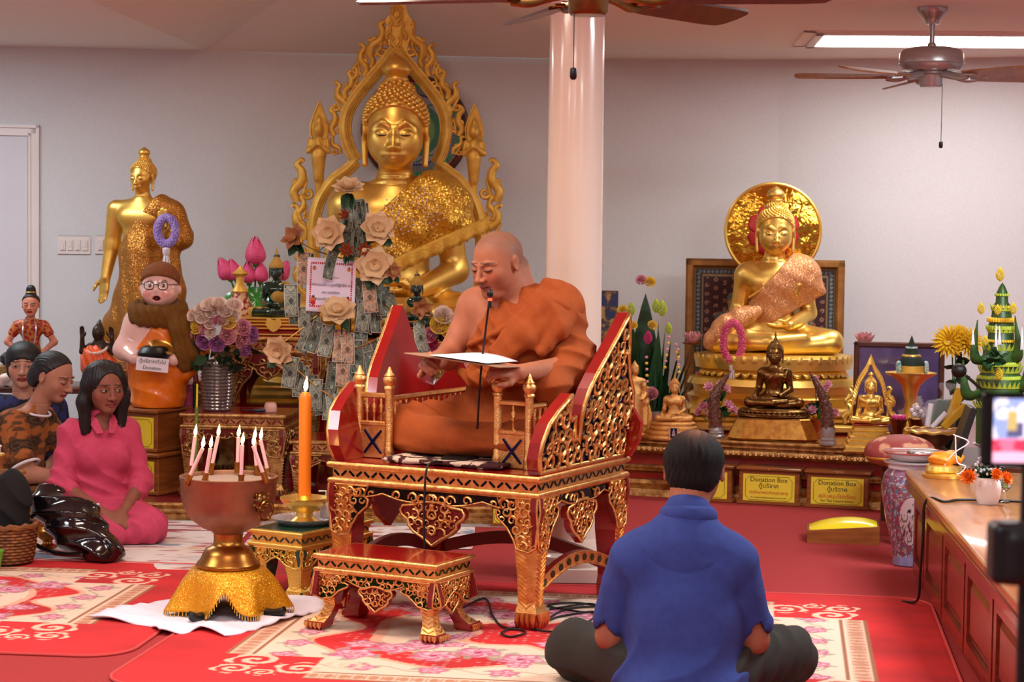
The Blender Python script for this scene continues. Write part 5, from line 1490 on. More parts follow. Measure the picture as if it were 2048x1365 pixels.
def hair_cols(V):
 q = local(V, HM); c = np.tile(np.array((20., 17, 16)), (len(V), 1))
 n = fbm(q[:, 0] * 26, q[:, 2] * 4 + q[:, 1] * 4, 2, 3); c *= (.6 + .8 * n)[:, None]
 w = np.exp(-(((q[:, 0] + .12) / .40) ** 2 + ((q[:, 1] - .42) / .5) ** 2)) * np.clip((q[:, 2] - .45) / .5, 0, 1) * (.55 + .6 * n)
 w = np.clip(w * 1.1, 0, 1)[:, None]; return c * (1 - w) + np.array((132, 86, 66)) * w
m_thin = mat('thinning_hair', (30, 26, 24), .65, spec=.2, attr=True, bump=.8, bscale=160, stretch=(4, 4, 1))
share(body_mesh('hair', B, .0034, m_thin, cols=hair_cols), 'hair', mn)
B = Body()   # polo shirt
B.ell((0, .03, .16), (.178, .16, .24), .1); B.ell((0, .03, .33), (.172, .13, .17), .12); B.cap((-.115, .04, .462), (.115, .04, .462), .072, None, .08); B.cap((-.06, .045, .50), (.06, .045, .50), .062, None, .06)
B.cap((0, .05, .50), (-.01, .03, .585), .092, .076, .06)
B.ell((0, .04, .06), (.215, .19, .10), .08)
for s in (-1, 1):
 B.ell((s * .148, .045, .44), (.074, .078, .072), .06); B.chain([(s * .165, .045, .44), (s * .217, .0, .245)], (.070, .062), .016)
 B.cap((s * .219, -.002, .232), (s * .225, -.006, .16), .050, .05, .004, 's')
B.fn(wr(.0055, 34, (.8, 0, .6), 3, hi=.34), (-1,) * 3, (1,) * 3); B.fn(lambda p: .0025 * np.exp(-((np.hypot(p[:, 0], p[:, 2] - .585) - .165) / .004) ** 2) * (p[:, 1] > .05), (-1,) * 3, (1,) * 3); B.fn(wr(.003, 30, (-.75, .2, .55), 6, lo=.2, hi=.5), (-1,) * 3, (1,) * 3)
B.fn(lambda p: -(p[:, 2] - .003), (-1,) * 3, (1,) * 3, op='i')
B.cap((-.012, .02, .52), (-.03, -.03, .66), .058, .066, .004, 's')
share(body_mesh('polo_shirt', B, .0056, m_polo), 'polo_shirt', mn)
b = MB()   # collar
def col_pt(u, v):
 a = u * 2 * PI; r = .080 - .004 * v; k = .010 * math.sin(v * PI)
 return (-.012 + (r + k) * math.cos(a) * 1.02, .028 + (r + k) * math.sin(a), .555 + .052 * v - .018 * math.cos(a + PI / 2) * 0 + .014 * math.sin(a))
b.grid(col_pt, 48, 6, closeu=True); b.build('collar', m_polo, mn, solid=.005, smooth=60)
B = Body()
for s in (-1, 1):
 B.chain([(s * .12, .02, .10), (s * .34, -.20, .105)], (.105, .088), .06); B.chain([(s * .34, -.20, .10), (s * .02, -.34, .07)], (.085, .055), .05)
B.ell((0, .03, .08), (.2, .17, .085), .06); B.fn(wr(.006, 34, (.6, .5, .4), 2), (-1,) * 3, (1,) * 3); B.fn(lambda p: -(p[:, 2] - .003), (-1,) * 3, (1,) * 3, op='i')
share(body_mesh('trousers', B, .0065, m_trou), 'trousers', mn)
# ------------------------------------------------------------------ the woman in pink
pw = person('person', 'woman in pink shirt dress kneeling with long black hair', Vector((-1.935, 9.22, .008)), math.radians(26))
HM = Matrix.Translation((.005, -.065, .705)) @ Matrix.Rotation(math.radians(8), 4, 'Z') @ Matrix.Rotation(math.radians(6), 4, 'X') @ Matrix.Scale(.116, 4)
B = Body(); B.cap((0, .0, .53), (0, -.02, .65), .054, .050, .04); B.cap((-.1, 0, .515), (.1, 0, .515), .045, None, .05); B.ell((0, -.02, .47), (.07, .035, .06), .04)
for s, el, wr_, fw in ((-1, (-.195, -.03, .26), (-.05, -.28, .14), (.75, -.55, -.25)), (1, (.185, -.05, .25), (.02, -.30, .125), (-.75, -.5, -.3))):
 B.chain([(s * .12, .0, .485), el, wr_], (.034, .034, .026), .03); hand_ops(B, aim(wr_, fw, (0, -.45, .9)), .165, .3, .006, mirror=s)
B.frame(HM); head_ops(B, nose=1.05); B.frame()
share(body_mesh('body', B, .005, m_skin, cols=skin_cols((136, 82, 64), HM, lips=(138, 62, 62), look=.03), parts=[(.0055, (-1, -1, 0), (1, 1, .592)), (.0025, (-.25, -.3, .588), (.25, .3, 1))]), 'body', pw)
B = Body().frame(HM); B.ell((0, .17, .28), (.84, .92, .84))
for s in (-1, 1): B.chain([(s * .72, .1, .1), (s * .80, .12, -.6), (s * .74, -.02, -1.75)], (.24, .26, .22), .3); B.chain([(s * .42, -.22, .86), (s * .74, -.1, .1)], (.14, .12), .2)
B.chain([(-.3, .6, -.2), (-.3, .6, -1.75)], (.36, .3), .3); B.chain([(.3, .6, -.2), (.3, .6, -1.75)], (.36, .3), .3)
B.fn(lambda p: .018 * np.sin(np.arctan2(p[:, 1] - .1, p[:, 0]) * 38 + p[:, 2] * 1.5), (-3,) * 3, (3,) * 3)
B.ell((.0, -.78, -.25), (.60, .62, .98), .08, 's'); B.fn(lambda p: -(p[:, 2] + 1.86 + .05 * np.sin(p[:, 0] * 20)), (-3,) * 3, (3,) * 3, op='i'); B.frame()
share(body_mesh('hair', B, .004, m_hair), 'hair', pw)
B = Body()
B.ell((0, .02, .22), (.135, .108, .18), .08); B.ell((0, .01, .40), (.140, .10, .13), .1); B.cap((-.105, .01, .498), (.105, .01, .498), .056, None, .07)
for s in (-1, 1): B.ell((s * .065, -.07, .385), (.06, .05, .065), .05)
for s, el, e2 in ((-1, (-.195, -.03, .26), (-.165, -.08, .235)), (1, (.185, -.05, .25), (.155, -.10, .225))):
 B.ell((s * .13, .01, .485), (.058, .06, .06), .05); B.chain([(s * .142, .01, .48), el, e2], (.054, .053, .050), .035)
B.cap((0, 0, .52), (0, -.02, .57), .075, .06, .04)
B.ell((0, .03, .08), (.175, .17, .085), .06)
B.chain([(-.08, -.02, .10), (-.14, -.34, .085)], (.09, .08), .06); B.chain([(.08, -.02, .10), (.14, -.31, .085)], (.095, .085), .06)
B.chain([(-.14, -.34, .065), (.05, -.30, .055)], (.07, .06), .05); B.chain([(.15, -.30, .075), (.22, .05, .06)], (.075, .06), .06)
B.fn(wr(.005, 46, (.6, .2, .7), 2, lo=.1), (-1,) * 3, (1,) * 3); B.fn(wr(.006, 36, (.7, .6, .2), 5, hi=.18), (-1,) * 3, (1,) * 3)
B.cap((0, -.05, .56), (0, -.15, .45), .04, .012, .008, 's'); B.cap((0, -.005, .55), (0, -.02, .66), .052, .056, .004, 's')
B.fn(lambda p: -(p[:, 2] - .003), (-1,) * 3, (1,) * 3, op='i')
share(body_mesh('shirt_dress', B, .0056, m_pink), 'shirt_dress', pw)
b = MB()
for s in (-1, 1):
 b.add([(s * .012, -.112, .497), (s * .04, -.105, .492), (s * .066, -.062, .54), (s * .06, -.03, .572), (s * .03, -.062, .562)], [(0, 1, 2, 3, 4)])
b.build('collar', m_pink, pw, solid=.006, smooth=0)
b = MB(); c_ = Vector((-.075, -.255, .15)); b.tube([c_ + Vector((.034 * math.cos(a) * .6, .034 * math.cos(a) * .6, .034 * math.sin(a))) for a in [k * PI / 10 for k in range(21)]], .006, 6); b.build('bead_bracelet', m_paper, pw)
# ------------------------------------------------------------------ the woman in brown, in profile, and the one behind her
bwn = person('person', 'woman in brown batik blouse bending forward in profile', Vector((-2.46, 9.76, .008)), math.radians(72))
HM = Matrix.Translation((.0, -.205, .715)) @ Matrix.Rotation(math.radians(20), 4, 'X') @ Matrix.Scale(.116, 4)
m_batik = mat('brown_batik', (150, 88, 40), .85, attr=True, bump=.3, bscale=400)
def batik(V):
 c = np.tile(np.array((160., 90, 40)), (len(V), 1)); u, v = V[:, 1] * 9 + V[:, 0] * 6, V[:, 2] * 9
 i, j = np.floor(u), np.floor(v); fx, fy = u - i - .5, v - j - .5; r = np.sqrt(fx ** 2 + fy ** 2); a = np.arctan2(fy, fx)
 fl = r < .36 + .08 * np.cos(6 * a); c[fl] = (86, 54, 28); c[fl & (np.abs(r - .2) < .03)] = (40, 28, 18); c[fl & (r < .1)] = (44, 30, 20)
 n = fbm(V[:, 1] * 50, V[:, 2] * 50, 4, 2); c[(n > .62) & ~fl] = (110, 62, 30); return c
B = Body(); B.cap((0, -.10, .53), (0, -.17, .66), .054, .050, .04); B.cap((-.09, -.07, .51), (.09, -.07, .51), .045, None, .05)
for s, el, w_ in ((-1, (-.17, -.16, .25), (-.12, -.36, .22)), (1, (.18, -.20, .28), (.12, -.42, .26))):
 B.chain([(s * .155, -.05, .47), el, w_], (.055, .046, .03), .03); hand_ops(B, aim(w_, (-s * .2, -.9, -.1), (0, -.1, 1)), .165, .4, .006, mirror=s)
B.frame(HM); head_ops(B, nose=1.0); B.frame()
share(body_mesh('body', B, .005, m_skin, cols=skin_cols((176, 122, 98), HM, lips=(150, 80, 76), eyes='closed'), parts=[(.0055, (-1, -1, 0), (1, 1, .585)), (.0026, (-.25, -.5, .58), (.25, .3, 1))]), 'body', bwn)
B = Body().frame(HM); B.ell((0, .14, .28), (.77, .88, .78)); B.ell((0, .80, -.25), (.40, .36, .5), .25); B.ell((0, .55, -.35), (.6, .5, .42), .2)
B.fn(lambda p: -(p[:, 2] * .60 + p[:, 1] * .80 - .08), (-3,) * 3, (3,) * 3, op='i'); B.fn(lambda p: .012 * np.sin(p[:, 0] * 50 + p[:, 2] * 20), (-3,) * 3, (3,) * 3); B.frame()
share(body_mesh('hair', B, .004, m_hair), 'hair', bwn)
B = Body(); B.ell((0, .04, .20), (.17, .16, .17), .08); B.ell((0, -.0, .38), (.165, .13, .15), .1); B.cap((-.12, -.05, .48), (.12, -.05, .48), .072, None, .08); B.ell((0, .06, .08), (.2, .2, .09), .06)
for s, el in ((-1, (-.17, -.13, .33)), (1, (.18, -.14, .36))): B.chain([(s * .15, -.05, .47), el], (.072, .070), .05); B.cap(el, Vector(el) + Vector((0, -.03, -.05)), .058, .058, .004, 's')
B.cap((0, -.08, .5), (0, -.12, .56), .07, .058, .04); B.cap((0, -.10, .52), (0, -.18, .66), .056, .056, .004, 's')
B.fn(wr(.004, 30, (.3, .6, .7), 2), (-1,) * 3, (1,) * 3); B.fn(lambda p: -(p[:, 2] - .02), (-1,) * 3, (1,) * 3, op='i')
share(body_mesh('blouse', B, .006, m_batik, cols=batik), 'blouse', bwn)
b = MB()
for s, el in ((-1, (-.17, -.13, .33)), (1, (.18, -.14, .36))):
 a_ = Vector((s * .15, -.05, .47)); e_ = Vector(el); d_ = (e_ - a_).normalized(); M_ = aim(e_ + d_ * .05, d_)
 b = MB(); b.tube([M_ @ Vector((.071 * math.cos(k * PI / 12), 0, .071 * math.sin(k * PI / 12))) for k in range(25)], .007, 6); b.build('white_trim', m_paper, bwn)
b = MB(); b.tube([(.075 * math.cos(k * PI / 12), -.105 + .068 * math.sin(k * PI / 12), .535 + .018 * math.sin(k * PI / 12)) for k in range(25)], .006, 6)
b.build('white_trim', m_paper, bwn)
B = Body()
for s in (-1, 1): B.chain([(s * .10, .02, .10), (s * .17, -.34, .09)], (.11, .09), .06); B.chain([(s * .17, -.34, .07), (s * .14, .05, .05)], (.07, .06), .05)
B.ell((0, .05, .08), (.21, .2, .08), .05); B.fn(wr(.006, 30, (.6, .5, .4), 3), (-1,) * 3, (1,) * 3); B.fn(lambda p: -(p[:, 2] - .003), (-1,) * 3, (1,) * 3, op='i')
share(body_mesh('skirt', B, .0065, m_batik, cols=lambda V: batik(V) * np.array((.8, .85, .9))), 'skirt', bwn)
b = MB(); b.sph(HM @ Vector((.80, .06, -.32)), .007, 8, 6); b.build('earring', m_goldb, bwn)
hw = person('person', 'woman with short black hair half hidden behind the one in brown', Vector((-2.56, 10.26, .003)), math.radians(20))
HM = Matrix.Translation((0, -.05, .735)) @ Matrix.Rotation(math.radians(-10), 4, 'Z') @ Matrix.Scale(.116, 4)
m_navy = mat('navy_print', (34, 34, 84), .85, col2=(14, 14, 30), nscale=22, kind='voronoi', thr=(.5, .6))
B = Body(); B.cap((0, 0, .55), (0, -.01, .68), .055, .05, .04)
for s in (-1, 1): B.chain([(s * .16, 0, .50), (s * .20, -.06, .27), (s * .08, -.26, .2)], (.05, .042, .03), .03); hand_ops(B, aim((s * .08, -.26, .2), (-s * .4, -.8, -.2), (0, 0, 1)), .165, .4, .006, mirror=s)
B.frame(HM); head_ops(B); B.frame()
share(body_mesh('body', B, .006, m_skin, cols=skin_cols((190, 140, 116), HM), parts=[(.007, (-1, -1, 0), (1, 1, .60)), (.0032, (-.25, -.3, .595), (.25, .3, 1))]), 'body', hw)
B = Body().frame(HM); B.ell((0, .14, .30), (.84, .92, .82)); B.ell((0, .3, -.3), (.76, .6, .5), .25); B.ell((0, -.72, -.38), (.56, .6, .72), .08, 's'); B.fn(lambda p: -(p[:, 2] + .75), (-3,) * 3, (3,) * 3, op='i'); B.frame()
share(body_mesh('hair', B, .005, m_hair), 'hair', hw)
B = Body(); B.ell((0, .03, .2), (.18, .15, .2), .08); B.ell((0, 0, .4), (.17, .13, .15), .1); B.cap((-.13, .01, .51), (.13, .01, .51), .07, None, .08)
for s in (-1, 1): B.chain([(s * .165, 0, .5), (s * .205, -.06, .28)], (.072, .062), .05)
B.ell((0, -.08, .09), (.3, .28, .09), .06); B.fn(wr(.004, 30, (.3, .6, .7), 2), (-1,) * 3, (1,) * 3); B.fn(lambda p: -(p[:, 2] - .003), (-1,) * 3, (1,) * 3, op='i'); B.cap((0, 0, .52), (0, -.01, .7), .056, .056, .004, 's')
share(body_mesh('dress', B, .007, m_navy), 'dress', hw)
# ================================================================== flowers and small makers
def petal_colour(name, c, c2=None, rough=.55): return mat(name, c, rough, col2=c2 or tuple(min(255, int(v * 1.12)) for v in c), nscale=30)
m_rosew = petal_colour('rose_cream', (232, 206, 192), (244, 222, 208)); m_rosey = petal_colour('rose_yellow', (226, 196, 84)); m_rosep = petal_colour('rose_pink', (212, 132, 150), (228, 168, 178))
m_rosev = petal_colour('rose_purple', (138, 52, 128), (190, 130, 180)); m_rosem = petal_colour('rose_magenta', (196, 50, 112)); m_lot = petal_colour('lotus_pink', (206, 44, 104), (226, 96, 140)); m_lotp = petal_colour('lotus_pale', (220, 130, 160), (240, 190, 200))
m_poin = petal_colour('dried_cream_petal', (208, 170, 124), (222, 190, 148)); m_poinb = petal_colour('dried_brown_petal', (150, 96, 58)); m_rust = petal_colour('rust_petal', (138, 58, 26))
m_marig = petal_colour('marigold', (236, 112, 22), (246, 140, 40)); m_mum = petal_colour('yellow_mum', (240, 192, 30), (248, 210, 60)); m_lime = petal_colour('lime_bud', (176, 196, 62)); m_stem = mat('stem_green', (56, 110, 48), .5)
def rose_mesh(name, material, n=(5, 5, 4, 3), open_=1.0):
 mb = MB(); rng = random.Random(5)
 for l, cnt in enumerate(n):
  r = 1.0 - l * .24; tilt = (.95 - .28 * l) * open_; hgt = .55 + .16 * l
  for k in range(cnt):
   a = 2 * PI * (k + .5 * (l % 2)) / cnt + rng.uniform(-.15, .15); w = PI / cnt * 1.35
   def pt(u, v, a=a, w=w, r=r, tilt=tilt, hgt=hgt):
    x = (u - .5) * 2; vv = v * (1 - .18 * abs(x) ** 2.5)
    rad = r * (.25 + .75 * math.sin(vv * PI * .55) * (.55 + .45 * tilt)) + .14 * tilt * max(0, vv - .75) * 4 * .5
    aa = a + x * w * (.45 + .55 * math.sin(min(1, vv * 1.2) * PI / 2)) * .8
    return (rad * math.cos(aa), rad * math.sin(aa), -.35 + vv * (hgt + .35) - .25 * tilt * max(0, vv - .7) * 2)
   mb.grid(pt, 5, 5)
 return mb.mesh(name, material, 80)
RM = {m: rose_mesh('rose', m) for m in (m_rosew, m_rosey, m_rosep, m_rosev, m_rosem)}
def bud_mesh(name, material):
 mb = MB()
 for l, (cnt, s, top) in enumerate(((6, 1.0, .9), (6, .93, 1.0), (4, .8, .97))):
  for k in range(cnt):
   a0 = 2 * PI * (k + .5 * l) / cnt; w = PI / cnt * 1.35
   def pt(u, v, a0=a0, w=w, s=s, top=top):
    x = (u - .5) * 2; r = .36 * s * math.sin(PI * min(.98, v ** .62 * .93 + .03)) ** .9; lim = (1 - v ** 3)
    a = a0 + x * w * lim
    return (r * math.cos(a), r * math.sin(a), v * top)
   mb.grid(pt, 5, 8)
 return mb.mesh(name, material, 80)
bud_m = bud_mesh('lotus_bud', m_lot)
def bloom_mesh(name, material, layers=((8, 1.0, .25), (8, .85, .55), (6, .6, .85)), w=.5):
 mb = MB()
 for l, (cnt, ln, up) in enumerate(layers):
  for k in range(cnt):
   a0 = 2 * PI * (k + .5 * l) / cnt
   def pt(u, v, a0=a0, ln=ln, up=up):
    x = (u - .5) * 2; r = .06 + ln * v * math.cos(up * (.5 + .6 * v)); z = ln * v * math.sin(up * (.6 + .6 * v)) * 1.1
    t = x * w * ln * math.sin(PI * min(1, v ** .8 * .97 + .02)) * .5
    z += .12 * x * x * math.sin(PI * v)
    return (r * math.cos(a0) - t * math.sin(a0), r * math.sin(a0) + t * math.cos(a0), z)
   mb.grid(pt, 5, 6)
 return mb.mesh(name, material, 80)
poin_m = bloom_mesh('flower_head', m_poin, ((7, 1.0, .1), (6, .8, .5), (4, .45, .95)), 1.0)
poinb_m = bloom_mesh('flower_head', m_poinb, ((6, 1.0, .2), (5, .7, .7)), .7); rust_m = bloom_mesh('flower_head', m_rust, ((7, 1.0, .5), (6, .7, .9)), .4)
mum_m = bloom_mesh('flower_head', m_mum, ((16, 1.0, .05), (16, .9, .4), (14, .75, .75), (12, .55, 1.1)), .22)
marig_m = bloom_mesh('flower_head', m_marig, ((12, 1.0, .1), (12, .9, .5), (10, .72, .9), (8, .5, 1.3)), .42)
lotus_m = bloom_mesh('lotus_bloom', m_lotp, ((8, 1.0, .45), (8, .85, .85), (6, .65, 1.2)), .55)
def leaf_mesh(name, material, w=.35):
 mb = MB(); mb.grid(lambda u, v: ((u - .5) * 2 * w * math.sin(PI * min(1, v ** .8)) * (1 + .10 * math.sin(v * 30) * (abs(u - .5) > .4)), .18 * v * v - .10 * abs(u - .5), v), 5, 8)
 return mb.mesh(name, material, 80)
leafg_m = leaf_mesh('leaf', m_leaf); leafd_m = leaf_mesh('leaf', m_leafdk)
def rotto(d, roll=0.0):
 q = Vector(d).normalized().to_track_quat('Z', 'Y').to_euler(); return q
def place(me, name, parent, pos, d, s, roll=None):
 o = share(me, name, parent, pos, None, s); M = Vector(d).normalized().to_track_quat('Z', 'Y').to_matrix() @ Matrix.Rotation(roll if roll is not None else random.uniform(0, 6), 3, 'Z')
 o.rotation_euler = M.to_euler(); return o
FX = FPX
# ------------------------------------------------------------------ boy-monk donation figure on its wooden boxes
def sign_text(parent, lines, y, mats=None):
 for (body, size, x, z, m) in lines: text('lettering', body, size, m, parent, (x, y, z), (PI / 2, 0, 0))
def donation_box(label, loc, rz, w=.345, d=.24, h=.20, lines=None, group='wooden donation boxes', sheet=True):
 t = thing('donation_box', label, 'box', loc, rz, group)
 b = MB(); b.cbox((0, d / 2, h * .47), (w * .96, d, h * .90), bev=.004); b.build('box_body', m_wood, t)
 b = MB(); b.cbox((0, d / 2 - .006, .010), (w * 1.02, d + .02, .02), bev=.004); b.build('base_strip', m_wood, t)
 b = MB(); b.cbox((0, d / 2 - .006, h * .955), (w * 1.04, d + .03, h * .09), bev=.005); lid = b.build('lid', m_wood, t)
 b = MB(); b.cbox((0, d / 2 - .01, h + .001), (w * .5, .012, .002)); b.build('slot', m_black, lid)
 b = MB(); b.sph((0, -.016, h * .955), .006, 8, 5); b.build('knob', m_goldb, lid)
 if sheet:
  b = MB(); b.cbox((0, -.003, h * .44), (w * .82, .003, h * .74)); s = b.build('yellow_sign', m_yellow, t, smooth=0)
  f = MB(); W_, H_ = w * .37, h * .32
  pts = [(-W_, H_ - .02), (-W_ + .012, H_ - .012), (-W_ + .02, H_), (W_ - .02, H_), (W_ - .012, H_ - .012), (W_, H_ - .02), (W_, -H_ + .02), (W_ - .012, -H_ + .012), (W_ - .02, -H_), (-W_ + .02, -H_), (-W_ + .012, -H_ + .012), (-W_, -H_ + .02), (-W_, H_ - .02)]
  f.tube([(x, -.005, h * .44 + z) for x, z in pts], .0012, 4); f.build('sign_border', m_ink, s)
  for (body, size, z, m) in lines or []: text('lettering', body, size, m, s, (0, -.0055, h * .44 + z))
 return t
cabx = (311 - 1024) * 10.2 / FX
donation_box('lower of two wooden donation boxes under the boy-monk figure', (cabx - .115, 10.14, .086), math.radians(-27), .36, .34, .215, sheet=True, group='boxes under the boy-monk figure')
donation_box('upper of two wooden donation boxes under the boy-monk figure', (cabx - .105, 10.18, .303), math.radians(-27), .30, .28, .222, sheet=True, group='boxes under the boy-monk figure')
dl = thing('boy_monk_figure', 'smiling boy-monk figure in orange robe, knit cap, glasses and scarf', 'figure', (cabx - .005, 10.30, .526), math.radians(2))
HMd = Matrix.Translation((.012, -.03, .635)) @ Matrix.Rotation(math.radians(-4), 4, 'Z') @ Matrix.Scale(.118, 4)
B = Body(); B.ell((0, 0, .30), (.155, .12, .20), .08); B.cap((-.09, 0, .44), (.09, 0, .44), .075, None, .08)
for s, el, w_ in ((-1, (-.175, -.03, .30), (-.10, -.145, .265)), (1, (.175, -.03, .30), (.10, -.145, .26))):
 B.chain([(s * .12, 0, .44), el, w_], (.06, .05, .036), .04); hand_ops(B, aim(w_, (-s * .9, -.35, -.05), (0, -.5, .9)), .10, .5, .01, mirror=s)
B.frame(HMd); B.ell((0, .05, .05), (.80, .80, .88)); B.ell((0, -.15, -.40), (.72, .62, .55), .3); B.ell((0, -.74, -.18), (.12, .14, .10), .1)
for s in (-1, 1): B.ell((s * .42, -.48, -.32), (.28, .26, .24), .2); B.ell((s * .82, .05, -.15), (.12, .16, .22), .05); B.ell((s * .3, -.70, .05), (.10, .08, .10), .04)
B.ell((0, -.74, -.52), (.16, .16, .10), .05, 's'); B.frame()
def dollc(V):
 q = local(V, HMd); c = np.tile(np.array((236., 188, 176)), (len(V), 1)); x, y, z = q.T; fr = (y < -.4) & (z > -.9) & (z < .9)
 def put(m, col): c[m] = col
 put(fr & ((np.abs(np.abs(x) - .42) / .2) ** 2 + ((z + .32) / .16) ** 2 < 1), (232, 160, 150))
 put(fr & ((x / .19) ** 2 + ((z + .52) / .11) ** 2 < 1), (170, 50, 44)); put(fr & ((x / .15) ** 2 + ((z + .53) / .075) ** 2 < 1), (60, 16, 16))
 for s in (-1, 1):
  u = x - s * .3; put(fr & ((u / .11) ** 2 + ((z - .05) / .10) ** 2 < 1), (240, 236, 232)); put(fr & ((u / .075) ** 2 + ((z - .05) / .085) ** 2 < 1), (26, 20, 18)); put(fr & (((u + .02) / .02) ** 2 + ((z - .08) / .02) ** 2 < 1), (250, 250, 250))
  put(fr & (np.abs(u) < .14) & (np.abs(z - .26 + u * u * 1.5) < .02), (90, 60, 46))
 return c
m_doll = mat('glossy_skin_paint', (236, 188, 176), .25, attr=True, coat=.5)
share(body_mesh('body', B, .005, m_doll, cols=dollc), 'body', dl)
m_orange = mat('glossy_orange_paint', (236, 124, 22), .3, coat=.4, col2=(226, 108, 16), nscale=6)
B = Body(); B.ell((0, 0, .28), (.168, .132, .22), .08); B.cap((0, 0, .20), (0, 0, .06), .150, .145, .06); B.cap((.03, 0, .43), (.10, 0, .44), .086, None, .08); B.chain([(.125, 0, .44), (.185, -.01, .30), (.16, -.06, .2)], (.07, .07, .05), .05)
B.fn(wr(.0035, 44, (.75, .1, .6), 3), (-1,) * 3, (1,) * 3)
B.fn(lambda p: (-(p[:, 0] + .02) * .8 + (p[:, 2] - .42) * .6) * (p[:, 2] > .25) - .02 * (p[:, 2] <= .25), (-1,) * 3, (1,) * 3, op='i'); B.fn(lambda p: -p[:, 2] + .002, (-1,) * 3, (1,) * 3, op='i')
share(body_mesh('robe', B, .0055, m_orange), 'robe', dl)
m_knit = mat('brown_knit', (140, 84, 44), .95, bump=1, bscale=300, col2=(124, 72, 36), nscale=60); m_scarf = mat('mustard_knit', (134, 88, 22), .95, bump=1, bscale=260, stretch=(3, 3, .6), col2=(110, 70, 16), nscale=70)
B = Body().frame(HMd); B.ell((0, .10, .30), (.86, .90, .80)); B.fn(lambda p: -(p[:, 2] * .86 + p[:, 1] * .45 - .10), (-2,) * 3, (2,) * 3, op='i'); B.frame()
share(body_mesh('knit_cap', B, .006, m_knit), 'knit_cap', dl)
B = Body(); ring = [(.115 * math.cos(a), -.02 + .10 * math.sin(a), .512 + .018 * math.sin(a)) for a in [k * PI / 8 for k in range(17)]]
B.chain(ring, [.040] * 17, .02); B.chain([(x * 1.02, y, z - .035) for x, y, z in ring], [.034] * 17, .02); B.chain([(.07, -.12, .50), (.125, -.14, .42), (.15, -.13, .30), (.155, -.115, .24)], (.035, .05, .055, .05), .03); B.chain([(.06, -.115, .49), (.165, -.10, .42), (.19, -.08, .26)], (.03, .04, .045), .03)
B.fn(lambda p: .004 * np.sin(p[:, 0] * 150 + p[:, 2] * 40), (-1,) * 3, (1,) * 3)
share(body_mesh('scarf', B, .006, m_scarf), 'scarf', dl)
b = MB().at(HMd)
for s in (-1, 1):
 b.tube([(s * .31 + .21 * math.copysign(abs(math.cos(a)) ** .7, math.cos(a)), -.86, .04 + .17 * math.copysign(abs(math.sin(a)) ** .7, math.sin(a))) for a in [k * PI / 12 for k in range(25)]], .018, 5)
 b.tube([(s * .52, -.86, .10), (s * .82, -.35, .10), (s * .88, .0, .05)], .018, 5)
b.tube([(-.10, -.87, .08), (0, -.89, .10), (.10, -.87, .08)], .018, 5); b.build('glasses', m_black, dl)
b = MB(); b.lathe([(.02, -.055), (.06, -.045), (.082, -.01), (.086, .01), (.07, .035), (.05, .045)], 28, (0, -.16, .285)); b.build('alms_bowl', m_black, dl)
b = MB(); b.at(Matrix.Translation((.045, -.165, .325)) @ Matrix.Rotation(.5, 4, 'X') @ Matrix.Rotation(.35, 4, 'Y')); b.tube([(.06 * math.cos(k * PI / 10), .05 * math.sin(k * PI / 10), 0) for k in range(21)], .008, 6); b.lathe([(.0, .006), (.055, .0), (.06, -.004)], 20, sy=.85); b.build('bowl_lid', m_goldb, dl)
b = MB(); b.cbox((-.015, -.255, .238), (.165, .003, .07)); sg = b.build('name_card', m_paper, dl, smooth=0)
sg.rotation_euler = (0, math.radians(5), 0)
text('lettering', 'ตู้บริจาคทั่วไป', .026, m_ink, sg, (-.015, -.2575, .245)); text('lettering', 'Donation', .025, m_ink, sg, (-.015, -.2575, .212))
# plinth of the tall standing statue
sp_ = MB(); sp_.cbox((0, 0, (st.location.z - .12 * kz) / 2), (.52, .46, st.location.z - .12 * kz), bev=.008)
o = tag(sp_.build('plinth', m_wood), 'plain wooden plinth under the tall standing statue', 'plinth'); o.location = (SX.x, 11.5, 0)
# ------------------------------------------------------------------ shelf at far left with little figures
sh = thing('side_table', 'low wooden side table by the door holding small figures', 'table', (-2.62, 10.75, 0), 0)
b = MB(); b.cbox((0, 0, .585), (1.25, .5, .03), bev=.004); b.build('table_top', m_wooddk, sh)
for sx in (-1, 1):
 for sy in (-1, 1):
  b = MB(); b.cbox((sx * .57, sy * .2, .285), (.05, .05, .57), bev=.004); b.build('leg', m_wooddk, sh)
m_redsilk = mat('red_gold_brocade', (158, 34, 40), .5, col2=(196, 120, 50), nscale=60, kind='voronoi', thr=(.45, .6))
f1 = thing('dancer_figurine', 'figurine in red and gold dress with hands on hips and topknot', 'figurine', (P(62, 760, 10.7).x, 10.7, .60), math.radians(6))
HMf = Matrix.Translation((.0, -.01, .435)) @ Matrix.Scale(.062, 4)
B = Body(); B.cap((0, 0, .33), (0, 0, .41), .022, .02, .01)
for s in (-1, 1):
 B.chain([(s * .07, 0, .325), (s * .125, .0, .235), (s * .065, -.03, .18)], (.022, .018, .012), .01); hand_ops(B, aim((s * .065, -.03, .18), (-s, -.3, -.3), (s * .3, -.9, 0)), .06, .5, .004, mirror=s)
B.frame(HMf); head_ops(B); B.frame()
share(body_mesh('body', B, .003, m_skin, cols=skin_cols((206, 138, 112), HMf, lips=(170, 40, 40), browt=.05)), 'body', f1)
B = Body(); B.ell((0, 0, .30), (.062, .042, .06), .03); B.cap((-.055, 0, .325), (.055, 0, .325), .030, None, .03); B.ell((0, 0, .22), (.045, .036, .05), .03); B.ell((0, 0, .16), (.07, .05, .04), .03); B.cap((0, 0, .15), (0, 0, .0), .062, .05, .03)
for s in (-1, 1): B.cap((s * .072, 0, .325), (s * .095, 0, .285), .028, .027, .01)
share(body_mesh('dress', B, .004, m_redsilk), 'dress', f1)
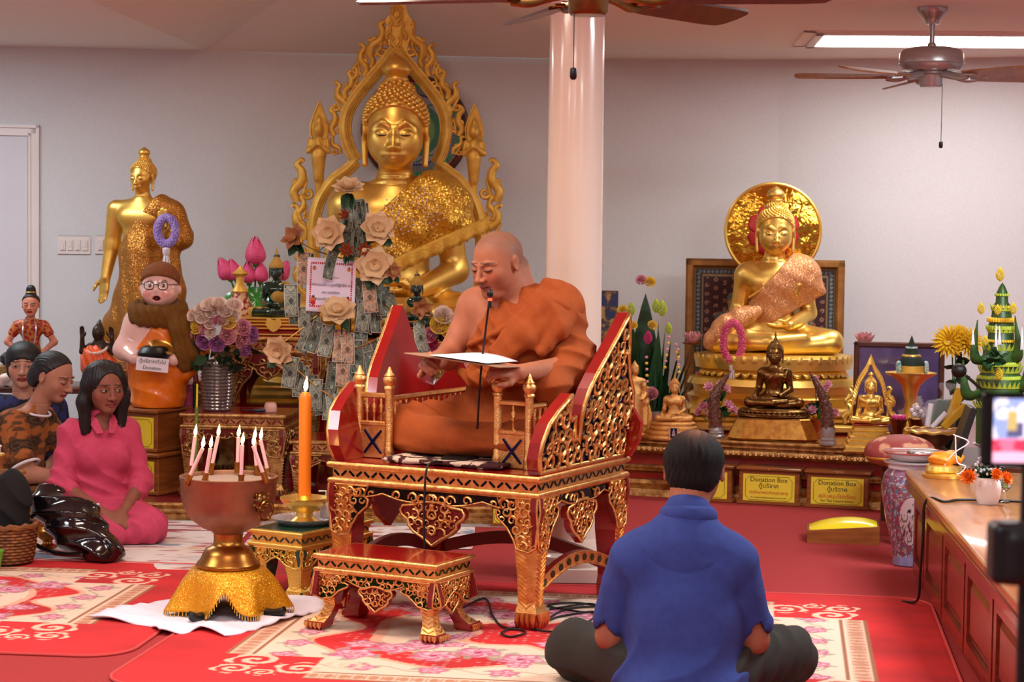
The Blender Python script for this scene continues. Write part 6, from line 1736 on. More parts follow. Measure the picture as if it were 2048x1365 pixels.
B = Body().frame(HMf); B.ell((0, .14, .36), (.78, .88, .72)); B.fn(lambda p: -(p[:, 2] * .75 + p[:, 1] * .6 - .25), (-2,) * 3, (2,) * 3, op='i'); B.cap((0, .15, 1.0), (0, .15, 1.38), .46, .42, .1); B.frame(); share(body_mesh('hair', B, .003, m_hair), 'hair', f1)
b = MB().at(HMf); b.lathe([(.50, 1.1), (.53, 1.15), (.50, 1.2)], 16, (0, .15, 0)); b.build('hair_band', m_goldb, f1)
b = MB()
for s in (-1, 1): b.tube(smooth_path([(s * .02, -.03, .375), (s * .035, -.055, .32), (s * .03, -.062, .25), (s * .01, -.06, .19)], 5), .005, 5)
b.build('bead_necklace', m_silver, f1)
f2 = thing('dark_figurine', 'dark carved figurine with raised hands and orange shawl', 'figurine', (P(198, 745, 10.8).x, 10.8, .60), math.radians(-10))
B = Body(); B.ell((0, 0, .18), (.05, .04, .08), .03); B.ell((0, -.01, .285), (.034, .04, .046), .01); B.chain([(0, 0, .32), (0, .01, .35)], (.02, .008), .01); B.ell((0, 0, .04), (.09, .07, .05), .03)
for s in (-1, 1): B.chain([(s * .05, 0, .21), (s * .09, -.02, .18), (s * .085, -.03, .26)], (.02, .016, .012), .008); hand_ops(B, aim((s * .085, -.03, .26), (0, -.1, 1), (0, 1, 0)), .07, .15, .004, mirror=s)
m_darkw = mat('dark_patina', (56, 40, 30), .4, .3); share(body_mesh('body', B, .0035, m_darkw), 'body', f2)
m_shawl = mat('orange_satin', (226, 92, 44), .4, .0); B = Body(); B.ell((0, 0, .10), (.11, .085, .09), .04); B.ell((-.02, -.02, .16), (.07, .055, .06), .03); B.fn(wr(.005, 90, (.7, .2, .5), 1), (-1,) * 3, (1,) * 3); share(body_mesh('shawl', B, .005, m_shawl), 'shawl', f2)
b = MB()
for k in range(26): a = k / 26 * 2 * PI; b.sph((.055 * math.cos(a), -.02 + .05 * math.sin(a), .205 - .03 * math.sin(-a)), .009, 6, 4)
tag(b.build('bead_garland', m_rosew, f2), kind='stuff')
f3 = thing('dark_pillow_box', 'black box with gold lattice front and dark cushion top beside the red figurine', 'box', (P(28, 780, 10.6).x, 10.58, .60), 0)
m_lat = mat('gold_lattice_cloth', (30, 22, 20), .6, col2=(150, 116, 60), nscale=45, kind='voronoi', thr=(.35, .55)); b = MB(); b.cbox((0, 0, .06), (.13, .10, .12), bev=.01); b.build('lattice_box', m_lat, f3)
b = MB(); b.cbox((0, 0, .15), (.125, .10, .07), bev=.02); b.build('cushion', m_hair, f3)
def bottle(label, px, py, Y, z, liquid, cap_, h=.17, r=.03):
 t = thing('bottle', label, 'bottle', (P(px, py, Y).x, Y, z)); b = MB(); b.lathe([(r * .9, 0), (r, .006), (r, h * .6), (r * .8, h * .72), (r * .38, h * .84), (r * .36, h * .9)], 18); b.build('bottle_body', liquid, t); b = MB(); b.lathe([(r * .42, h * .89), (r * .42, h), (0, h)], 14); b.build('cap', cap_, t); return t
m_redliq = mat('red_drink', (168, 36, 40), .15, coat=.6); m_orcap = mat('orange_cap', (226, 110, 70), .4)
bottle('bottle of red drink behind the woman in brown', 46, 790, 10.52, .60, m_redliq, m_orcap)
bn = thing('bread_bag', 'clear bag of pale buns on the side table', 'food', (P(18, 790, 10.5).x, 10.46, .60)); B = Body()
for q in ((-.035, 0, .03), (.03, .01, .03), (0, -.01, .055)): B.ell(q, (.04, .035, .026), .01)
share(body_mesh('buns', B, .004, m_rosew), 'buns', bn)
# ------------------------------------------------------------------ ribbed vase with roses on the front altar table
VX, VY, VZ = P(434, 812, 10.2).x, 10.2, .521
vs = thing('ribbed_vase', 'clear ribbed glass vase full of roses on the altar table', 'vase', (VX, VY, VZ))
m_glassv = mat('smoky_glass', (168, 162, 158), .08, .35, trans=.75)
pr = []
for k in range(14):
 z = .018 * k; r = .074 + .010 * math.sin(k / 13 * PI * .9) ; pr += [(r * .96, z), (r * 1.04, z + .006), (r * 1.04, z + .010)]
b = MB(); b.lathe([(.05, 0)] + pr + [(.078, .255)], 36); b.build('glass_body', m_glassv, vs, smooth=70)
bq = thing('rose_bouquet', 'bouquet of cream, yellow, pink and purple roses in the ribbed vase', 'flowers', (VX, VY, VZ + .22))
def zz(x, y): return (340 + x / 4.014, 560 + y / 4.014)
rl = [((325, 215), m_rosew, .05), ((280, 300), m_rosew, .048), ((440, 262), m_rosew, .042), ((515, 215), m_rosew, .045), ((395, 195), m_rosew, .04), ((200, 290), m_rosew, .04), ((500, 300), m_rosew, .036), ((380, 335), m_rosep, .03), ((225, 378), m_rosey, .042), ((465, 345), m_rosey, .042), ((160, 450), m_rosep, .05), ((460, 450), m_rosep, .045), ((580, 385), m_rosep, .045), ((640, 440), m_rosev, .045), ((280, 490), m_rosev, .045), ((378, 510), m_rosev, .042), ((575, 490), m_rosep, .042), ((150, 550), m_rosev, .038), ((600, 560), m_rosev, .036), ((330, 420), m_rosew, .034), ((250, 235), m_rosew, .036), ((345, 270), m_rosew, .04), ((330, 350), m_rosew, .036), ((290, 400), m_rosep, .036), ((420, 330), m_rosew, .034)]
for (q, m, s) in rl:
 px, py = zz(*q); dx = (q[0] - 385) / 260; p = P(px, py, VY - .10 + .10 * abs(dx)); l = p - Vector((VX, VY, VZ + .22))
 place(RM[m], 'rose', bq, l, (dx * .9, -1, (380 - q[1]) / 200 + .25), s)
for k in range(46):
 a = random.uniform(0, 2 * PI); r = random.uniform(.02, .13); l = Vector((r * math.cos(a) * 1.25, r * .6 * math.sin(a), random.uniform(-.01, .14)))
 place(leafd_m if k % 3 else leafg_m, 'leaf', bq, l, (math.cos(a), math.sin(a) - .4, random.uniform(-.6, .6)), random.uniform(.05, .09))
b = MB()
for k in range(9): a = k * .7; b.tube([(.03 * math.cos(a), .03 * math.sin(a), -.2), (.05 * math.cos(a + .5), .05 * math.sin(a + .5), .02)], .003, 5)
tag(b.build('stems', m_leafdk, bq), kind='stuff')
# candle jar, lighter and candle sticks on the altar tables
t = thing('candle_jar', 'frosted pink candle jar on the altar table', 'jar', (P(541, 822, 10.12).x, 10.12, .521)); m_frost = mat('frosted_glass', (226, 176, 158), .35)
b = MB(); b.lathe([(.030, 0), (.032, .004), (.032, .036), (.028, .042), (.028, .048), (.024, .05), (0, .046)], 24); b.build('jar_body', m_frost, t)
t = thing('grill_lighter', 'dark blue grill lighter lying on the altar table', 'lighter', (P(515, 826, 10.1).x, 10.10, .521), .1); m_blue = mat('navy_plastic', (26, 32, 70), .35)
b = MB(); b.tube([(-.02, 0, .009), (.02, 0, .010), (.045, 0, .008)], [.008, .010, .007], 10); b.build('handle', m_blue, t); b = MB(); b.tube([(-.075, .01, .012), (-.02, 0, .009)], .004, 8); b.build('nozzle', m_black, t)
t = thing('wrapped_candle', 'thin yellow candle wrapped in green standing before the altar table', 'candle', (P(390, 900, 9.9).x, 9.90, .0861)); zt2 = PZ(392, 768, 9.9) - .0861
b = MB(); b.cyl((0, 0, 0), (.008, 0, zt2 * .80), .0085, n=10); b.build('green_wrap', mat('green_foil', (92, 122, 36), .5, col2=(130, 150, 50), nscale=60), t); b = MB(); b.cyl((.008, 0, zt2 * .78), (.010, 0, zt2), .005, n=8); b.build('wax', m_yellow, t); b = MB(); b.lathe([(.045, 0), (.045, .01), (.014, .02), (.012, .05), (.016, .06)], 20); b.build('holder', m_brass, t)
# white-robed little figurine beside the vase
t = thing('robed_figurine', 'tiny white robed figurine with pointed hood left of the ribbed vase', 'figurine', (P(383, 800, 10.6).x, 10.55, .636)); t.location.z = .0861
b = MB(); b.cbox((0, .03, .275), (.11, .10, .55), bev=.01); b.build('dark_stand', m_leafdk, t); t.location.x -= .02
B = Body(); B.cap((0, 0, .25), (0, 0, .33), .042, .03, .02); B.ell((0, -.005, .375), (.018, .02, .026), .01); B.chain([(-.035, 0, .33), (-.03, -.03, .29), (0, -.035, .30)], (.014, .012, .01), .01); B.chain([(.035, 0, .33), (.03, -.03, .29), (0, -.035, .30)], (.014, .012, .01), .01); share(body_mesh('body', B, .003, m_rosew), 'body', t, (0, 0, .312))
B = Body(); B.chain([(0, .012, .37), (0, .012, .43)], (.03, .006), .01); B.chain([(-.035, .015, .24), (-.028, .015, .36)], (.03, .02), .02); B.chain([(.035, .015, .24), (.028, .015, .36)], (.03, .02), .02); share(body_mesh('red_hood', B, .003, m_reddark), 'red_hood', t, (0, 0, .312))
b = MB(); b.cbox((0, 0, .06), (.045, .045, .12), bev=.004); t = tag(b.build('tea_box', mat('pink_box', (186, 52, 80), .5, col2=(90, 40, 90), nscale=20)), 'small pink topped box beside the boy-monk figure', 'box'); t.location = (P(374, 790, 10.35).x, 10.38, .0861); t.scale = (1, 1, 4.6)
# beaded cone, lotus buds, green seated figures
m_bead = mat('red_bead_scales', (150, 34, 26), .4, col2=(216, 178, 140), nscale=34, kind='noise', thr=(.5, .53), bump=.8, bscale=90)
t = thing('beaded_cone', 'tall cone covered in red and silver beadwork with gilt tip', 'ornament', (P(480, 690, 11.0).x, 10.99, .8865)); zc = PZ(480, 532, 11.0) - .8865
b = MB(); b.lathe([(.105, 0), (.106, .01), (.098, zc * .15), (.07, zc * .38), (.046, zc * .55), (.040, zc * .60)], 36); b.build('cone', m_bead, t); b = MB(); b.lathe([(.042, zc * .60), (.048, zc * .62), (.034, zc * .68), (.024, zc * .74), (.022, zc * .84), (.045, zc * .875), (.047, zc * .885), (.022, zc * .94), (.008, zc * .98), (0, zc * 1.01)], 24); b.build('gilt_tip', m_goldmat, t)
PLT = BZ - .22 * W1
lt = thing('lotus_buds', 'bunch of pink lotus buds with glossy green pads', 'flowers', (P(508, 640, 11.25).x, 11.25, .80))
m_pad = mat('glossy_pad_green', (40, 128, 40), .22, coat=.5)
for (px, py, s, dx) in ((511, 530, .17, 0), (461, 560, .145, -.5), (474, 562, .135, -.3), (498, 568, .135, -.05), (521, 566, .125, .05), (556, 560, .13, .55), (1054, 10, 0, 0)):
 if s == 0: continue
 p = P(px, py, 11.2) - lt.location; place(bud_m, 'lotus_bud', lt, p, (dx, -.1, 1), s, 0.3)
 b = MB(); b.tube(smooth_path([(dx * .02, 0, 0), (p.x * .6, p.y * .5, p.z * .6), (p.x, p.y, p.z + .005)], 4), .006, 6); b.lathe([(.012, -.012), (.018, .004), (.0, .006)], 8, p); b.build('stem', m_pad, lt)
for (px, py, s, d) in ((512, 600, .075, (.1, -1, .5)), (528, 632, .07, (.2, -1, .4)), (458, 602, .06, (-.6, -.5, .8)), (540, 585, .05, (.6, -.6, .4)), (480, 598, .05, (-.3, -1, .6))):
 p = P(px, py, 11.15) - lt.location; b = MB(); b.grid(lambda u, v: (u * math.cos(v * 2 * PI), u * math.sin(v * 2 * PI), .25 * u * u + .05 * math.sin(v * 12 * PI) * u), 6, 25); place(b.mesh('lotus_pad', m_pad, 80), 'lotus_pad', lt, p, d, s)
b = MB(); b.lathe([(.05, PLT - .799), (.06, PLT - .79), (.055, -.1), (.07, .0), (.06, .02), (0, 0)], 24); b.build('tall_pot', m_gold, lt); 
m_jade = mat('dark_jade', (8, 44, 30), .12, coat=.7); m_goldcl = mat('gold_cloth', (222, 176, 84), .5, .4, col2=(190, 140, 52), nscale=120, bump=.8, bscale=300)
def jade_cloth(full):
 B = Body(); o = .02
 if full:
  B.ell((0, .05, .42), (.20, .145, .2), .1); B.cap((-.16, .05, .575), (.16, .05, .575), .09, None, .09)
  for s in (-1, 1): B.cap((s * .21, .05, .55), (s * .285, .05, .26), .085, .08, .06)
 else:
  B.ell((.04, .04, .42), (.17, .15, .2), .1); B.cap((.02, .05, .575), (.17, .05, .575), .09, None, .09); B.cap((.21, .05, .55), (.285, .05, .26), .085, .08, .06)
  for s in (-1, 1): B.cap((s * .17, -.06, .10), (s * .42, -.17, .10), .095, .09, .05)
 return B
m_half = body_mesh('gold_cloth', jade_cloth(False), .012, m_goldcl); m_full = body_mesh('gold_cloth', jade_cloth(True), .012, m_goldcl)
crown = MB(); crown.lathe([(.145, .93), (.15, .96), (.12, 1.02), (.08, 1.08), (.04, 1.16), (.018, 1.26), (0, 1.34)], 20, (0, .02, 0)); crown_m = crown.mesh('pointed_crown', m_goldcl, 60)
def jade(label, px, py, Y, W, cl, rz):
 t = buddha('jade_buddha_statue', label, P(px, py, Y), rz, W, body_d, None, m_jade, group='dark jade seated statues'); share(cl, 'gold_cloth', t); share(crown_m, 'pointed_crown', t); return t
jd = jade('dark jade seated statue with gold cloth left of the money tree', 552, 634, 10.80, .29, m_half, math.radians(-6))
jp = thing('red_gold_pedestal', 'red and gold tiered pedestal under the left jade statue', 'pedestal', (jd.location.x, 10.83, .886)); zq = jd.location.z - .886
b = MB()
for (z0, z1, w) in ((0, .3, .40), (.3, .42, .35), (.42, .62, .37), (.62, .72, .32), (.72, 1.0, .35)): b.cbox((0, 0, (z0 + z1) / 2 * zq), (w, .24, (z1 - z0) * zq), bev=.006)
b.build('tiers', m_redlac, jp)
for z_, w in ((.06, .41), (.40, .37), (.60, .385), (.95, .36), (.78, .36)):
 b = MB(); b.cbox((0, 0, z_ * zq), (w, .26, .014), bev=.005); b.build('gilt_band', m_goldb, jp)
b = MB(); b.prism([(-.035, 1.0 * zq), (-.045, .6 * zq), (-.02, .3 * zq), (0, .2 * zq), (.02, .3 * zq), (.045, .6 * zq), (.035, 1.0 * zq), (0, .85 * zq)], 'y', -.14, -.125); b.build('crest_plate', m_goldmat, jp)
jd2 = jade('dark jade seated statue wrapped in gold cloth beside the monk', 833, 655, 10.85, .25, m_full, math.radians(-4))
tE = carved_table('altar_table', 'tall gilded carved altar table under the gold wrapped jade statue', (jd2.location.x, 10.70, .085), 0, .42, .36, jd2.location.z - .087, 'altar table', 'left altar tables', mg=m_palegold, mins=m_reddark, leg='claw', pend=None, pitch=.045, k=1.0)
ar2 = thing('rose_arrangement', 'small arrangement of white, yellow and pink flowers in a silver bowl by the monk', 'flowers', (P(880, 770, 10.2).x, 10.2, .50))
for (px, py, m, s) in ((886, 632, m_rosew, .05), (880, 652, m_rosey, .052), (862, 672, m_rosep, .045), (866, 692, m_rosem, .035), (895, 665, m_rosey, .04), (902, 640, m_rosew, .035)):
 place(RM[m], 'rose', ar2, P(px, py, 10.1) - ar2.location, ((px - 880) / 40, -1, .4), s)
for k in range(14): place(leafd_m, 'leaf', ar2, P(880, 690, 10.2) - ar2.location + Vector((random.uniform(-.07, .07), random.uniform(-.04, .04), random.uniform(-.04, .08))), (random.uniform(-1, 1), -.6, random.uniform(-.5, .8)), .07)
b = MB(); b.lathe([(.04, 0), (.05, .01), (.03, .03), (.06, .09), (.075, .13), (.07, .14), (.045, .18), (.03, .20), (0, .2)], 28); b.build('silver_bowl', m_silver, ar2)
tF = carved_table('altar_table', 'low gilded carved altar table behind the throne under the flower bowl', (ar2.location.x, 10.05, .085), 0, .34, .30, .413, 'altar table', 'left altar tables', mg=m_palegold, mins=m_reddark, leg='claw', pend=None, pitch=.045, k=.9)
# ------------------------------------------------------------------ the money tree
MY = 9.62
mt = thing('money_tree_stand', 'thin stand of the money tree between altar and throne', 'stand', (P(694, 900, MY).x, MY, .0035))
b = MB(); ztop = PZ(700, 392, MY) - .0035; b.cyl((0, 0, 0), (.015, 0, ztop), .008, n=8); b.build('pole', m_brass, mt)
b = MB(); b.lathe([(.12, 0), (.12, .012), (.03, .03), (.02, .06), (.012, .09)], 24); b.build('foot', m_brass, mt)
for (x0, y0, x1, y1, sag) in ((560, 690, 700, 560, 10), (566, 712, 672, 800, 6), (590, 480, 700, 520, 6), (700, 520, 800, 640, 8), (700, 700, 800, 640, 10), (800, 640, 846, 638, 5)):
 b = MB(); pts = []
 for k in range(13):
  u = k / 12; p = P(x0 + (x1 - x0) * u, y0 + (y1 - y0) * u + sag * math.sin(PI * u), MY - .06); pts.append(p - mt.location)
 b.tube(pts, .0035, 5); b.build('string', m_brass, mt)
def note_cols(tint, dark):
 tint, dark = np.array(tint, float), np.array(dark, float)
 def f(u, v):
  c = np.tile(tint, (len(u), 1)); n = fbm(u * 18, v * 40, 3, 3)
  e = np.minimum(np.minimum(u, 1 - u) * .42, np.minimum(v, 1 - v)); w = np.clip((n - .35) / .3, 0, 1)[:, None] * .6
  c = c * (1 - w) + dark * w; c[e < .018] = (206, 204, 190)
  c[(e > .03) & (e < .045)] = dark
  r = ((u - .5) / .34) ** 2 + ((v - .5) / .16) ** 2; c[r < 1] = tint * .75 + dark * .2; c[(r < 1) & (r > .82)] = dark
  h = ((u - .5) / .17) ** 2 + ((v - .52) / .10) ** 2; c[h < 1] = dark * .9
  for vv in (.22, .80):
   r = ((u - .5) / .15) ** 2 + ((v - vv) / .065) ** 2; c[r < 1] = (206, 208, 194); c[(r < 1) & (r > .6)] = dark; c[r < .25] = (70, 100, 70)
  for uu in (.12, .88):
   for vv in (.06, .94): c[((u - uu) / .09) ** 2 + ((v - vv) / .04) ** 2 < 1] = dark * .8
  return c
 return f
m_note = mat('printed_banknote', (180, 180, 160), .7, attr=True)
def note_mesh(tint, dark, curl):
 o = painted('banknote', lambda u, v: ((u - .5) * .0663, curl * np.sin(v * PI) * .02 + .006 * np.sin(u * PI) , (-v) * .156), note_cols(tint, dark), 15, 34, m_note)
 me = o.data; bpy.data.objects.remove(o); return me
NM = [note_mesh((172, 178, 158), (74, 82, 76), c) for c in (-1, .6, 1.2)] + [note_mesh((206, 172, 140), (118, 90, 74), c) for c in (-.8, .8)] + [note_mesh((122, 132, 116), (54, 62, 56), .5)]
def z2(x, y): return (540 + x / 3.25, 340 + y / 3.25)
NL = [(135, 745, 3, 0, 0, 0, 'narrow green banknote hanging alone at the left of the printed sign'), (165, 800, 0, 35, 5, .03, 'dark banknote just behind the lone left one'), (225, 535, 0, 10, 3, 0, 'pale edged banknote tucked above the left corner of the printed sign'), (250, 540, -4, 30, 5, .02, 'dark banknote peeking out above the sign corner'), (225, 890, 6, 20, 0, .02, 'green banknote under the left lower corner of the sign'), (275, 905, 7, 5, 1, 0, 'banknote just below the sign beside its left lower corner'),
      (640, 720, 6, 0, 3, -.03, 'tan banknote at the right edge of the printed sign'), (618, 850, -6, 5, 0, .0, 'wide green banknote below the tan one right of the sign'), (660, 860, -12, 15, 1, .02, 'tilted green banknote below the tan one right of the sign'), (600, 900, -3, 10, 5, .03, 'dark banknote lowest at the right edge of the sign'), (715, 740, 3, 50, 0, .0, 'narrow turned banknote under the large cream flower'), (745, 760, 8, 40, 5, .02, 'dark turned banknote under the large cream flower'), (765, 800, 14, 30, 1, .03, 'rightmost tilted banknote under the large cream flower'), (700, 850, -2, 45, 5, .03, 'dark narrow banknote below those under the cream flower'),
      (465, 1040, -4, 0, 4, -.06, 'large tan banknote clipped lowest in front of the tree'), (500, 1060, 2, 10, 3, -.03, 'tan banknote just right of the lowest front one'), (385, 1010, -10, 0, 1, -.03, 'green banknote left of the large tan one in front'), (330, 990, -22, 10, 5, .0, 'dark banknote fanned out left below the amber flower'), (300, 1010, -30, 15, 0, .03, 'most tilted banknote fanned out at lower left'), (480, 1200, -3, 5, 3, -.02, 'tan banknote hanging under the large tan one'), (500, 1290, 4, 5, 4, .0, 'lowest tan banknote of the middle column'), (560, 1110, 3, 12, 5, .0, 'dark banknote right of the large tan one'), (610, 1120, 8, 20, 1, .02, 'green banknote at the right of the middle column'),
      (425, 510, -14, 45, 5, -.06, 'dark folded banknote hanging over the top of the printed sign'), (730, 1080, 30, 10, 0, 0, 'pale tilted banknote on the right lower string'), (690, 1100, 20, 15, 5, .02, 'dark tilted banknote on the right lower string'), (970, 985, 14, 30, 0, -.02, 'banknote hanging beside the red throne wing'), (650, 1180, 12, 30, 5, .0, 'dark banknote low behind the red throne wing'), (590, 1200, 5, 25, 1, .02, 'green banknote low between middle column and throne wing'), (550, 1230, -3, 10, 0, .02, 'pale banknote low right of the middle column'), (420, 1250, -8, 10, 5, .02, 'dark banknote low left of the middle column')]
ORD = 'first second third fourth fifth sixth seventh eighth ninth tenth'.split()
for k in range(9): NL.append((500 + k * 12, 190 + (k % 3) * 14, -4 + k * 1.6, 55 if k % 2 else 20, (0, 5, 1)[k % 3], .01 * k, ORD[k] + ' banknote from the left in the topmost stack of the money tree'))
for k in range(9): NL.append((492 + k * 15, 330 + (k % 3) * 16, -5 + k * 1.6, 60 if k % 2 else 25, (5, 1, 0)[k % 3], .01 * k, ORD[k] + ' banknote from the left in the stack just above the sign'))
for k in range(9): u = k / 8; NL.append((150 + u * 250, 1215 + u * 235, -9 + k * 1.5, 55 - (k % 3) * 18 if k else 0, (0, 5, 1, 0, 5)[k % 5], .02 - .01 * (k % 2), ORD[k] + ' banknote from the left on the sagging lower left string'))
for k in range(10): NL.append((560 + k * 17, 700 + (k * 37) % 90, -4 + (k * 13) % 14, (k * 29) % 60, (5, 0, 1)[k % 3], .05 + .01 * k, ORD[k] + ' banknote from the left in the row right of the sign'))
for i, (x, y, rot, yaw, m, dy, lab) in enumerate(NL):
 px, py = z2(x, y); o = share(NM[m], 'banknote', None, P(px, py, MY - .07 + dy)); o.rotation_euler = (random.uniform(-.08, .08), -math.radians(rot), math.radians(yaw if i % 2 else -yaw))
 tag(o, lab or 'banknote clipped among many others on the money tree', 'banknote', 'banknotes on the money tree')
m_plast = mat('laminate_paper', (226, 212, 226), .25, attr=True)
sgn = thing('printed_sign', 'white laminated sign with red scalloped border and purple lettering on the money tree', 'sign', P(662, 571, MY - .11), math.radians(-2)); sgn.rotation_euler = (0, math.radians(2), math.radians(-2))
def sgc(u, v):
 c = np.tile(np.array((222., 208, 226)), (len(u), 1)); x, z = (u - .5) * .237, (v - .5) * .262; ex, ez = .237 / 2 - np.abs(x), .262 / 2 - np.abs(z)
 b_ = (np.minimum(ex - .014, ez - .022) > 0) & (np.minimum(ex - .023, ez - .031) < 0); s = np.where(ex - .014 < ez - .022, z, x); q = np.modf(np.abs(s) / .0105)[0]
 c[b_ & (q < .72)] = (176, 40, 48)
 for sx in (-1, 1):
  for (zz_, r, col) in ((.078, .010, (200, 120, 70)), (.086, .005, (120, 60, 40)), (-.072, .014, (206, 110, 80)), (-.058, .007, (110, 50, 50)), (-.088, .012, (180, 40, 40))): c[(x - sx * .084) ** 2 + (z - zz_) ** 2 < r * r] = col
 c[ez < .010] = (204, 196, 206); return c
painted('sheet', lambda u, v: ((u - .5) * .237, .004 * np.sin(u * PI), (v - .5) * .262), sgc, 120, 130, m_plast, sgn, solid=.0015)
m_inkp = mat('purple_ink', (70, 50, 96), .6); m_inkg = mat('green_ink', (40, 84, 64), .6)
for (bd, sz, z, m) in (('คณะแม่ขาว ญาติผู้มีจิต ๑', .0185, -.004, m_inkp), ('และ ญาติมิตร', .016, -.040, m_inkp), ('ชุมนุมทำบุญที่วัดร่วมกัน', .0165, -.072, m_inkg), ('ขอเชิญร่วม', .013, -.094, m_inkred), ('ขอเชิญทุกท่าน', .013, .034, m_inkred)): text('lettering', bd, sz, m, sgn, (0, -.0025, z))
fs = [((385, 410), poin_m, .085, (-.2, -1, .1), 'large cream silk flower above the printed sign'), ((510, 120), poin_m, .08, (0, -.5, 1), 'cream silk flower crowning the money tree'), ((700, 380), poin_m, .085, (.3, -1, .3), 'cream silk flower at the right of the upper banknotes'), ((680, 620), poin_m, .095, (.1, -1, .1), 'large cream silk flower at the right corner of the printed sign'), ((440, 920), poin_m, .09, (0, -.8, .7), 'amber silk flower over the lower edge of the printed sign'), ((160, 440), poinb_m, .07, (-.5, -.8, .4), 'brown silk flower at the far left of the money tree'), ((60, 1180), poin_m, .08, (-.4, -1, -.2), 'cream silk flower hanging by the left banknote string'), ((985, 900), poinb_m, .055, (.2, -1, -.2), 'brown silk flower before the gold wrapped jade statue'), ((490, 295), rust_m, .035, (-.3, -1, .2), 'small rust silk flower by the upper banknotes'), ((500, 525), rust_m, .045, (0, -1, .2), 'small rust silk flower above the middle of the sign'), ((610, 520), rust_m, .045, (.2, -1, .1), 'small rust silk flower right of the sign top'), ((800, 660), poinb_m, .045, (.5, -1, .1), 'small brown silk flower beside the large cream one')]
for (q, me, s, d, lab) in fs:
 px, py = z2(*q); t = thing('silk_flower', lab, 'flower', P(px, py, MY - .15), 0, 'silk flowers on the money tree'); place(me, 'flower_head', t, (0, 0, 0), d, s, .4)
 for k in range(3):
  a = -.6 + k * 1.0 + random.random(); place(leafg_m, 'leaf', t, (0, .015, -.02), (math.cos(a) * .9 - .3, -.25, -math.sin(abs(a)) - .2), s * 1.1)
# ------------------------------------------------------------------ candle urn on its cloth-covered stand
UX, UY = (458 - 1024) * 7.35 / FPX, 7.35
wcl = MB(); ol = [(178, 1243), (250, 1222), (340, 1204), (430, 1192), (560, 1190), (640, 1206), (655, 1222), (600, 1240), (540, 1258), (450, 1280), (400, 1266), (360, 1274), (318, 1272), (298, 1257), (240, 1250)]
og = [G(*p) for p in ol]; cc = Vector((UX, UY, 0))
def wc_pt(u, v):
 n = len(og); f = u * n; i = int(f) % n; p = og[i].lerp(og[(i + 1) % n], f - int(f)); q = cc.lerp(p, v)
 return (q.x, q.y, .012 + .008 * v * math.sin(u * 41) * v + .004 * math.sin(q.x * 38 + q.y * 51) * (v > .3) + .004 * v)
wcl.grid(wc_pt, 90, 12, closeu=True); tag(wcl.build('white_cloth', mat('white_cotton', (226, 216, 228), .9, bump=.3, bscale=300), solid=.006, smooth=80), 'crumpled white cloth spread on the rugs under the gold draped stand', 'cloth')
sd = thing('urn_stand', 'black scroll-footed stand hidden under the gold cloth', 'stand', (UX, UY, .022))
b = MB(); b.lathe([(.128, .135), (.134, .145), (0, .145)], 28); b.lathe([(.0, .13), (.128, .135)], 28); b.build('stand_top', m_black, sd)
for k in range(4):
 a = PI / 4 + k * PI / 2 + .35; c, s_ = math.cos(a), math.sin(a); b = MB(); b.tube(smooth_path([(c * r, s_ * r, z) for r, z in ((.10, .135), (.11, .10), (.10, .05), (.13, .012), (.20, .008), (.238, .018), (.232, .03))], 4), [.017] * 24 + [.010], 8); b.build('leg', m_black, sd)
m_glitter = sequin('gold_glitter_cloth', (240, 178, 30), (214, 130, 14), 420); m_glitter.node_tree.nodes['Principled BSDF'].inputs['Metallic'].default_value = .45
def drape(u, v):
 a = u * 2 * PI; r0 = .138; L = .156 - .070 * max(0, math.cos(2 * (a - 1.62 - PI / 2 * 0) * 1 + PI)) ** 3 * 0 - .085 * math.exp(-((((a - 4.78 + PI) % (2 * PI)) - PI) / .20) ** 2)
 s = v * (r0 + L)
 if s < r0: r, z = s, .186
 else:
  t = (s - r0) / .156; f = math.sin(4 * a + .6) * .5 + .35 * math.sin(7 * a + 1.3) + .2 * math.sin(11 * a)
  r = r0 + .012 * min(1, t * 4) + t * (.05 + .05 * f); z = .186 - (s - r0) * (.96 - .12 * f * 0)
  z = max(z, .030 + .004 * f)
 return (UX + r * math.cos(a), UY + r * math.sin(a), z)
b = MB(); b.grid(drape, 120, 30, closeu=True); gc_ = tag(b.build('gold_cloth', m_glitter, solid=.003, smooth=80), 'glittering golden cloth with fringe draped over the urn stand', 'cloth')
b = MB()
for k in range(150):
 u = k / 150
 p = Vector(drape(u, 1.0)); d = (p - Vector(drape(u, .96))).normalized(); b.tube([p, p + Vector((d.x * .004, d.y * .004, -.017))], .0018, 3)
tag(b.build('fringe', m_fringe, gc_), kind='stuff')
ur = thing('candle_urn', 'brown copper pedestal urn ringed with lit candles', 'urn', (UX, UY, .190))
pr = [(.118, 0), (.121, .006), (.117, .016), (.104, .030), (.096, .05), (.084, .07), (.066, .078), (.057, .085), (.054, .10), (.055, .125), (.062, .133), (.10, .15), (.142, .182), (.168, .225), (.178, .27), (.180, .325), (.184, .332), (.184, .342), (.176, .344), (.172, .338), (.170, .30), (.0, .295)]
b = MB(); b.lathe(pr[:10], 56); b.build('pedestal_foot', m_brass, ur, smooth=50); b = MB(); b.lathe(pr[9:], 64); b.build('bowl', m_copper, ur, smooth=50)
b = MB(); b.lathe([(.174, .328), (0, .332)], 48); b.build('sand', mat('ash_sand', (150, 128, 116), .95, bump=.6, bscale=200), ur)
li = MB(); an = math.radians(-38); T = Matrix.Rotation(an, 4, 'Z') @ Matrix.Translation((.172, 0, .262)); li.at(T)
li.sph((.006, 0, 0), (.022, .036, .036), 12, 8); li.sph((.026, 0, -.008), (.014, .014, .012), 8, 6)
for s in (-1, 1): li.sph((.02, s * .014, .012), (.008, .008, .006), 6, 5); li.sph((.008, s * .03, .022), (.008, .010, .010), 6, 5)
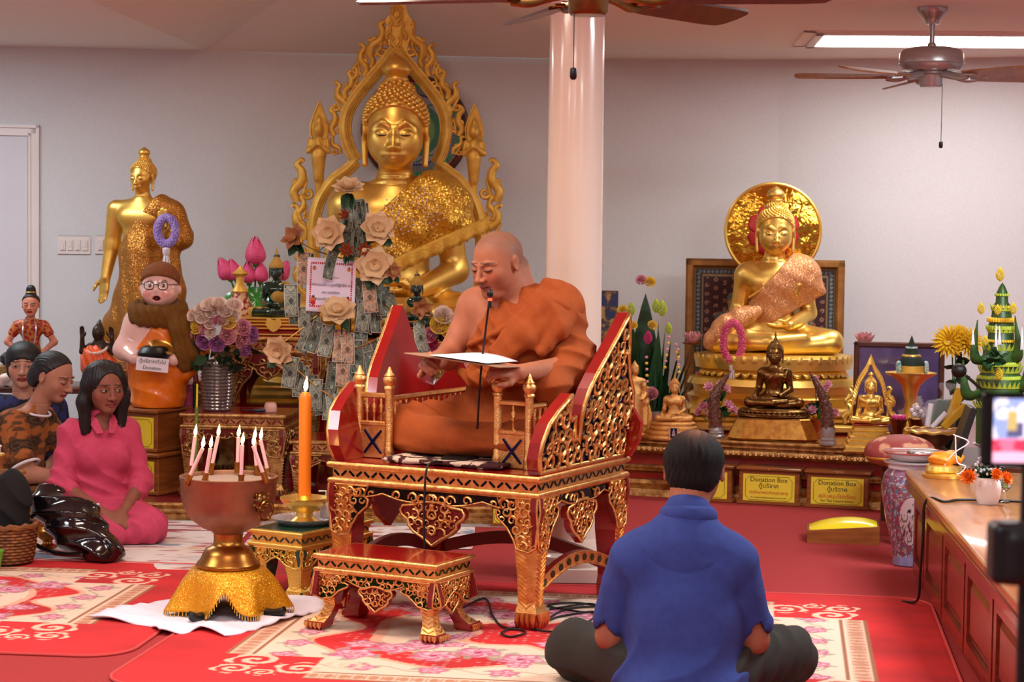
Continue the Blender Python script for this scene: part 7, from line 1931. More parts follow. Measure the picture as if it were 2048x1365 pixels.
for k in range(9): a = k * 2 * PI / 9; li.tube([(.004, .022 * math.cos(a), .022 * math.sin(a)), (.0, .044 * math.cos(a), .044 * math.sin(a))], [.012, .004], 5)
li.build('lion_mask', m_bronze, ur); li = MB().at(T); li.tube([(.026 + .006 * math.sin(a), .034 * math.cos(a), -.032 + .036 * math.sin(a)) for a in [k * PI / 12 for k in range(25)]], .005, 6); li.build('ring_handle', m_bronze, ur)
m_wax = mat('pale_wax', (238, 190, 190), .45, emit=.0); m_flame = mat('candle_flame', (255, 206, 120), .5, emit=30.0)
CL = [((183, 290), (208, 100), 1, 'back rim of the urn, leftmost candle of the back row'), ((173, 345), (253, 170), 0, 'leaning candle at the far left front of the urn'), ((272, 335), (300, 170), 0, 'second candle from the left at the urn front'), ((308, 275), (345, 100), 1, 'back candle leaning above the second front candle'), ((460, 270), (465, 105), 1, 'upright back candle near the urn middle'), ((482, 345), (488, 150), 0, 'upright front candle near the urn middle'), ((574, 290), (560, 120), 1, 'back candle crossing behind a leaning one at right'), ((615, 330), (553, 155), 0, 'strongly leaning front candle at the right of the urn'), ((640, 305), (597, 120), 1, 'rightmost candle at the urn rim')]
def flame_mesh():
 b = MB(); b.lathe([(.0, -.004), (.0055, .004), (.0085, .014), (.0075, .026), (.0035, .042), (0, .056)], 10); return b.mesh('flame', m_flame, 80)
FM = flame_mesh()
for (a, e, back, lab) in CL:
 Yc = UY + (.13 if back else -.13); p0 = P(320 + a[0] / 2.9675, 840 + a[1] / 2.9675, Yc); p1 = P(320 + e[0] / 2.9675, 840 + e[1] / 2.9675, Yc)
 t = thing('candle', 'lit pink ' + ('candle, ' if not lab.startswith(('back candle', 'upright', 'leaning', 'strongly', 'second', 'rightmost')) else 'wax: ') + lab, 'candle', p0, 0, 'candles on the urn'); t['label'] = lab if 'candle' in lab.split(',')[0] or 'candle' in lab else lab
 b = MB(); b.cyl((0, 0, 0), p1 - p0, .0072, n=12); b.build('wax', m_wax, t); b = MB(); b.cyl(p1 - p0, (p1 - p0) * 1.03, .0008, n=5); b.build('wick', m_black, t); o = share(FM, 'flame', t, p1 - p0 + Vector((0, 0, .004)), None, .8); o.rotation_euler = (0, .12, 0)
 h = MB(); q = p0 - ur.location; d = (p1 - p0).normalized(); h.cyl(q + d * .012, q - d * .03, .011, n=12); h.cyl(q + d * .012, q + d * .006, .013, n=12); h.cyl(q - d * .012, q - d * .018, .013, n=12); h.build('candle_cup', m_brass, ur)
# ------------------------------------------------------------------ tray, pedestal bowl and orange candle on the green table
TX, TY, TZ = -.835, 7.945, .2625
tr_ = thing('silver_tray', 'round embossed silver tray on the green table', 'tray', (TX, TY, TZ)); m_emb = mat('embossed_silver', (214, 210, 214), .35, .7, bump=1.0, bscale=60)
b = MB(); b.lathe([(.0, .004), (.085, .004), (.10, .012), (.128, .030), (.134, .032), (.13, .026), (.10, .004), (.085, 0), (0, 0)], 56, flute=lambda a, z: .02 * math.cos(24 * a) * (z > .02)); b.build('tray_dish', m_emb, tr_)
pb = thing('pedestal_bowl', 'shiny golden pedestal bowl on the silver tray', 'bowl', (TX, TY, TZ + .005)); b = MB(); b.lathe([(.060, 0), (.062, .006), (.050, .018), (.036, .030), (.034, .045), (.040, .052), (.058, .062), (.082, .078), (.098, .098), (.101, .108), (.096, .106), (.07, .08), (.0, .07)], 48); b.build('bowl', m_goldb, pb)
oc = thing('orange_candle', 'thick lit orange candle standing in the golden pedestal bowl', 'candle', (TX, TY, TZ + .077)); hcnd = PZ(602, 785, TY) - oc.location.z
m_owax = mat('orange_wax', (240, 128, 28), .35); b = MB(); b.lathe([(.0255, 0), (.0255, hcnd - .026), (.022, hcnd - .010), (.012, hcnd), (0, hcnd)], 24); b.build('wax', m_owax, oc); b = MB(); b.cyl((0, 0, hcnd - .002), (0, 0, hcnd + .010), .001, n=5); b.build('wick', m_black, oc); o = share(FM, 'flame', oc, (0, 0, hcnd + .006), (0, .1, 0), 1.1)
b = MB(); b.lathe([(.030, 0), (.030, .045), (.028, .045), (.028, 0)], 20); b.build('collar', m_goldb, oc)
sb = bottle('white pump bottle behind the golden pedestal bowl', 644, 990, 8.30, .0, m_paper, m_paper, .10, .025); sb.location = (P(645, 985, 8.02).x + .012, 8.05, TZ)
b = MB(); b.tube([(0, 0, .10), (0, 0, .125), (-.03, -.01, .126)], .004, 6); b.build('pump', m_paper, sb)
cup = thing('flower_cup', 'small white cup printed with pink flowers on the green table', 'cup', (-.66, 7.98, TZ)); b = MB(); b.lathe([(.022, 0), (.026, .01), (.032, .06), (.030, .06), (.02, .01), (0, .01)], 24); b.build('cup_body', mat('flower_print', (230, 214, 220), .3, col2=(196, 60, 110), nscale=38, thr=(.5, .6)), cup)
# ------------------------------------------------------------------ bags and baskets by the women
m_vinyl = mat('black_vinyl', (12, 10, 12), .12, coat=.8, bump=.4, bscale=25)
bg = thing('black_bag', 'shiny black vinyl bag lying before the woman in pink', 'bag', (0, 0, 0)); B = Body()
q0, q1 = P(105, 1030, 8.60), P(200, 1095, 8.52)
B.chain([q0 + Vector((-.02, 0, .05)), q0.lerp(q1, .5) + Vector((0, 0, .03)), q1], (.085, .105, .080), .06); B.ell(q1 + Vector((.02, -.02, -.02)), (.09, .08, .07), .05); B.fn(wr(.007, 36, (.5, .2, .8), 2), (-9,) * 3, (9,) * 3); B.fn(lambda p: -(p[:, 2] - .017), (-9,) * 3, (9,) * 3, op='i')
share(body_mesh('bag_body', B, .006, m_vinyl), 'bag_body', bg); b = MB(); b.tube(smooth_path([q0 + Vector((-.06, -.05, .02)), q0 + Vector((-.12, -.04, -.08)), q0 + Vector((.02, -.1, -.15)), q1 + Vector((-.05, -.09, -.02))], 6), .010, 6); b.build('strap', m_vinyl, bg)
m_wick = mat('wicker', (140, 84, 42), .7, col2=(104, 58, 28), nscale=30)
bk_ = thing('wicker_basket', 'round brown wicker basket at the edge of the rug', 'basket', (P(18, 1130, 8.45).x, 8.42, .016)); zb = .16; Rb = .125
for k in range(12):
 z = .006 + k * zb / 12; r = Rb * (.82 + .18 * (k / 12) ** .6); b = MB(); b.tube([(r * (1 + .03 * (1 if (j + k) % 2 else -1)) * math.cos(j * PI / 18), r * (1 + .03 * (1 if (j + k) % 2 else -1)) * math.sin(j * PI / 18), z) for j in range(37)], .0068, 5); b.build('woven_band', m_wick, bk_)
b = MB()
for j in range(18): a = j * PI / 9; b.tube([(Rb * .8 * math.cos(a), Rb * .8 * math.sin(a), 0), (Rb * .97 * math.cos(a), Rb * .97 * math.sin(a), zb)], .004, 5)
tag(b.build('stakes', m_wick, bk_), kind='stuff'); b = MB(); b.tube([(Rb * 1.02 * math.cos(j * PI / 18), Rb * 1.02 * math.sin(j * PI / 18), zb + .006 * math.sin(j * 2.2)) for j in range(37)], .013, 6); b.build('rim', m_wick, bk_); b = MB(); b.lathe([(Rb * .8, .004), (0, .004)], 24); b.build('base', m_wick, bk_)
fb = thing('cloth_bag', 'soft black cloth bag slumped in the wicker basket', 'bag', bk_.location + Vector((-.01, .03, .05))); B = Body(); B.ell((0, 0, .15), (.10, .07, .17), .05); B.ell((.03, 0, .25), (.07, .05, .09), .06); B.fn(wr(.006, 24, (.8, .1, .4), 5), (-1,) * 3, (1,) * 3)
share(body_mesh('bag_body', B, .006, cloth('black_cloth', (16, 14, 16), .9)), 'bag_body', fb)
t = thing('green_bowl', 'bright green plastic bowl at the left edge', 'bowl', (P(-8, 1135, 8.3).x - .0, 8.22, .018)); b = MB(); b.lathe([(.03, 0), (.04, .01), (.052, .07), (.055, .075), (.05, .072), (.036, .012), (0, .01)], 28); b.build('bowl', mat('green_plastic', (98, 168, 52), .3), t)
t = thing('brass_pot', 'small brass pedestal pot behind the black vinyl bag', 'pot', (P(92, 1112, 8.75).x, 8.78, .018)); b = MB(); b.lathe([(.042, 0), (.044, .006), (.022, .02), (.02, .03), (.045, .05), (.052, .08), (.04, .10), (.046, .108), (.04, .108), (0, .09)], 28); b.build('pot', m_brass, t)
t = carved_table('low_gold_table', 'low carved gold table at the left edge of the frame', (P(-58, 990, 9.0).x, 8.95, .018), math.radians(-12), .30, .28, .30, 'table', None, mg=m_gold, mtop=m_wood, mins=m_reddark, leg='claw', pend=None, pitch=.035, k=.8)
u_ = t.location; t = thing('offering_bowl', 'gold pedestal offering bowl with glass rim on the low gold table', 'bowl', u_ + Vector((.07, .10, .301))); b = MB(); b.lathe([(.05, 0), (.05, .008), (.022, .02), (.02, .05), (.06, .07), (.075, .085), (.07, .09), (0, .075)], 28); b.build('pedestal_bowl', m_goldb, t); b = MB(); b.lathe([(.05, .085), (.055, .12), (.06, .125), (.052, .13), (.0, .13)], 24); b.build('covered_dish', m_rosew, t)
# ================================================================== right-hand altar
def stand_on(px, py, Y): return P(px, py, Y)
AU = Vector((math.cos(AR), math.sin(AR), 0)); AV = Vector((-math.sin(AR), math.cos(AR), 0))
# framed embroidered picture behind the statue
fp = thing('framed_picture', 'gold framed maroon embroidered picture standing behind the golden statue', 'picture', (P(1527, 700, 12.25).x, 12.25, .326), math.radians(-6))
FW, FH = 315 * 12.25 / FX, PZ(1527, 519, 12.25) - .326
def embroid(u, v):
 x, z = (u - .5) * FW, (v - .5) * FH; c = np.tile(np.array((62., 20, 26)), (len(u), 1)); e = np.minimum(FW / 2 - np.abs(x), FH / 2 - np.abs(z)) - .05
 qx, qz = np.modf(np.abs(x) / .055)[0] - .5, np.modf(np.abs(z + .02 * np.floor(x / .055)) / .055)[0] - .5; d = qx ** 2 + qz ** 2
 c[d < .05] = (170, 130, 100); c[d < .02] = (110, 60, 50)
 b = e < .065; s = np.where(FW / 2 - np.abs(x) < FH / 2 - np.abs(z), z, x); c[b] = (52, 50, 52); c[b & ((np.modf(np.abs(s) / .026)[0] - .5) ** 2 * .0007 * 1.0 + (e - .03) ** 2 < 9e-5)] = (120, 132, 140)
 c[b & ((np.abs(e - .008) < .005) | (np.abs(e - .055) < .005))] = (156, 126, 80); c[e < 0] = (120, 84, 40)
 r = np.sqrt((x / .33) ** 2 + ((z + .05) / .40) ** 2); n = fbm(x * 30, z * 30, 3, 3); m = (r > .62) & (r < .98 + .08 * np.cos(14 * np.arctan2(z, x))); c[m] = np.array((140, 110, 70)) ; c[m & (n > .52)] = (84, 104, 118); c[m & (n < .4)] = (170, 140, 92)
 m = (np.sqrt((x / .16) ** 2 + ((z + .08) / .22) ** 2) < 1); c[m] = (150, 104, 50); m2 = np.sqrt((x / .13) ** 2 + ((z + .08) / .19) ** 2) < 1; c[m2] = (176, 130, 62); return c
painted('embroidery', lambda u, v: ((u - .5) * FW, .005 + 0 * u, v * FH), embroid, 150, 150, m_print, fp)
m_framegold = mat('antique_gold_wood', (168, 116, 56), .4, .4, col2=(140, 92, 40), nscale=14)
for (lo, hi) in (((-FW / 2, 0), (-FW / 2 + .055, FH)), ((FW / 2 - .055, 0), (FW / 2, FH)), ((-FW / 2, FH - .055), (FW / 2, FH)), ((-FW / 2, 0), (FW / 2, .055))):
 b = MB(); b.cbox(((lo[0] + hi[0]) / 2, -.008, (lo[1] + hi[1]) / 2), (hi[0] - lo[0], .05, hi[1] - lo[1]), bev=.014); b.build('frame_side', m_framegold, fp)
q = P(1213, 640, 12.7); t = thing('small_poster', 'narrow colourful poster on the wall just right of the column', 'poster', (q.x, wall_at(q.x) - .012, q.z), math.radians(-6))
def posterc(u, v):
 n = fbm(u * 5, v * 9, 7, 3); c = np.tile(np.array((70., 70, 84)), (len(u), 1)); c[n > .5] = (150, 110, 70); c[n > .6] = (190, 150, 90); c[n < .36] = (50, 60, 110); return c
painted('print', lambda u, v: ((u - .5) * .15, 0 * u, (v - .5) * .36), posterc, 30, 70, m_print, t); b = MB(); b.cbox((0, .006, 0), (.16, .008, .37)); b.build('backing', m_wooddk, t)
# folded-leaf flower arrangement
fa = thing('leaf_cone_arrangement', 'upright arrangement of folded dark green leaves with lime buds and flower strings', 'flowers', (P(1290, 835, 11.35).x, 11.35, .326)); s_ = 11.35 / FX; c0 = fa.location
def Lp(px, py, dy=0): return P(px, py, 11.35 + dy) - c0
bl = MB(); bl.grid(lambda u, v: ((u - .5) * 2 * .5 * (1 - v) ** .8 * (.35 + .65 * min(1, v * 6)), -.35 * abs(u - .5) * (1 - v), v), 5, 10); blade_me = bl.mesh('leaf_blade', m_leaf, 80)
for (px, py, L, d, w) in ((1288, 830, 245, 0, 1.5), (1275, 830, 190, -.08, 1.2), (1300, 830, 170, .08, 1.2), (1262, 830, 150, -.12, .8), (1270, 825, 165, -.2, .7), (1316, 828, 150, .16, .8), (1310, 825, 170, .10, .7), (1330, 825, 120, .38, .7), (1340, 822, 90, .65, .7), (1258, 825, 130, -.3, .7), (1295, 832, 120, .02, 2.2), (1280, 832, 110, -.05, 2.2), (1322, 826, 135, .28, .7), (1266, 828, 110, -.42, .6), (1304, 828, 190, .05, .6)) + tuple((1256 + k * 5.2, 828, 95 + (k * 47) % 80, -.3 + k * .042, .5) for k in range(17)):
 p = Lp(px, py, random.uniform(-.05, .05)); place(blade_me, 'leaf_blade', fa, p, (d, random.uniform(-.08, .05), 1), 1, 0).scale = (w * .19, .12, L * s_)
limeb = MB(); 
for k in range(80): z = (k + .5) / 80; a = k * 2.4; r = .28 * math.sin(PI * z ** .8); limeb.sph((r * math.cos(a), r * math.sin(a), z), (.075, .075, .06), 5, 4)
lime_me = limeb.mesh('lime_bud', m_lime, 80); pinkb_me = limeb.mesh('pink_bud', m_rosem, 80); yelb_me = limeb.mesh('yellow_bud', m_yellow, 80)
for (px, py, h, m) in ((1262, 632, 26, lime_me), (1312, 625, 26, lime_me), (1324, 632, 30, lime_me), (1247, 680, 24, lime_me), (1337, 668, 22, lime_me), (1296, 688, 26, pinkb_me)): place(m, m.name, fa, Lp(px, py, -.10), (0, 0, 1), h * s_)
for (px, py, m, r) in ((1282, 562, m_rosep, 11), (1299, 566, m_rosey, 12), (1246, 622, m_rosey, 11), (1304, 652, m_rosey, 10), (1266, 652, m_rosey, 9), (1302, 790, m_rosep, 15)): place(RM[m], 'rose', fa, Lp(px, py, -.11), (random.uniform(-.3, .3), -1, .6), r * s_)
for (x0, y0, x1, y1, n) in ((1250, 690, 1250, 735, 5), (1338, 675, 1330, 735, 6), (1293, 715, 1295, 800, 8), (1356, 700, 1358, 745, 4), (1352, 690, 1357, 735, 4)):
 for k in range(n):
  u = k / (n - 1); b = MB(); b.sph(Lp(x0 + (x1 - x0) * u, y0 + (y1 - y0) * u, -.13), (.010, .010, .009), 7, 5); b.build('string_flower', (m_rosep, m_mum)[k % 2], fa)
pot = MB(); pot.lathe([(.07, 0), (.085, .02), (.10, .12), (.095, .12), (0, .11)], 24); pot.build('silver_pot', m_emb, fa)
yb = thing('yellow_cloth_bundle', 'yellow patterned cloth bundle behind the slender gilded figure', 'bundle', (P(1284, 830, 11.1).x, 11.08, .326)); B = Body(); B.ell((0, 0, .11), (.055, .05, .11)); B.ell((0, 0, .22), (.03, .03, .05), .03); B.fn(wr(.004, 80, (.7, .2, .5), 1), (-1,) * 3, (1,) * 3); share(body_mesh('cloth', B, .006, mat('yellow_check', (226, 150, 40), .7, col2=(236, 190, 90), nscale=60, kind='voronoi')), 'cloth', yb)
# brass stems with pink lotus blooms
m_lotg = mat('pink_glass_petal', (198, 108, 120), .25, col2=(228, 170, 170), nscale=12, coat=.4)
lotusg = bloom_mesh('lotus_bloom', m_lotg, ((8, 1.0, .75), (8, .9, 1.05), (5, .7, 1.3)), .5)
def lotus_stand(label, px, py, Y, zb, extra=()):
 p = P(px, py, Y); t = thing('lotus_stand', label, 'ornament', (p.x, Y, zb), 0, 'brass lotus stands'); h = p.z - zb
 b = MB(); b.tube(smooth_path([(.03, 0, 0), (-.02, 0, h * .35), (.025, 0, h * .65), (0, 0, h)], 6), .006, 6); b.lathe([(.05, 0), (.05, .012), (.02, .03), (.01, .05)], 20, (.03, 0, 0)); b.build('brass_stem', m_bronze, t)
 place(lotusg, 'lotus_bloom', t, (0, 0, h), (0, -.1, 1), .085, 0)
 b = MB(); b.lathe([(.0, -.002), (.05, .004), (.062, .014)], 12, (0, 0, h), flute=lambda a, z: .12 * math.cos(6 * a)); b.build('leaf_saucer', m_brass, t)
 for (dx, dz, s) in extra: place(lotusg, 'lotus_bloom', t, (dx, -.02, h * dz), (dx * 6, -.3, 1), s, 0)
 return t
lotus_stand('brass lotus stand with pink bloom left of the golden statue', 1386, 690, 11.75, .326, ((.03, .62, .03), (-.02, .3, .03)))
lotus_stand('brass lotus stand with pink bloom right of the golden statue', 1729, 692, 11.35, .326, ((.05, .7, .03), (-.04, .55, .03)))
# vases of pink lotus and the carved tusks
def lotus_vase(label, px, pyb, Y, blooms, zb=.337):
 t = thing('lotus_vase', label, 'flowers', (P(px, pyb, Y).x, Y, zb), 0, 'vases of pink lotus'); m_amb = MATS.get('amber_glass') or mat('amber_glass', (170, 70, 30), .15, .3, coat=.5)
 b = MB(); b.lathe([(.035, 0), (.038, .01), (.028, .03), (.038, .07), (.052, .11), (.048, .11), (.03, .06), (0, .04)], 20); b.build('vase_body', m_amb, t)
 for (bx, by, s) in blooms:
  p = P(bx, by, Y - .03) - t.location; place(lotus_m, 'lotus_bloom', t, p, ((bx - px) / 60, -.9, .6), s); b = MB(); b.tube([(0, 0, .08), (p.x * .5, p.y * .3, p.z * .6), p], .003, 5); b.build('stem', m_stem, t)
 for k in range(8): a = k * .8; place(leafg_m, 'leaf', t, (0, 0, .10 + .015 * k), (math.cos(a), -.5 + .3 * math.sin(a), .35), .09)
 return t
lotus_vase('vase of pink lotus blooms behind the left carved tusk', 1430, 870, 11.15, ((1418, 776, .035), (1440, 772, .032), (1408, 815, .038), (1420, 830, .03), (1452, 778, .03), (1455, 812, .036), (1465, 822, .034), (1398, 826, .03)))
lotus_vase('vase of pink lotus blooms behind the right carved tusk', 1636, 870, 10.95, ((1624, 822, .036), (1648, 780, .03), (1668, 828, .034), (1655, 770, .028), (1640, 790, .03), (1630, 760, .026)))
m_tusk = mat('carved_tusk', (112, 64, 44), .35, col2=(80, 40, 28), nscale=30, bump=1.0, bscale=60, coat=.3)
def tusk(label, pb, pm, pt, Y):
 t = thing('carved_tusk', label, 'ornament', (P(pb[0], pb[1], Y).x, Y, .337)); pts = smooth_path([P(pb[0], pb[1] - 34, Y) - t.location, P(pm[0], pm[1], Y) - t.location, P(pt[0] * .45 + pm[0] * .55, pt[1] * .55 + pm[1] * .45, Y) - t.location, P(pt[0], pt[1], Y) - t.location], 7)
 n = len(pts); b = MB(); b.tube(pts, [.036 * (1 - .9 * (i / (n - 1)) ** 1.5) for i in range(n)], 14); b.build('tusk_body', m_tusk, t)
 r = MB()
 for i in range(1, n - 3):
  for k in range(5): a = k * 2 * PI / 5 + i * .6; rr = .036 * (1 - .9 * (i / (n - 1)) ** 1.5); r.sph(pts[i] + Vector((rr * math.cos(a), rr * math.sin(a), 0)), (rr * .24, rr * .24, .010), 5, 4)
 tag(r.build('carving', m_tusk, t), kind='stuff')
 b = MB(); zt_ = pts[0].z + .02; b.lathe([(.046, 0), (.048, .012), (.040, .02), (.044, .03), (.036, .04), (.040, zt_ * .7), (.038, zt_)], 24); b.build('metal_foot', m_steel, t); return t
tusk('carved brown tusk on metal foot left of the bronze statue', (1432, 896), (1428, 800), (1462, 742), 10.93)
tusk('carved brown tusk on metal foot right of the bronze statue', (1655, 896), (1652, 815), (1618, 742), 10.62)
# purple framed photograph, green cone on its golden pedestal
pf = thing('framed_photograph', 'wide wood framed purple photograph leaning behind the green cone', 'picture', (P(1797, 760, 11.2).x, 11.2, .326), math.radians(-8)); PW, PH = 168 * 11.2 / FX, PZ(1797, 690, 11.2) - .326
def purple(u, v):
 c = np.tile(np.array((98., 84, 132)), (len(u), 1)); n = fbm(u * 6, v * 6, 2, 3); c *= (.8 + .4 * n)[:, None]; c[(v < .45) & (n > .58)] = (176, 168, 176); return c  # pale blotches low down paint white reflections into the print
painted('photo', lambda u, v: ((u - .5) * PW, 0 * u, v * PH), purple, 60, 60, mat('glossy_photo', (98, 84, 132), .12, attr=True, coat=.8), pf)
for (cx, cz, w, h) in ((-PW / 2, PH / 2, .03, PH + .03), (PW / 2, PH / 2, .03, PH + .03), (0, PH, PW + .03, .03), (0, .015, PW + .03, .03)): b = MB(); b.cbox((cx, -.006, cz), (w, .03, h), bev=.006); b.build('frame_side', m_wooddk, pf)
cz_ = thing('green_cone', 'dark green cone with teal bead rings and gold lattice on a golden pedestal', 'ornament', (P(1822, 745, 10.75).x, 10.75, PZ(1822, 745, 10.75))); m_dkgr = mat('dark_green_velvet', (30, 48, 36), .7)
b = MB(); b.lathe([(.072, .01), (.07, .055), (.052, .09), (.042, .10), (.034, .125), (.02, .15), (.009, .18), (0, .205)], 24); b.build('cone', m_dkgr, cz_); b = MB(); b.lathe([(.074, 0), (.076, .005), (.074, .035), (.07, .038)], 28); b.build('gold_lattice', m_goldmat, cz_); b = MB(); b.lathe([(.054, .086), (.05, .096), (.046, .098)], 20); b.build('gold_band', m_goldb, cz_)
m_teal = mat('teal_beads', (70, 150, 160), .4, col2=(220, 220, 220), nscale=70)
for (x, y, z, ax) in ((-.075, -.03, .028, 0), (.075, -.03, .028, 0), (0, 0, .135, 1)):
 b = MB(); r = .026 if ax == 0 else .027; b.tube([(x + (.0 if ax == 0 else r * math.cos(a)), y + (r * .7 * math.cos(a) if ax == 0 else r * math.sin(a)), z + (r * math.sin(a) if ax == 0 else 0)) for a in [k * PI / 8 for k in range(17)]], .012 if ax == 0 else .007, 6); b.build('bead_ring', m_teal, cz_)
gp = thing('golden_pedestal_tray', 'tall golden pedestal tray carrying the green cone', 'tray', cz_.location - Vector((0, 0, cz_.location.z - .326))); hz = cz_.location.z - .326 - .001
b = MB(); b.lathe([(.075, 0), (.075, .01), (.05, .02), (.055, hz * .2), (.04, hz * .35), (.028, hz * .6), (.05, hz * .82), (.09, hz * .92), (.135, hz * .975), (.14, hz), (.12, hz * .985), (0, hz * .965)], 40); b.build('tray_body', m_goldb, gp)
for (px, py, Y, lab, m) in ((1796, 858, 10.35, 'brass cup of pink flowers before the purple photograph', m_rosem), (1832, 850, 10.4, 'brass cup of white beaded flowers under the green cone', m_paper)):
 t = thing('brass_cup', lab, 'cup', (P(px, py, Y).x, Y, .326), 0, 'brass flower cups'); b = MB(); b.lathe([(.04, 0), (.04, .02), (.022, .05), (.025, .10), (.045, .17), (.05, .18), (.04, .17), (0, .15)], 20); b.build('cup_body', m_bronze, t)
 for k in range(9): a = k * 2.4; r = .012 * k ** .5; b = MB(); b.sph((r * math.cos(a), r * math.sin(a), .19 + .02 * (m is m_paper) * (9 - k) / 3), .014, 8, 5); b.build('flower', m if k % 3 else m_rosew, t)
# small table beyond the counter with offerings
stb = thing('side_table', 'low wooden side table behind the big porcelain vase', 'table', (2.32, 9.66, 0), math.radians(-6))
b = MB(); b.cbox((0, 0, .37), (.95, .95, .03), bev=.004); b.build('table_top', m_wooddk, stb)
for sx in (-1, 1):
 for sy in (-1, 1): b = MB(); b.cbox((sx * .42, sy * .42, .178), (.05, .05, .355)); b.build('leg', m_wooddk, stb)
ZT = .386
tb = thing('carved_offering_bowl', 'wide carved golden offering bowl holding the wrapped incense', 'bowl', (P(1868, 890, 9.85).x, 9.85, ZT)); zr = PZ(1862, 862, 9.85) - ZT
b = MB(); b.lathe([(.09, 0), (.095, .008), (.06, .02), (.05, .035), (.085, zr * .62), (.13, zr * .9), (.148, zr), (.135, zr * .98), (.0, zr * .80)], 40); b.build('bowl_body', m_copper, tb); b = MB(); b.tube([(.146 * math.cos(a), .146 * math.sin(a), zr + .004 * math.cos(12 * a)) for a in [k * PI / 30 for k in range(61)]], .009, 6); b.build('gold_rim', m_goldb, tb)
c_ = tb.location + Vector((0, 0, zr * .9))
def packet(name, label, px0, py0, px1, py1, w, m, Y=9.82, shape='box'):
 a, e = P(px0, py0, Y), P(px1, py1, Y); t = thing(name, label, 'packet', a); d = e - a; b = MB().at(Vector(d).to_track_quat('Z', 'Y').to_matrix().to_4x4())
 if shape == 'box': b.cbox((0, 0, d.length / 2), (w, w, d.length), bev=.003)
 else: b.lathe([(0, 0), (w / 2, 0), (w / 2, d.length), (0, d.length)], 16)
 b.build('wrapper', m, t); return t
m_ybox = mat('incense_yellow', (230, 184, 48), .45, col2=(220, 168, 40), nscale=12); m_gbox = mat('green_packet', (40, 76, 48), .4)
packet('incense_packet', 'upright yellow incense packet in the clear bag', 1895, 848, 1922, 778, .042, m_ybox, 9.84); packet('incense_packet', 'leaning yellow incense packet at the bowl edge', 1886, 856, 1932, 812, .036, m_ybox, 9.76)
packet('green_packet', 'dark green packet in the clear bag', 1872, 850, 1884, 800, .05, m_gbox, 9.88); packet('white_roll', 'upright white wax roll in the clear bag', 1855, 852, 1862, 808, .028, m_paper, 9.82, 'cyl'); packet('white_roll', 'leaning white wax roll in the clear bag', 1864, 856, 1892, 826, .026, m_paper, 9.77, 'cyl')
m_film = mat('clear_film', (235, 235, 238), .12, alpha=.14, bump=1, bscale=18)
B = Body(); B.ell((0, 0, .085), (.095, .06, .09), .03); B.cap((.03, 0, .16), (.035, 0, .20), .02, .018, .04); B.ell((.04, 0, .235), (.045, .03, .025), .03); B.fn(wr(.006, 60, (.7, .3, .4), 4), (-1,) * 3, (1,) * 3)
t = thing('clear_bag', 'knotted clear plastic bag around the incense packets', 'bag', c_ + Vector((.02, .0, .0))); share(body_mesh('film', B, .006, m_film), 'film', t)
# cushion, vase with trays on top
m_dam = mat('red_damask', (150, 60, 54), .6, col2=(206, 146, 112), nscale=9, thr=(.5, .56))
cu = thing('damask_cushion', 'red and gold damask cushion behind the porcelain vase', 'cushion', (P(1800, 905, 9.38).x, 9.38, ZT)); B = Body(); B.ell((0, 0, .06), (.165, .13, .075)); B.ell((0, 0, .035), (.16, .14, .05), .04); share(body_mesh('pad', B, .008, m_dam), 'pad', cu); b = MB(); b.tube([(.158 * math.cos(a) , -.0 + .135 * math.sin(a), .03) for a in [k * PI / 20 for k in range(41)]], .010, 6); b.build('braid', m_fringe, cu)
VB = Vector((1.785, 8.72, 0)); vas = thing('porcelain_vase', 'large painted porcelain floor vase at the end of the counter', 'vase', VB)
vp = [(.066, 0), (.072, .006), (.070, .05), (.085, .12), (.108, .22), (.124, .31), (.127, .36), (.118, .41), (.098, .435), (.094, .45), (.118, .462), (.12, .468), (.10, .468)]
m_porc = mat('painted_porcelain', (150, 120, 140), .12, attr=True, coat=.6)
zs = np.array([q[1] for q in vp]); rs = np.array([q[0] for q in vp])
def vfn(u, v):
 t_ = v * (len(vp) - 1); i = np.clip(t_.astype(int), 0, len(vp) - 2); f = t_ - i; r = rs[i] * (1 - f) + rs[i + 1] * f; z = zs[i] * (1 - f) + zs[i + 1] * f; a = u * 2 * PI; return r * np.cos(a), r * np.sin(a), z
def vcol(u, v):
 x, y, z = vfn(u, v); a = u * 2 * PI; A, Z = a * 9, z * 72; c = np.tile(np.array((126., 74, 84)), (len(u), 1)); n1, n2 = fbm(A, Z, 3, 4), fbm(A * 1.3, Z * 1.3, 8, 4)
 for th, col in ((.50, (90, 104, 140)), (.57, (70, 130, 132)), (.64, (170, 150, 170)), (.72, (190, 120, 70))): c[n1 > th] = col
 c[n2 > .62] = (150, 60, 90); c[(n2 > .48) & (n2 < .5)] = (206, 190, 200)
 c[(z < .045)] = np.where((np.modf(a * 9)[0] < .5)[:, None], (100, 110, 150), (140, 120, 150))[z < .045]; c[z > .44] = (200, 190, 190); c[(z > .408) & (z < .44)] = (130, 90, 110)
 da = (a - math.radians(262) + PI) % (2 * PI) - PI; e = np.sqrt((da / .50) ** 2 + ((z - .21) / .115) ** 2); m = e < 1; c[m] = (206, 176, 178); c[m & (e > .94)] = (120, 60, 80)
 n3 = fbm(A * 2.2, Z * .9, 5, 4); c[m & (n3 > .58) & (z < .22) & (e < .9)] = (130, 40, 66); c[m & (n3 < .36) & (z < .24) & (e < .9)] = (70, 84, 60); c[m & (e < .85) & (np.abs(z - .25 - .10 * np.sin(da * 7)) < .003)] = (60, 50, 44); c[m & (((da + .08) / .09) ** 2 + ((z - .255) / .009) ** 2 < 1)] = (50, 36, 40); return c
painted('vase_body', vfn, vcol, 160, 130, m_porc, vas); b = MB(); b.lathe([(.10, .466), (.095, .40), (0, .38)], 32); b.build('vase_lining', m_paper, vas)
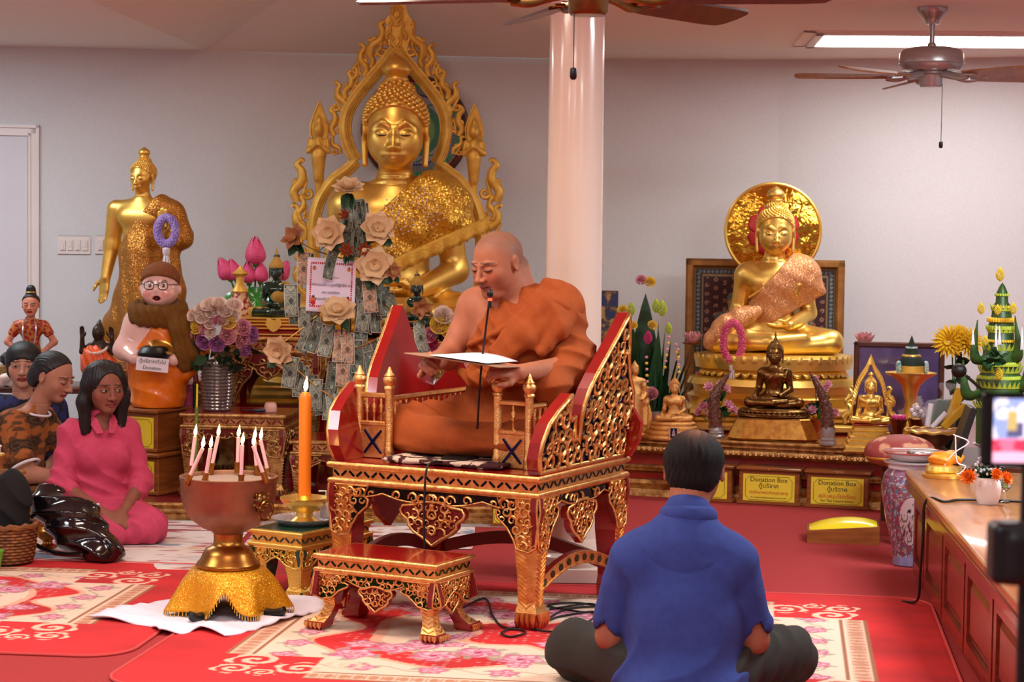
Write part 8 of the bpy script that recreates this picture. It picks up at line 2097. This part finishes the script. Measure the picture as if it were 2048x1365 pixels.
pt_ = thing('red_rimmed_plate', 'white dish with red rim lying across the porcelain vase', 'plate', VB + Vector((.02, .02, .470))); b = MB(); b.lathe([(.085, 0), (.12, .022), (.145, .036), (.140, .038), (.11, .02), (0, .012)], 40); b.build('dish', m_white, pt_); b = MB(); b.lathe([(.142, .034), (.150, .038), (.143, .041), (.135, .037)], 40); b.build('red_rim', m_redlac, pt_)
t = thing('silver_dish', 'round silver dish lying on the red rimmed dish', 'lid', VB + Vector((.05, -.03, .492))); b = MB(); b.lathe([(.072, 0), (.074, .018), (.07, .026), (.06, .028), (0, .03)], 32); b.build('dish_body', m_silver, t)
# donation boxes along the platform front
eng = [('Donation Box', .036, .036, m_ink), ('ตู้บริจาค', .034, .003, m_ink)]
bx = [G(1543, 1007), G(1672, 1014)]; du = (bx[1] - bx[0]); ang_b = math.atan2(du.y, du.x); un = du.normalized() * .372
for k, (lab, ex) in enumerate((('wooden donation box half hidden by the head of the man in blue', [('ค่าน้ำค่าไฟ', .022, -.031, m_inkred), ('For utility expense', .013, -.054, m_ink)]), ('wooden donation box with yellow sign about ailing monks', [('ค่ารักษาพระภิกษุอาพาธ', .0235, -.031, m_inkred), ('For medical treatment expense for the monks', .0105, -.054, m_ink)]), ('wooden donation box with yellow sign for the culture school', [('สนับสนุนโรงเรียน', .029, -.033, m_inkred), ('For Thai Culture School', .018, -.055, m_ink)]))):
 o = donation_box(lab, bx[0] + un * (k - 1) - AV * .075, ang_b, .345, .22, .205, eng + ex, 'donation boxes before the right altar')
ob = donation_box('small wooden donation box seen beneath the throne', (P(1000, 1048, 9.75).x + .02, 9.72, 0), math.radians(-4), .13, .16, .11, [], 'donation boxes before the right altar')
# yellow padded kneeler
kn = thing('padded_kneeler', 'low wooden headrest with shiny yellow pad on the red carpet', 'kneeler', G(1684, 1089), math.radians(-8)); m_yv = mat('yellow_vinyl', (232, 208, 40), .25, coat=.5)
b = MB()
for y in (0, .235): b.prism([(-.165, 0), (.175, 0), (.175, .088), (-.165, .060)], 'y', y, y + .015)
for x, h in ((-.165, .062), (.163, .086)): b.box((x, .015, 0), (x + .012, .235, h))
b.build('wood_box', m_wood, kn, smooth=0); b = MB(); b.grid(lambda u, v: (-.155 + .32 * u, .012 + .226 * v, .058 + .028 * u + .052 * math.sin(PI * v) ** .5 * math.sin(PI * (.06 + .88 * u)) ** .5 - .012), 14, 14); b.build('yellow_pad', m_yv, kn, smooth=80)
# ------------------------------------------------------------------ counter on the right
cd = Vector((-.0985, -.9951, 0)); ct = thing('counter', 'long wooden counter of panelled red-brown cabinet doors', 'counter', (1.73, 8.36, 0), math.atan2(cd.x, -cd.y)); 
ct.rotation_euler = (0, 0, -math.atan2(.0985, .9951))
L = 4.3; b = MB(); b.box((.02, -L, .0), (.68, 0, .425)); b.build('carcass', m_cab, ct, smooth=0)
b = MB(); b.cbox((.34, -L / 2, .448), (.76, L + .06, .034), bev=.006); b.build('worktop', m_ctop, ct); b = MB(); b.cbox((-.015, -L / 2, .41), (.05, L + .02, .045), bev=.008); b.build('top_rail', m_cab, ct); b = MB(); b.box((.035, -L, 0), (.06, 0, .06)); b.build('kick_board', m_wooddk, ct)
ed = [0, .43, 1.05, 1.69, 2.36, 3.0, 3.6]
for y0, y1 in zip(ed, ed[1:]):
 dr = MB(); m_ = .018; s0, s1, z0, z1 = -y1 + m_, -y0 - m_, .035, .375; fr_ = .055
 def fbox(a0, a1, c0, c1, x0, x1): dr.box((x0, a0, c0), (x1, a1, c1))
 fbox(s0, s1, z0, z0 + fr_, -.002, .02); fbox(s0, s1, z1 - fr_, z1, -.002, .02); fbox(s0, s0 + fr_, z0 + fr_, z1 - fr_, -.002, .02); fbox(s1 - fr_, s1, z0 + fr_, z1 - fr_, -.002, .02)
 do = dr.build('cabinet_door', m_cab, ct, smooth=0); g = .012; pa = MB()
 a0, a1, c0, c1 = s0 + fr_, s1 - fr_, z0 + fr_, z1 - fr_
 pa.loft([[(x, y, z) for y, z in ((a0 + q, c0 + q), (a1 - q, c0 + q), (a1 - q, c1 - q), (a0 + q, c1 - q))] for x, q in ((.018, .0), (.014, .006), (.014, .016), (.004, .04))], False, True); pa.build('raised_panel', m_cab, do, smooth=0)
def on_counter(px, py): return G(px, py, .4655)
hh_ = thing('gold_hat_ornament', 'orange silk topped golden ornament on the far end of the counter', 'ornament', on_counter(1893, 958) + Vector((0, .06, 0))); b = MB(); b.lathe([(.085, 0), (.088, .012), (.07, .022), (.078, .03), (.072, .05), (.06, .055), (0, .055)], 32); b.build('gold_base', m_goldb, hh_); B = Body(); B.ell((0, 0, .075), (.065, .055, .032), .02); B.ell((.03, -.02, .08), (.05, .04, .03), .02); B.fn(wr(.004, 90, (.7, .5, .5), 3), (-1,) * 3, (1,) * 3); share(body_mesh('silk', B, .005, mat('orange_silk', (236, 150, 40), .4, col2=(222, 130, 30), nscale=20)), 'silk', hh_)
wv = thing('marigold_vase', 'white vase of marigolds and small white blossoms on the counter', 'flowers', on_counter(1975, 1008)); b = MB(); b.lathe([(.036, 0), (.044, .02), (.050, .06), (.044, .095), (.04, .10), (.036, .095), (0, .09)], 28); b.build('vase_body', m_white, wv); Yv = wv.location.y
for (px, py, s) in ((1938, 955, .034), (1992, 950, .028), (2012, 958, .030)): place(marig_m, 'marigold', wv, P(px, py, Yv - .05) - wv.location, ((px - 1975) / 40, -1, .4), s)
for k in range(60): a = k * 2.4; r = .007 * k ** .5; b = MB() if k == 0 else b; b.sph((r * math.cos(a), r * .7 * math.sin(a) - .01, .11 + random.uniform(0, .05) + .05 * (k % 5 == 0)), .006, 5, 4)
tag(b.build('white_blossom', m_paper, wv), kind='stuff')
for k in range(12): place(leafg_m, 'leaf', wv, (0, 0, .09), (math.cos(k * .9), math.sin(k * .9) - .3, .8), .07)
t = thing('small_glass', 'small stemmed glass beside the marigold vase', 'glass', on_counter(2010, 1006)); b = MB(); b.lathe([(.02, 0), (.02, .003), (.004, .008), (.004, .04), (.022, .06), (.026, .10), (.024, .10), (.019, .06), (0, .05)], 20); b.build('glass_body', glass('clear_glass'), t)
t = thing('black_photo_frame', 'black frame leaning at the far end of the counter with white wire trim', 'frame', on_counter(1928, 930) + Vector((0, .02, 0)), math.radians(-35)); t.location = Vector((1.842, 8.22, .472)); t.rotation_euler = (0, math.radians(17), math.radians(-6)); b = MB(); b.cbox((0, 0, .15), (.028, .20, .30), bev=.004); b.build('panel', m_black, t); b = MB(); b.tube(smooth_path([(-.05, -.11, .17), (.02, -.11, .16), (-.02, -.11, .10), (-.04, -.11, .03), (.02, -.11, .02), (.04, -.11, .06), (0, -.11, .07), (-.04, -.11, .17)], 5), .003, 5); b.build('wire_trim', m_paper, t)
b = MB(); ck = [on_counter(2046, 1006), on_counter(1980, 1003), on_counter(1920, 1002), on_counter(1888, 1006)]; base_c = Vector((1.73, 8.36, 0)); e0 = ck[-1]
edge = lambda Y, z, o=.05: Vector((1.73 - .0985 * (8.36 - Y) - o, Y, z))
ck = [p + Vector((0, 0, .004)) for p in ck] + [edge(7.52, .462, .03), edge(7.55, .42), edge(7.56, .3), edge(7.62, .15), edge(7.70, .03), edge(7.80, .006, .10)]
b.tube(smooth_path(ck, 6), .005, 6); tag(b.build('counter_cable', m_blackrub), 'black cable running over the counter edge down to the carpet', 'cable')
# yellow chrysanthemums and the banana-leaf cone
mv = thing('chrysanthemum_vase', 'yellow chrysanthemums in a dark vase beside the banana-leaf cone', 'flowers', (P(1905, 880, 10.05).x, 10.05, ZT)); b = MB(); b.lathe([(.04, 0), (.045, .02), (.05, .14), (.04, .24), (.045, .25), (0, .25)], 24); b.build('vase_body', m_hair, mv)
for (px, py, s, d) in ((1898, 684, .088, (-.4, -1, .2)), (1936, 686, .085, (.5, -1, .2)), (1918, 668, .055, (0, -.8, .7)), (1910, 696, .045, (0, -1, -.2))): place(mum_m, 'chrysanthemum', mv, P(px, py, 9.95) - mv.location, d, s)
b = MB()
for dx in (-.02, .02, .0): b.tube([(0, 0, .24), (dx, -.03, PZ(1905, 700, 9.95) - ZT)], .004, 5)
tag(b.build('stems', m_stem, mv), kind='stuff')
for k in range(8): place(leafd_m, 'leaf', mv, (0, -.02, .26 + .03 * k), (math.cos(k * 2), -.4, .3), .08)
bs = thing('banana_leaf_cone', 'tiered green banana-leaf cone with yellow garlands and curled horns', 'flowers', (P(1996, 900, 9.35).x, 9.35, ZT)); zs_ = lambda y: PZ(1996, y, 9.35) - ZT; k_ = 9.35 / FX
b = MB(); b.lathe([(.10, 0), (.10, .012), (.05, .03), (.05, .06), (.11, .09), (.12, .10), (0, .10)], 28); b.build('silver_stand', m_emb, bs)
m_ban = mat('banana_leaf', (36, 66, 26), .4, col2=(60, 96, 36), nscale=18)
b = MB(); b.lathe([(.105, .10), (.11, zs_(760)), (.085, zs_(742)), (.085, zs_(725)), (.082, zs_(700)), (.062, zs_(690)), (.060, zs_(650)), (.05, zs_(640)), (.042, zs_(612)), (.03, zs_(605)), (.026, zs_(585)), (.012, zs_(572)), (0, zs_(565))], 32); b.build('leaf_tower', m_ban, bs)
for (y, r, m, th) in ((728, .088, m_lime, .013), (656, .064, m_lime, .012), (640, .060, m_mum, .013), (614, .044, m_yellow, .008), (590, .03, m_lime, .008), (682, .066, m_mum, .008), (756, .098, m_lime, .014)):
 b = MB(); n = int(2 * PI * r / .012)
 for k in range(n): a = 2 * PI * k / n; b.sph((r * math.cos(a), r * math.sin(a), zs_(y)), (th * .8, th * .8, th), 6, 4)
 b.build('garland_ring', m, bs)
def horn(px0, py0, px1, py1, px2, py2, w):
 pts = smooth_path([P(px0, py0, 9.33) - bs.location, P(px1, py1, 9.26) - bs.location, P(px2, py2, 9.26) - bs.location], 8); n = len(pts); b = MB(); b.tube(pts, [w * (.6 + .6 * math.sin(PI * i / (n - 1))) * (1 - .85 * (i / (n - 1)) ** 2) for i in range(n)], 8, flat=.5); b.build('leaf_horn', m_ban, bs)
b = MB()
for y, r in ((700, .082), (665, .062), (622, .046), (745, .094), (775, .112), (815, .115)):
 n = int(2 * PI * r / .022)
 for k in range(n):
  a = 2 * PI * k / n; c, s = math.cos(a), math.sin(a); z = zs_(y); b.add([(r * c - .012 * s, r * s + .012 * c, z), (r * c + .012 * s, r * s - .012 * c, z), ((r + .014) * c, (r + .014) * s, z + .034)], [(0, 1, 2)])
b.build('leaf_scales', m_lime, bs, solid=.002, smooth=0)['kind'] = 'stuff'
for args in ((1985, 720, 1950, 715, 1955, 640, .026), (2006, 720, 2036, 710, 2030, 632, .026), (1982, 775, 1935, 790, 1926, 720, .03), (2010, 775, 2050, 770, 2056, 700, .03), (1990, 720, 1968, 735, 1975, 680, .018)): horn(*args)
for (px, py, h, m) in ((2000, 562, 26, yelb_me), (1962, 628, 22, yelb_me), (2026, 628, 22, yelb_me), (1995, 630, 20, yelb_me), (1970, 692, 20, yelb_me), (1998, 760, 24, yelb_me)): place(m, m.name, bs, P(px, py, 9.2) - bs.location, (0, 0, 1), h * k_)
b = MB()
for (px, py) in ((2000, 533), (1962, 604), (2026, 604)): b.cyl(P(px, py, 9.2) - bs.location, P(px, py + 12, 9.2) - bs.location, .003, n=5)
b.build('white_tip', m_paper, bs)
for (px, y0, y1) in ((1992, 650, 700), (1946, 660, 690), (2044, 655, 700), (1999, 652, 690)):
 b = MB()
 for q in (-.006, 0, .006): b.tube([P(px, y0, 9.22) - bs.location, P(px, y1, 9.20) - bs.location + Vector((q, 0, 0))], .0025, 4)
 b.build('white_tassel', m_paper, bs)
for k in range(14): place(leafg_m, 'leaf', bs, P(1975 + (k % 5) * 6, 730 - k * 2, 9.18) - bs.location, (math.cos(k * 2.1), -.7, .6 * math.sin(k)), .055)
# microphone on a boom near the cone
mi = thing('boom_microphone', 'black boom microphone near the yellow chrysanthemums', 'microphone', (P(1985, 900, 9.1).x, 9.1, ZT)); b = MB(); b.lathe([(.05, 0), (.05, .015), (.01, .03)], 20); b.tube([(0, 0, 0), (0, 0, PZ(1985, 800, 9.1) - ZT), P(1955, 772, 9.1) - mi.location, P(1932, 752, 9.1) - mi.location], .007, 6); b.build('boom', m_black, mi); b = MB(); b.sph(P(1918, 742, 9.1) - mi.location, (.036, .036, .034), 14, 10); b.build('foam_head', m_hair, mi)
# ------------------------------------------------------------------ garlands on the statues' hands
def garland(label, c, rx, rz, r, m, tassel, mt, Ylean=.3):
 t = thing('flower_garland', label, 'garland', c, 0, 'flower garlands'); n = 40; b = MB()
 for k in range(n):
  a = 2 * PI * k / n
  for j in range(6): q = j * PI / 3 + k * .5; b.sph((rx * math.cos(a) + r * math.cos(q) * math.cos(a), r * math.sin(q) - Ylean * (rz - rz * math.sin(a)) * .3, rz * math.sin(a) + r * math.cos(q) * math.sin(a)), r * .62, 5, 4)
 b.build('flower_loop', m, t); b = MB(); z0 = -rz - r
 b.lathe([(.0, z0 + .01), (r * 1.4, z0 - .01), (r * 1.2, z0 - .04), (r * .8, z0 - .05)], 12, (0, -Ylean * rz * .6, 0), cap=False); b.build('tassel_head', mt, t)
 for k in range(6): a = k * PI / 3; b = MB(); b.tube([(r * .5 * math.cos(a), -Ylean * rz * .6 + r * .5 * math.sin(a), z0 - .04), (r * 1.6 * math.cos(a), -Ylean * rz * .6 + r * 1.6 * math.sin(a), z0 - .04 - tassel)], r * .32, 6); b.sph((r * 1.6 * math.cos(a), -Ylean * rz * .6 + r * 1.6 * math.sin(a), z0 - .045 - tassel), r * .5, 6, 5, 1); b.build('tassel_strand', [mt, m], t)
 return t
m_lav = mat('lavender_flowers', (132, 104, 188), .7, col2=(176, 156, 210), nscale=40); m_pinkg = mat('pink_flowers', (204, 60, 100), .7, col2=(226, 110, 140), nscale=50)
garland('lavender flower garland hanging on the raised hand of the standing statue', P(333, 462, 11.30), .052, .075, .017, m_lav, .10, m_paper, .1)
garland('pink flower garland hanging on the knee hand of the golden statue', P(1465, 684, RY - .30), .055, .11, .016, m_pinkg, .13, m_paper, .2)
# ================================================================== things on and about the throne
def TL(x, y, z): return TW(x, y, z)
m_mat = mat('patterned_mat', (60, 16, 20), .85, col2=(206, 184, 160), nscale=20, thr=(.5, .54), bump=.4, bscale=120)
cm = thing('seat_mat', 'maroon and cream patterned mat beneath the monk', 'mat', TL(0, .05, .5705), TH); B = Body(); B.box((.0, .27, .012), (.26, .26, .011), .010); B.fn(wr(.003, 40, (.8, .6, 0), 3, False), (-1,) * 3, (1,) * 3); share(body_mesh('pad', B, .008, m_mat), 'pad', cm)
mc = thing('gooseneck_microphone', 'black gooseneck microphone with red light ring before the monk', 'microphone', TL(.045, .15, .5705), TH); top = P(980, 590, 7.36); inv = Matrix.Rotation(-TH, 4, 'Z') @ Matrix.Translation(-mc.location); tl_ = inv @ top; bl_ = inv @ P(952, 872, 7.45)
b = MB(); b.cbox((0, 0, .018), (.125, .10, .036), bev=.010); b.build('base', m_black, mc); b = MB(); b.tube([(bl_.x, bl_.y, .03), (bl_.x, bl_.y, .09)], [.011, .008], 10); b.tube(smooth_path([(bl_.x, bl_.y, .03), bl_.lerp(tl_, .45) + Vector((-.006, 0, 0)), tl_], 8), .0042, 8); b.build('gooseneck', m_black, mc)
b = MB(); b.sph(tl_ + Vector((0, 0, .004)), (.0125, .0125, .018), 14, 10); b.build('foam_head', m_hair, mc); b = MB(); b.tube([tl_ + Vector((0, 0, -.022)), tl_ + Vector((0, 0, -.013))], .0085, 12); b.build('light_ring', mat('red_light', (255, 50, 30), .4, emit=6), mc); b = MB(); b.cyl(tl_ + Vector((0, 0, -.05)), tl_ + Vector((0, 0, -.02)), .0065, n=10); b.build('collar', m_black, mc)
cb = MB(); pts = [TL(.02, .10, .585), TL(.0, .02, .59), TL(-.005, -.02, .565), TL(-.01, -.025, .45), TL(-.005, -.03, .3), TL(.0, .0, .14), TL(.06, .06, .03)] + [G(*q) for q in ((968, 1205), (985, 1238), (1005, 1262), (1045, 1268), (1048, 1276), (1020, 1281), (1003, 1274), (1040, 1262), (1110, 1272), (1180, 1248), (1185, 1232), (1120, 1240), (1090, 1252), (1130, 1226), (1190, 1222), (1215, 1222), (1150, 1214), (1095, 1218), (1160, 1232), (1200, 1228), (1180, 1216), (1100, 1225))]
pts = [p if i < 7 else Vector((p.x, p.y, .012 + .003 * (i % 2))) for i, p in enumerate(pts)]
cb.tube(smooth_path(pts, 6), .0042, 6); tag(cb.build('microphone_cable', m_blackrub), 'black microphone cable hanging down the throne and coiled on the rug', 'cable')
# board and paper in the monk's hands
MKM = Matrix.Translation(mk.location) @ Matrix.Rotation(mk.rotation_euler.z, 4, 'Z')
bd = thing('reading_board', 'thin brown board held by the monk', 'board'); bd.matrix_world = MKM @ Matrix.Translation((.045, -.455, .378)) @ Matrix.Rotation(math.radians(5), 4, 'Y') @ Matrix.Rotation(math.radians(-3), 4, 'X') @ Matrix.Rotation(math.radians(4), 4, 'Z')
b = MB(); b.cbox((0, 0, 0), (.40, .25, .006), bev=.002); b.build('panel', mat('kraft_board', (150, 112, 84), .7), bd)
pp = thing('paper_sheet', 'white paper sheet lying on the reading board', 'paper'); pp.matrix_world = bd.matrix_world @ Matrix.Translation((.03, .0, .0045)); b = MB(); b.grid(lambda u, v: ((u - .5) * .24, (v - .5) * .26, .004 + .014 * math.sin(u * PI) * v + .006 * v), 12, 8); b.build('sheet', m_paper, pp, solid=.001, smooth=80)
# ------------------------------------------------------------------ phone on its tripod at the right edge
ph = thing('phone', 'smartphone held sideways on a tripod, screen showing the ceremony', 'phone', P(2050, 862, 2.12), math.radians(3)); k2 = 2.12 / FX
PWd, PHt = 175 * k2, 150 * k2; b = MB(); b.cbox((0, .006, 0), (PWd, .010, PHt), bev=.004); b.build('phone_body', m_black, ph)
def scr(u, v):
 n = fbm(u * 4, v * 4, 4, 3); c = np.tile(np.array((150., 170, 225)), (len(u), 1)); c[v < .38] = (240, 120, 150); c[(v < .34) & (n > .5)] = (226, 60, 90); c[v < .16] = (250, 190, 215); c[(v > .38) & (n > .56)] = (240, 240, 255); c[(v > .4) & (v < .62) & (np.abs(u - .35) < .12)] = (90, 90, 130); c[(v > .5) & (v < .8) & (np.abs(u - .3) < .07)] = (200, 180, 110); return c
m_scr = mat('phone_screen', (150, 170, 225), .2, attr=True, emit=.9); painted('screen', lambda u, v: ((u - .5) * PWd * .74, -.0002 + 0 * u, (v - .5) * PHt * .86), scr, 40, 40, m_scr, ph)
tp = thing('phone_tripod', 'black tripod with padded clamp at the right edge of the frame', 'tripod', (P(2062, 1000, 2.16).x, 2.17, 0)); zc_ = P(2050, 862, 2.12).z; b = MB(); b.cyl((0, 0, .5), (0, 0, zc_ - PHt / 2 + .01), .009, n=12); b.build('pole', m_black, tp)
B = Body(); q = P(2018, 1105, 2.14) - tp.location; B.box(q, (.022, .02, .034), .008); B.box(q + Vector((.026, 0, -.004)), (.03, .022, .026), .008, .01); share(body_mesh('padded_grip', B, .002, m_black), 'padded_grip', tp)
for k in range(3): a = k * 2 * PI / 3 + .5; b = MB(); b.cyl((0, 0, .56), (.32 * math.cos(a), .32 * math.sin(a), .006), .008, n=8); b.build('leg', m_black, tp)
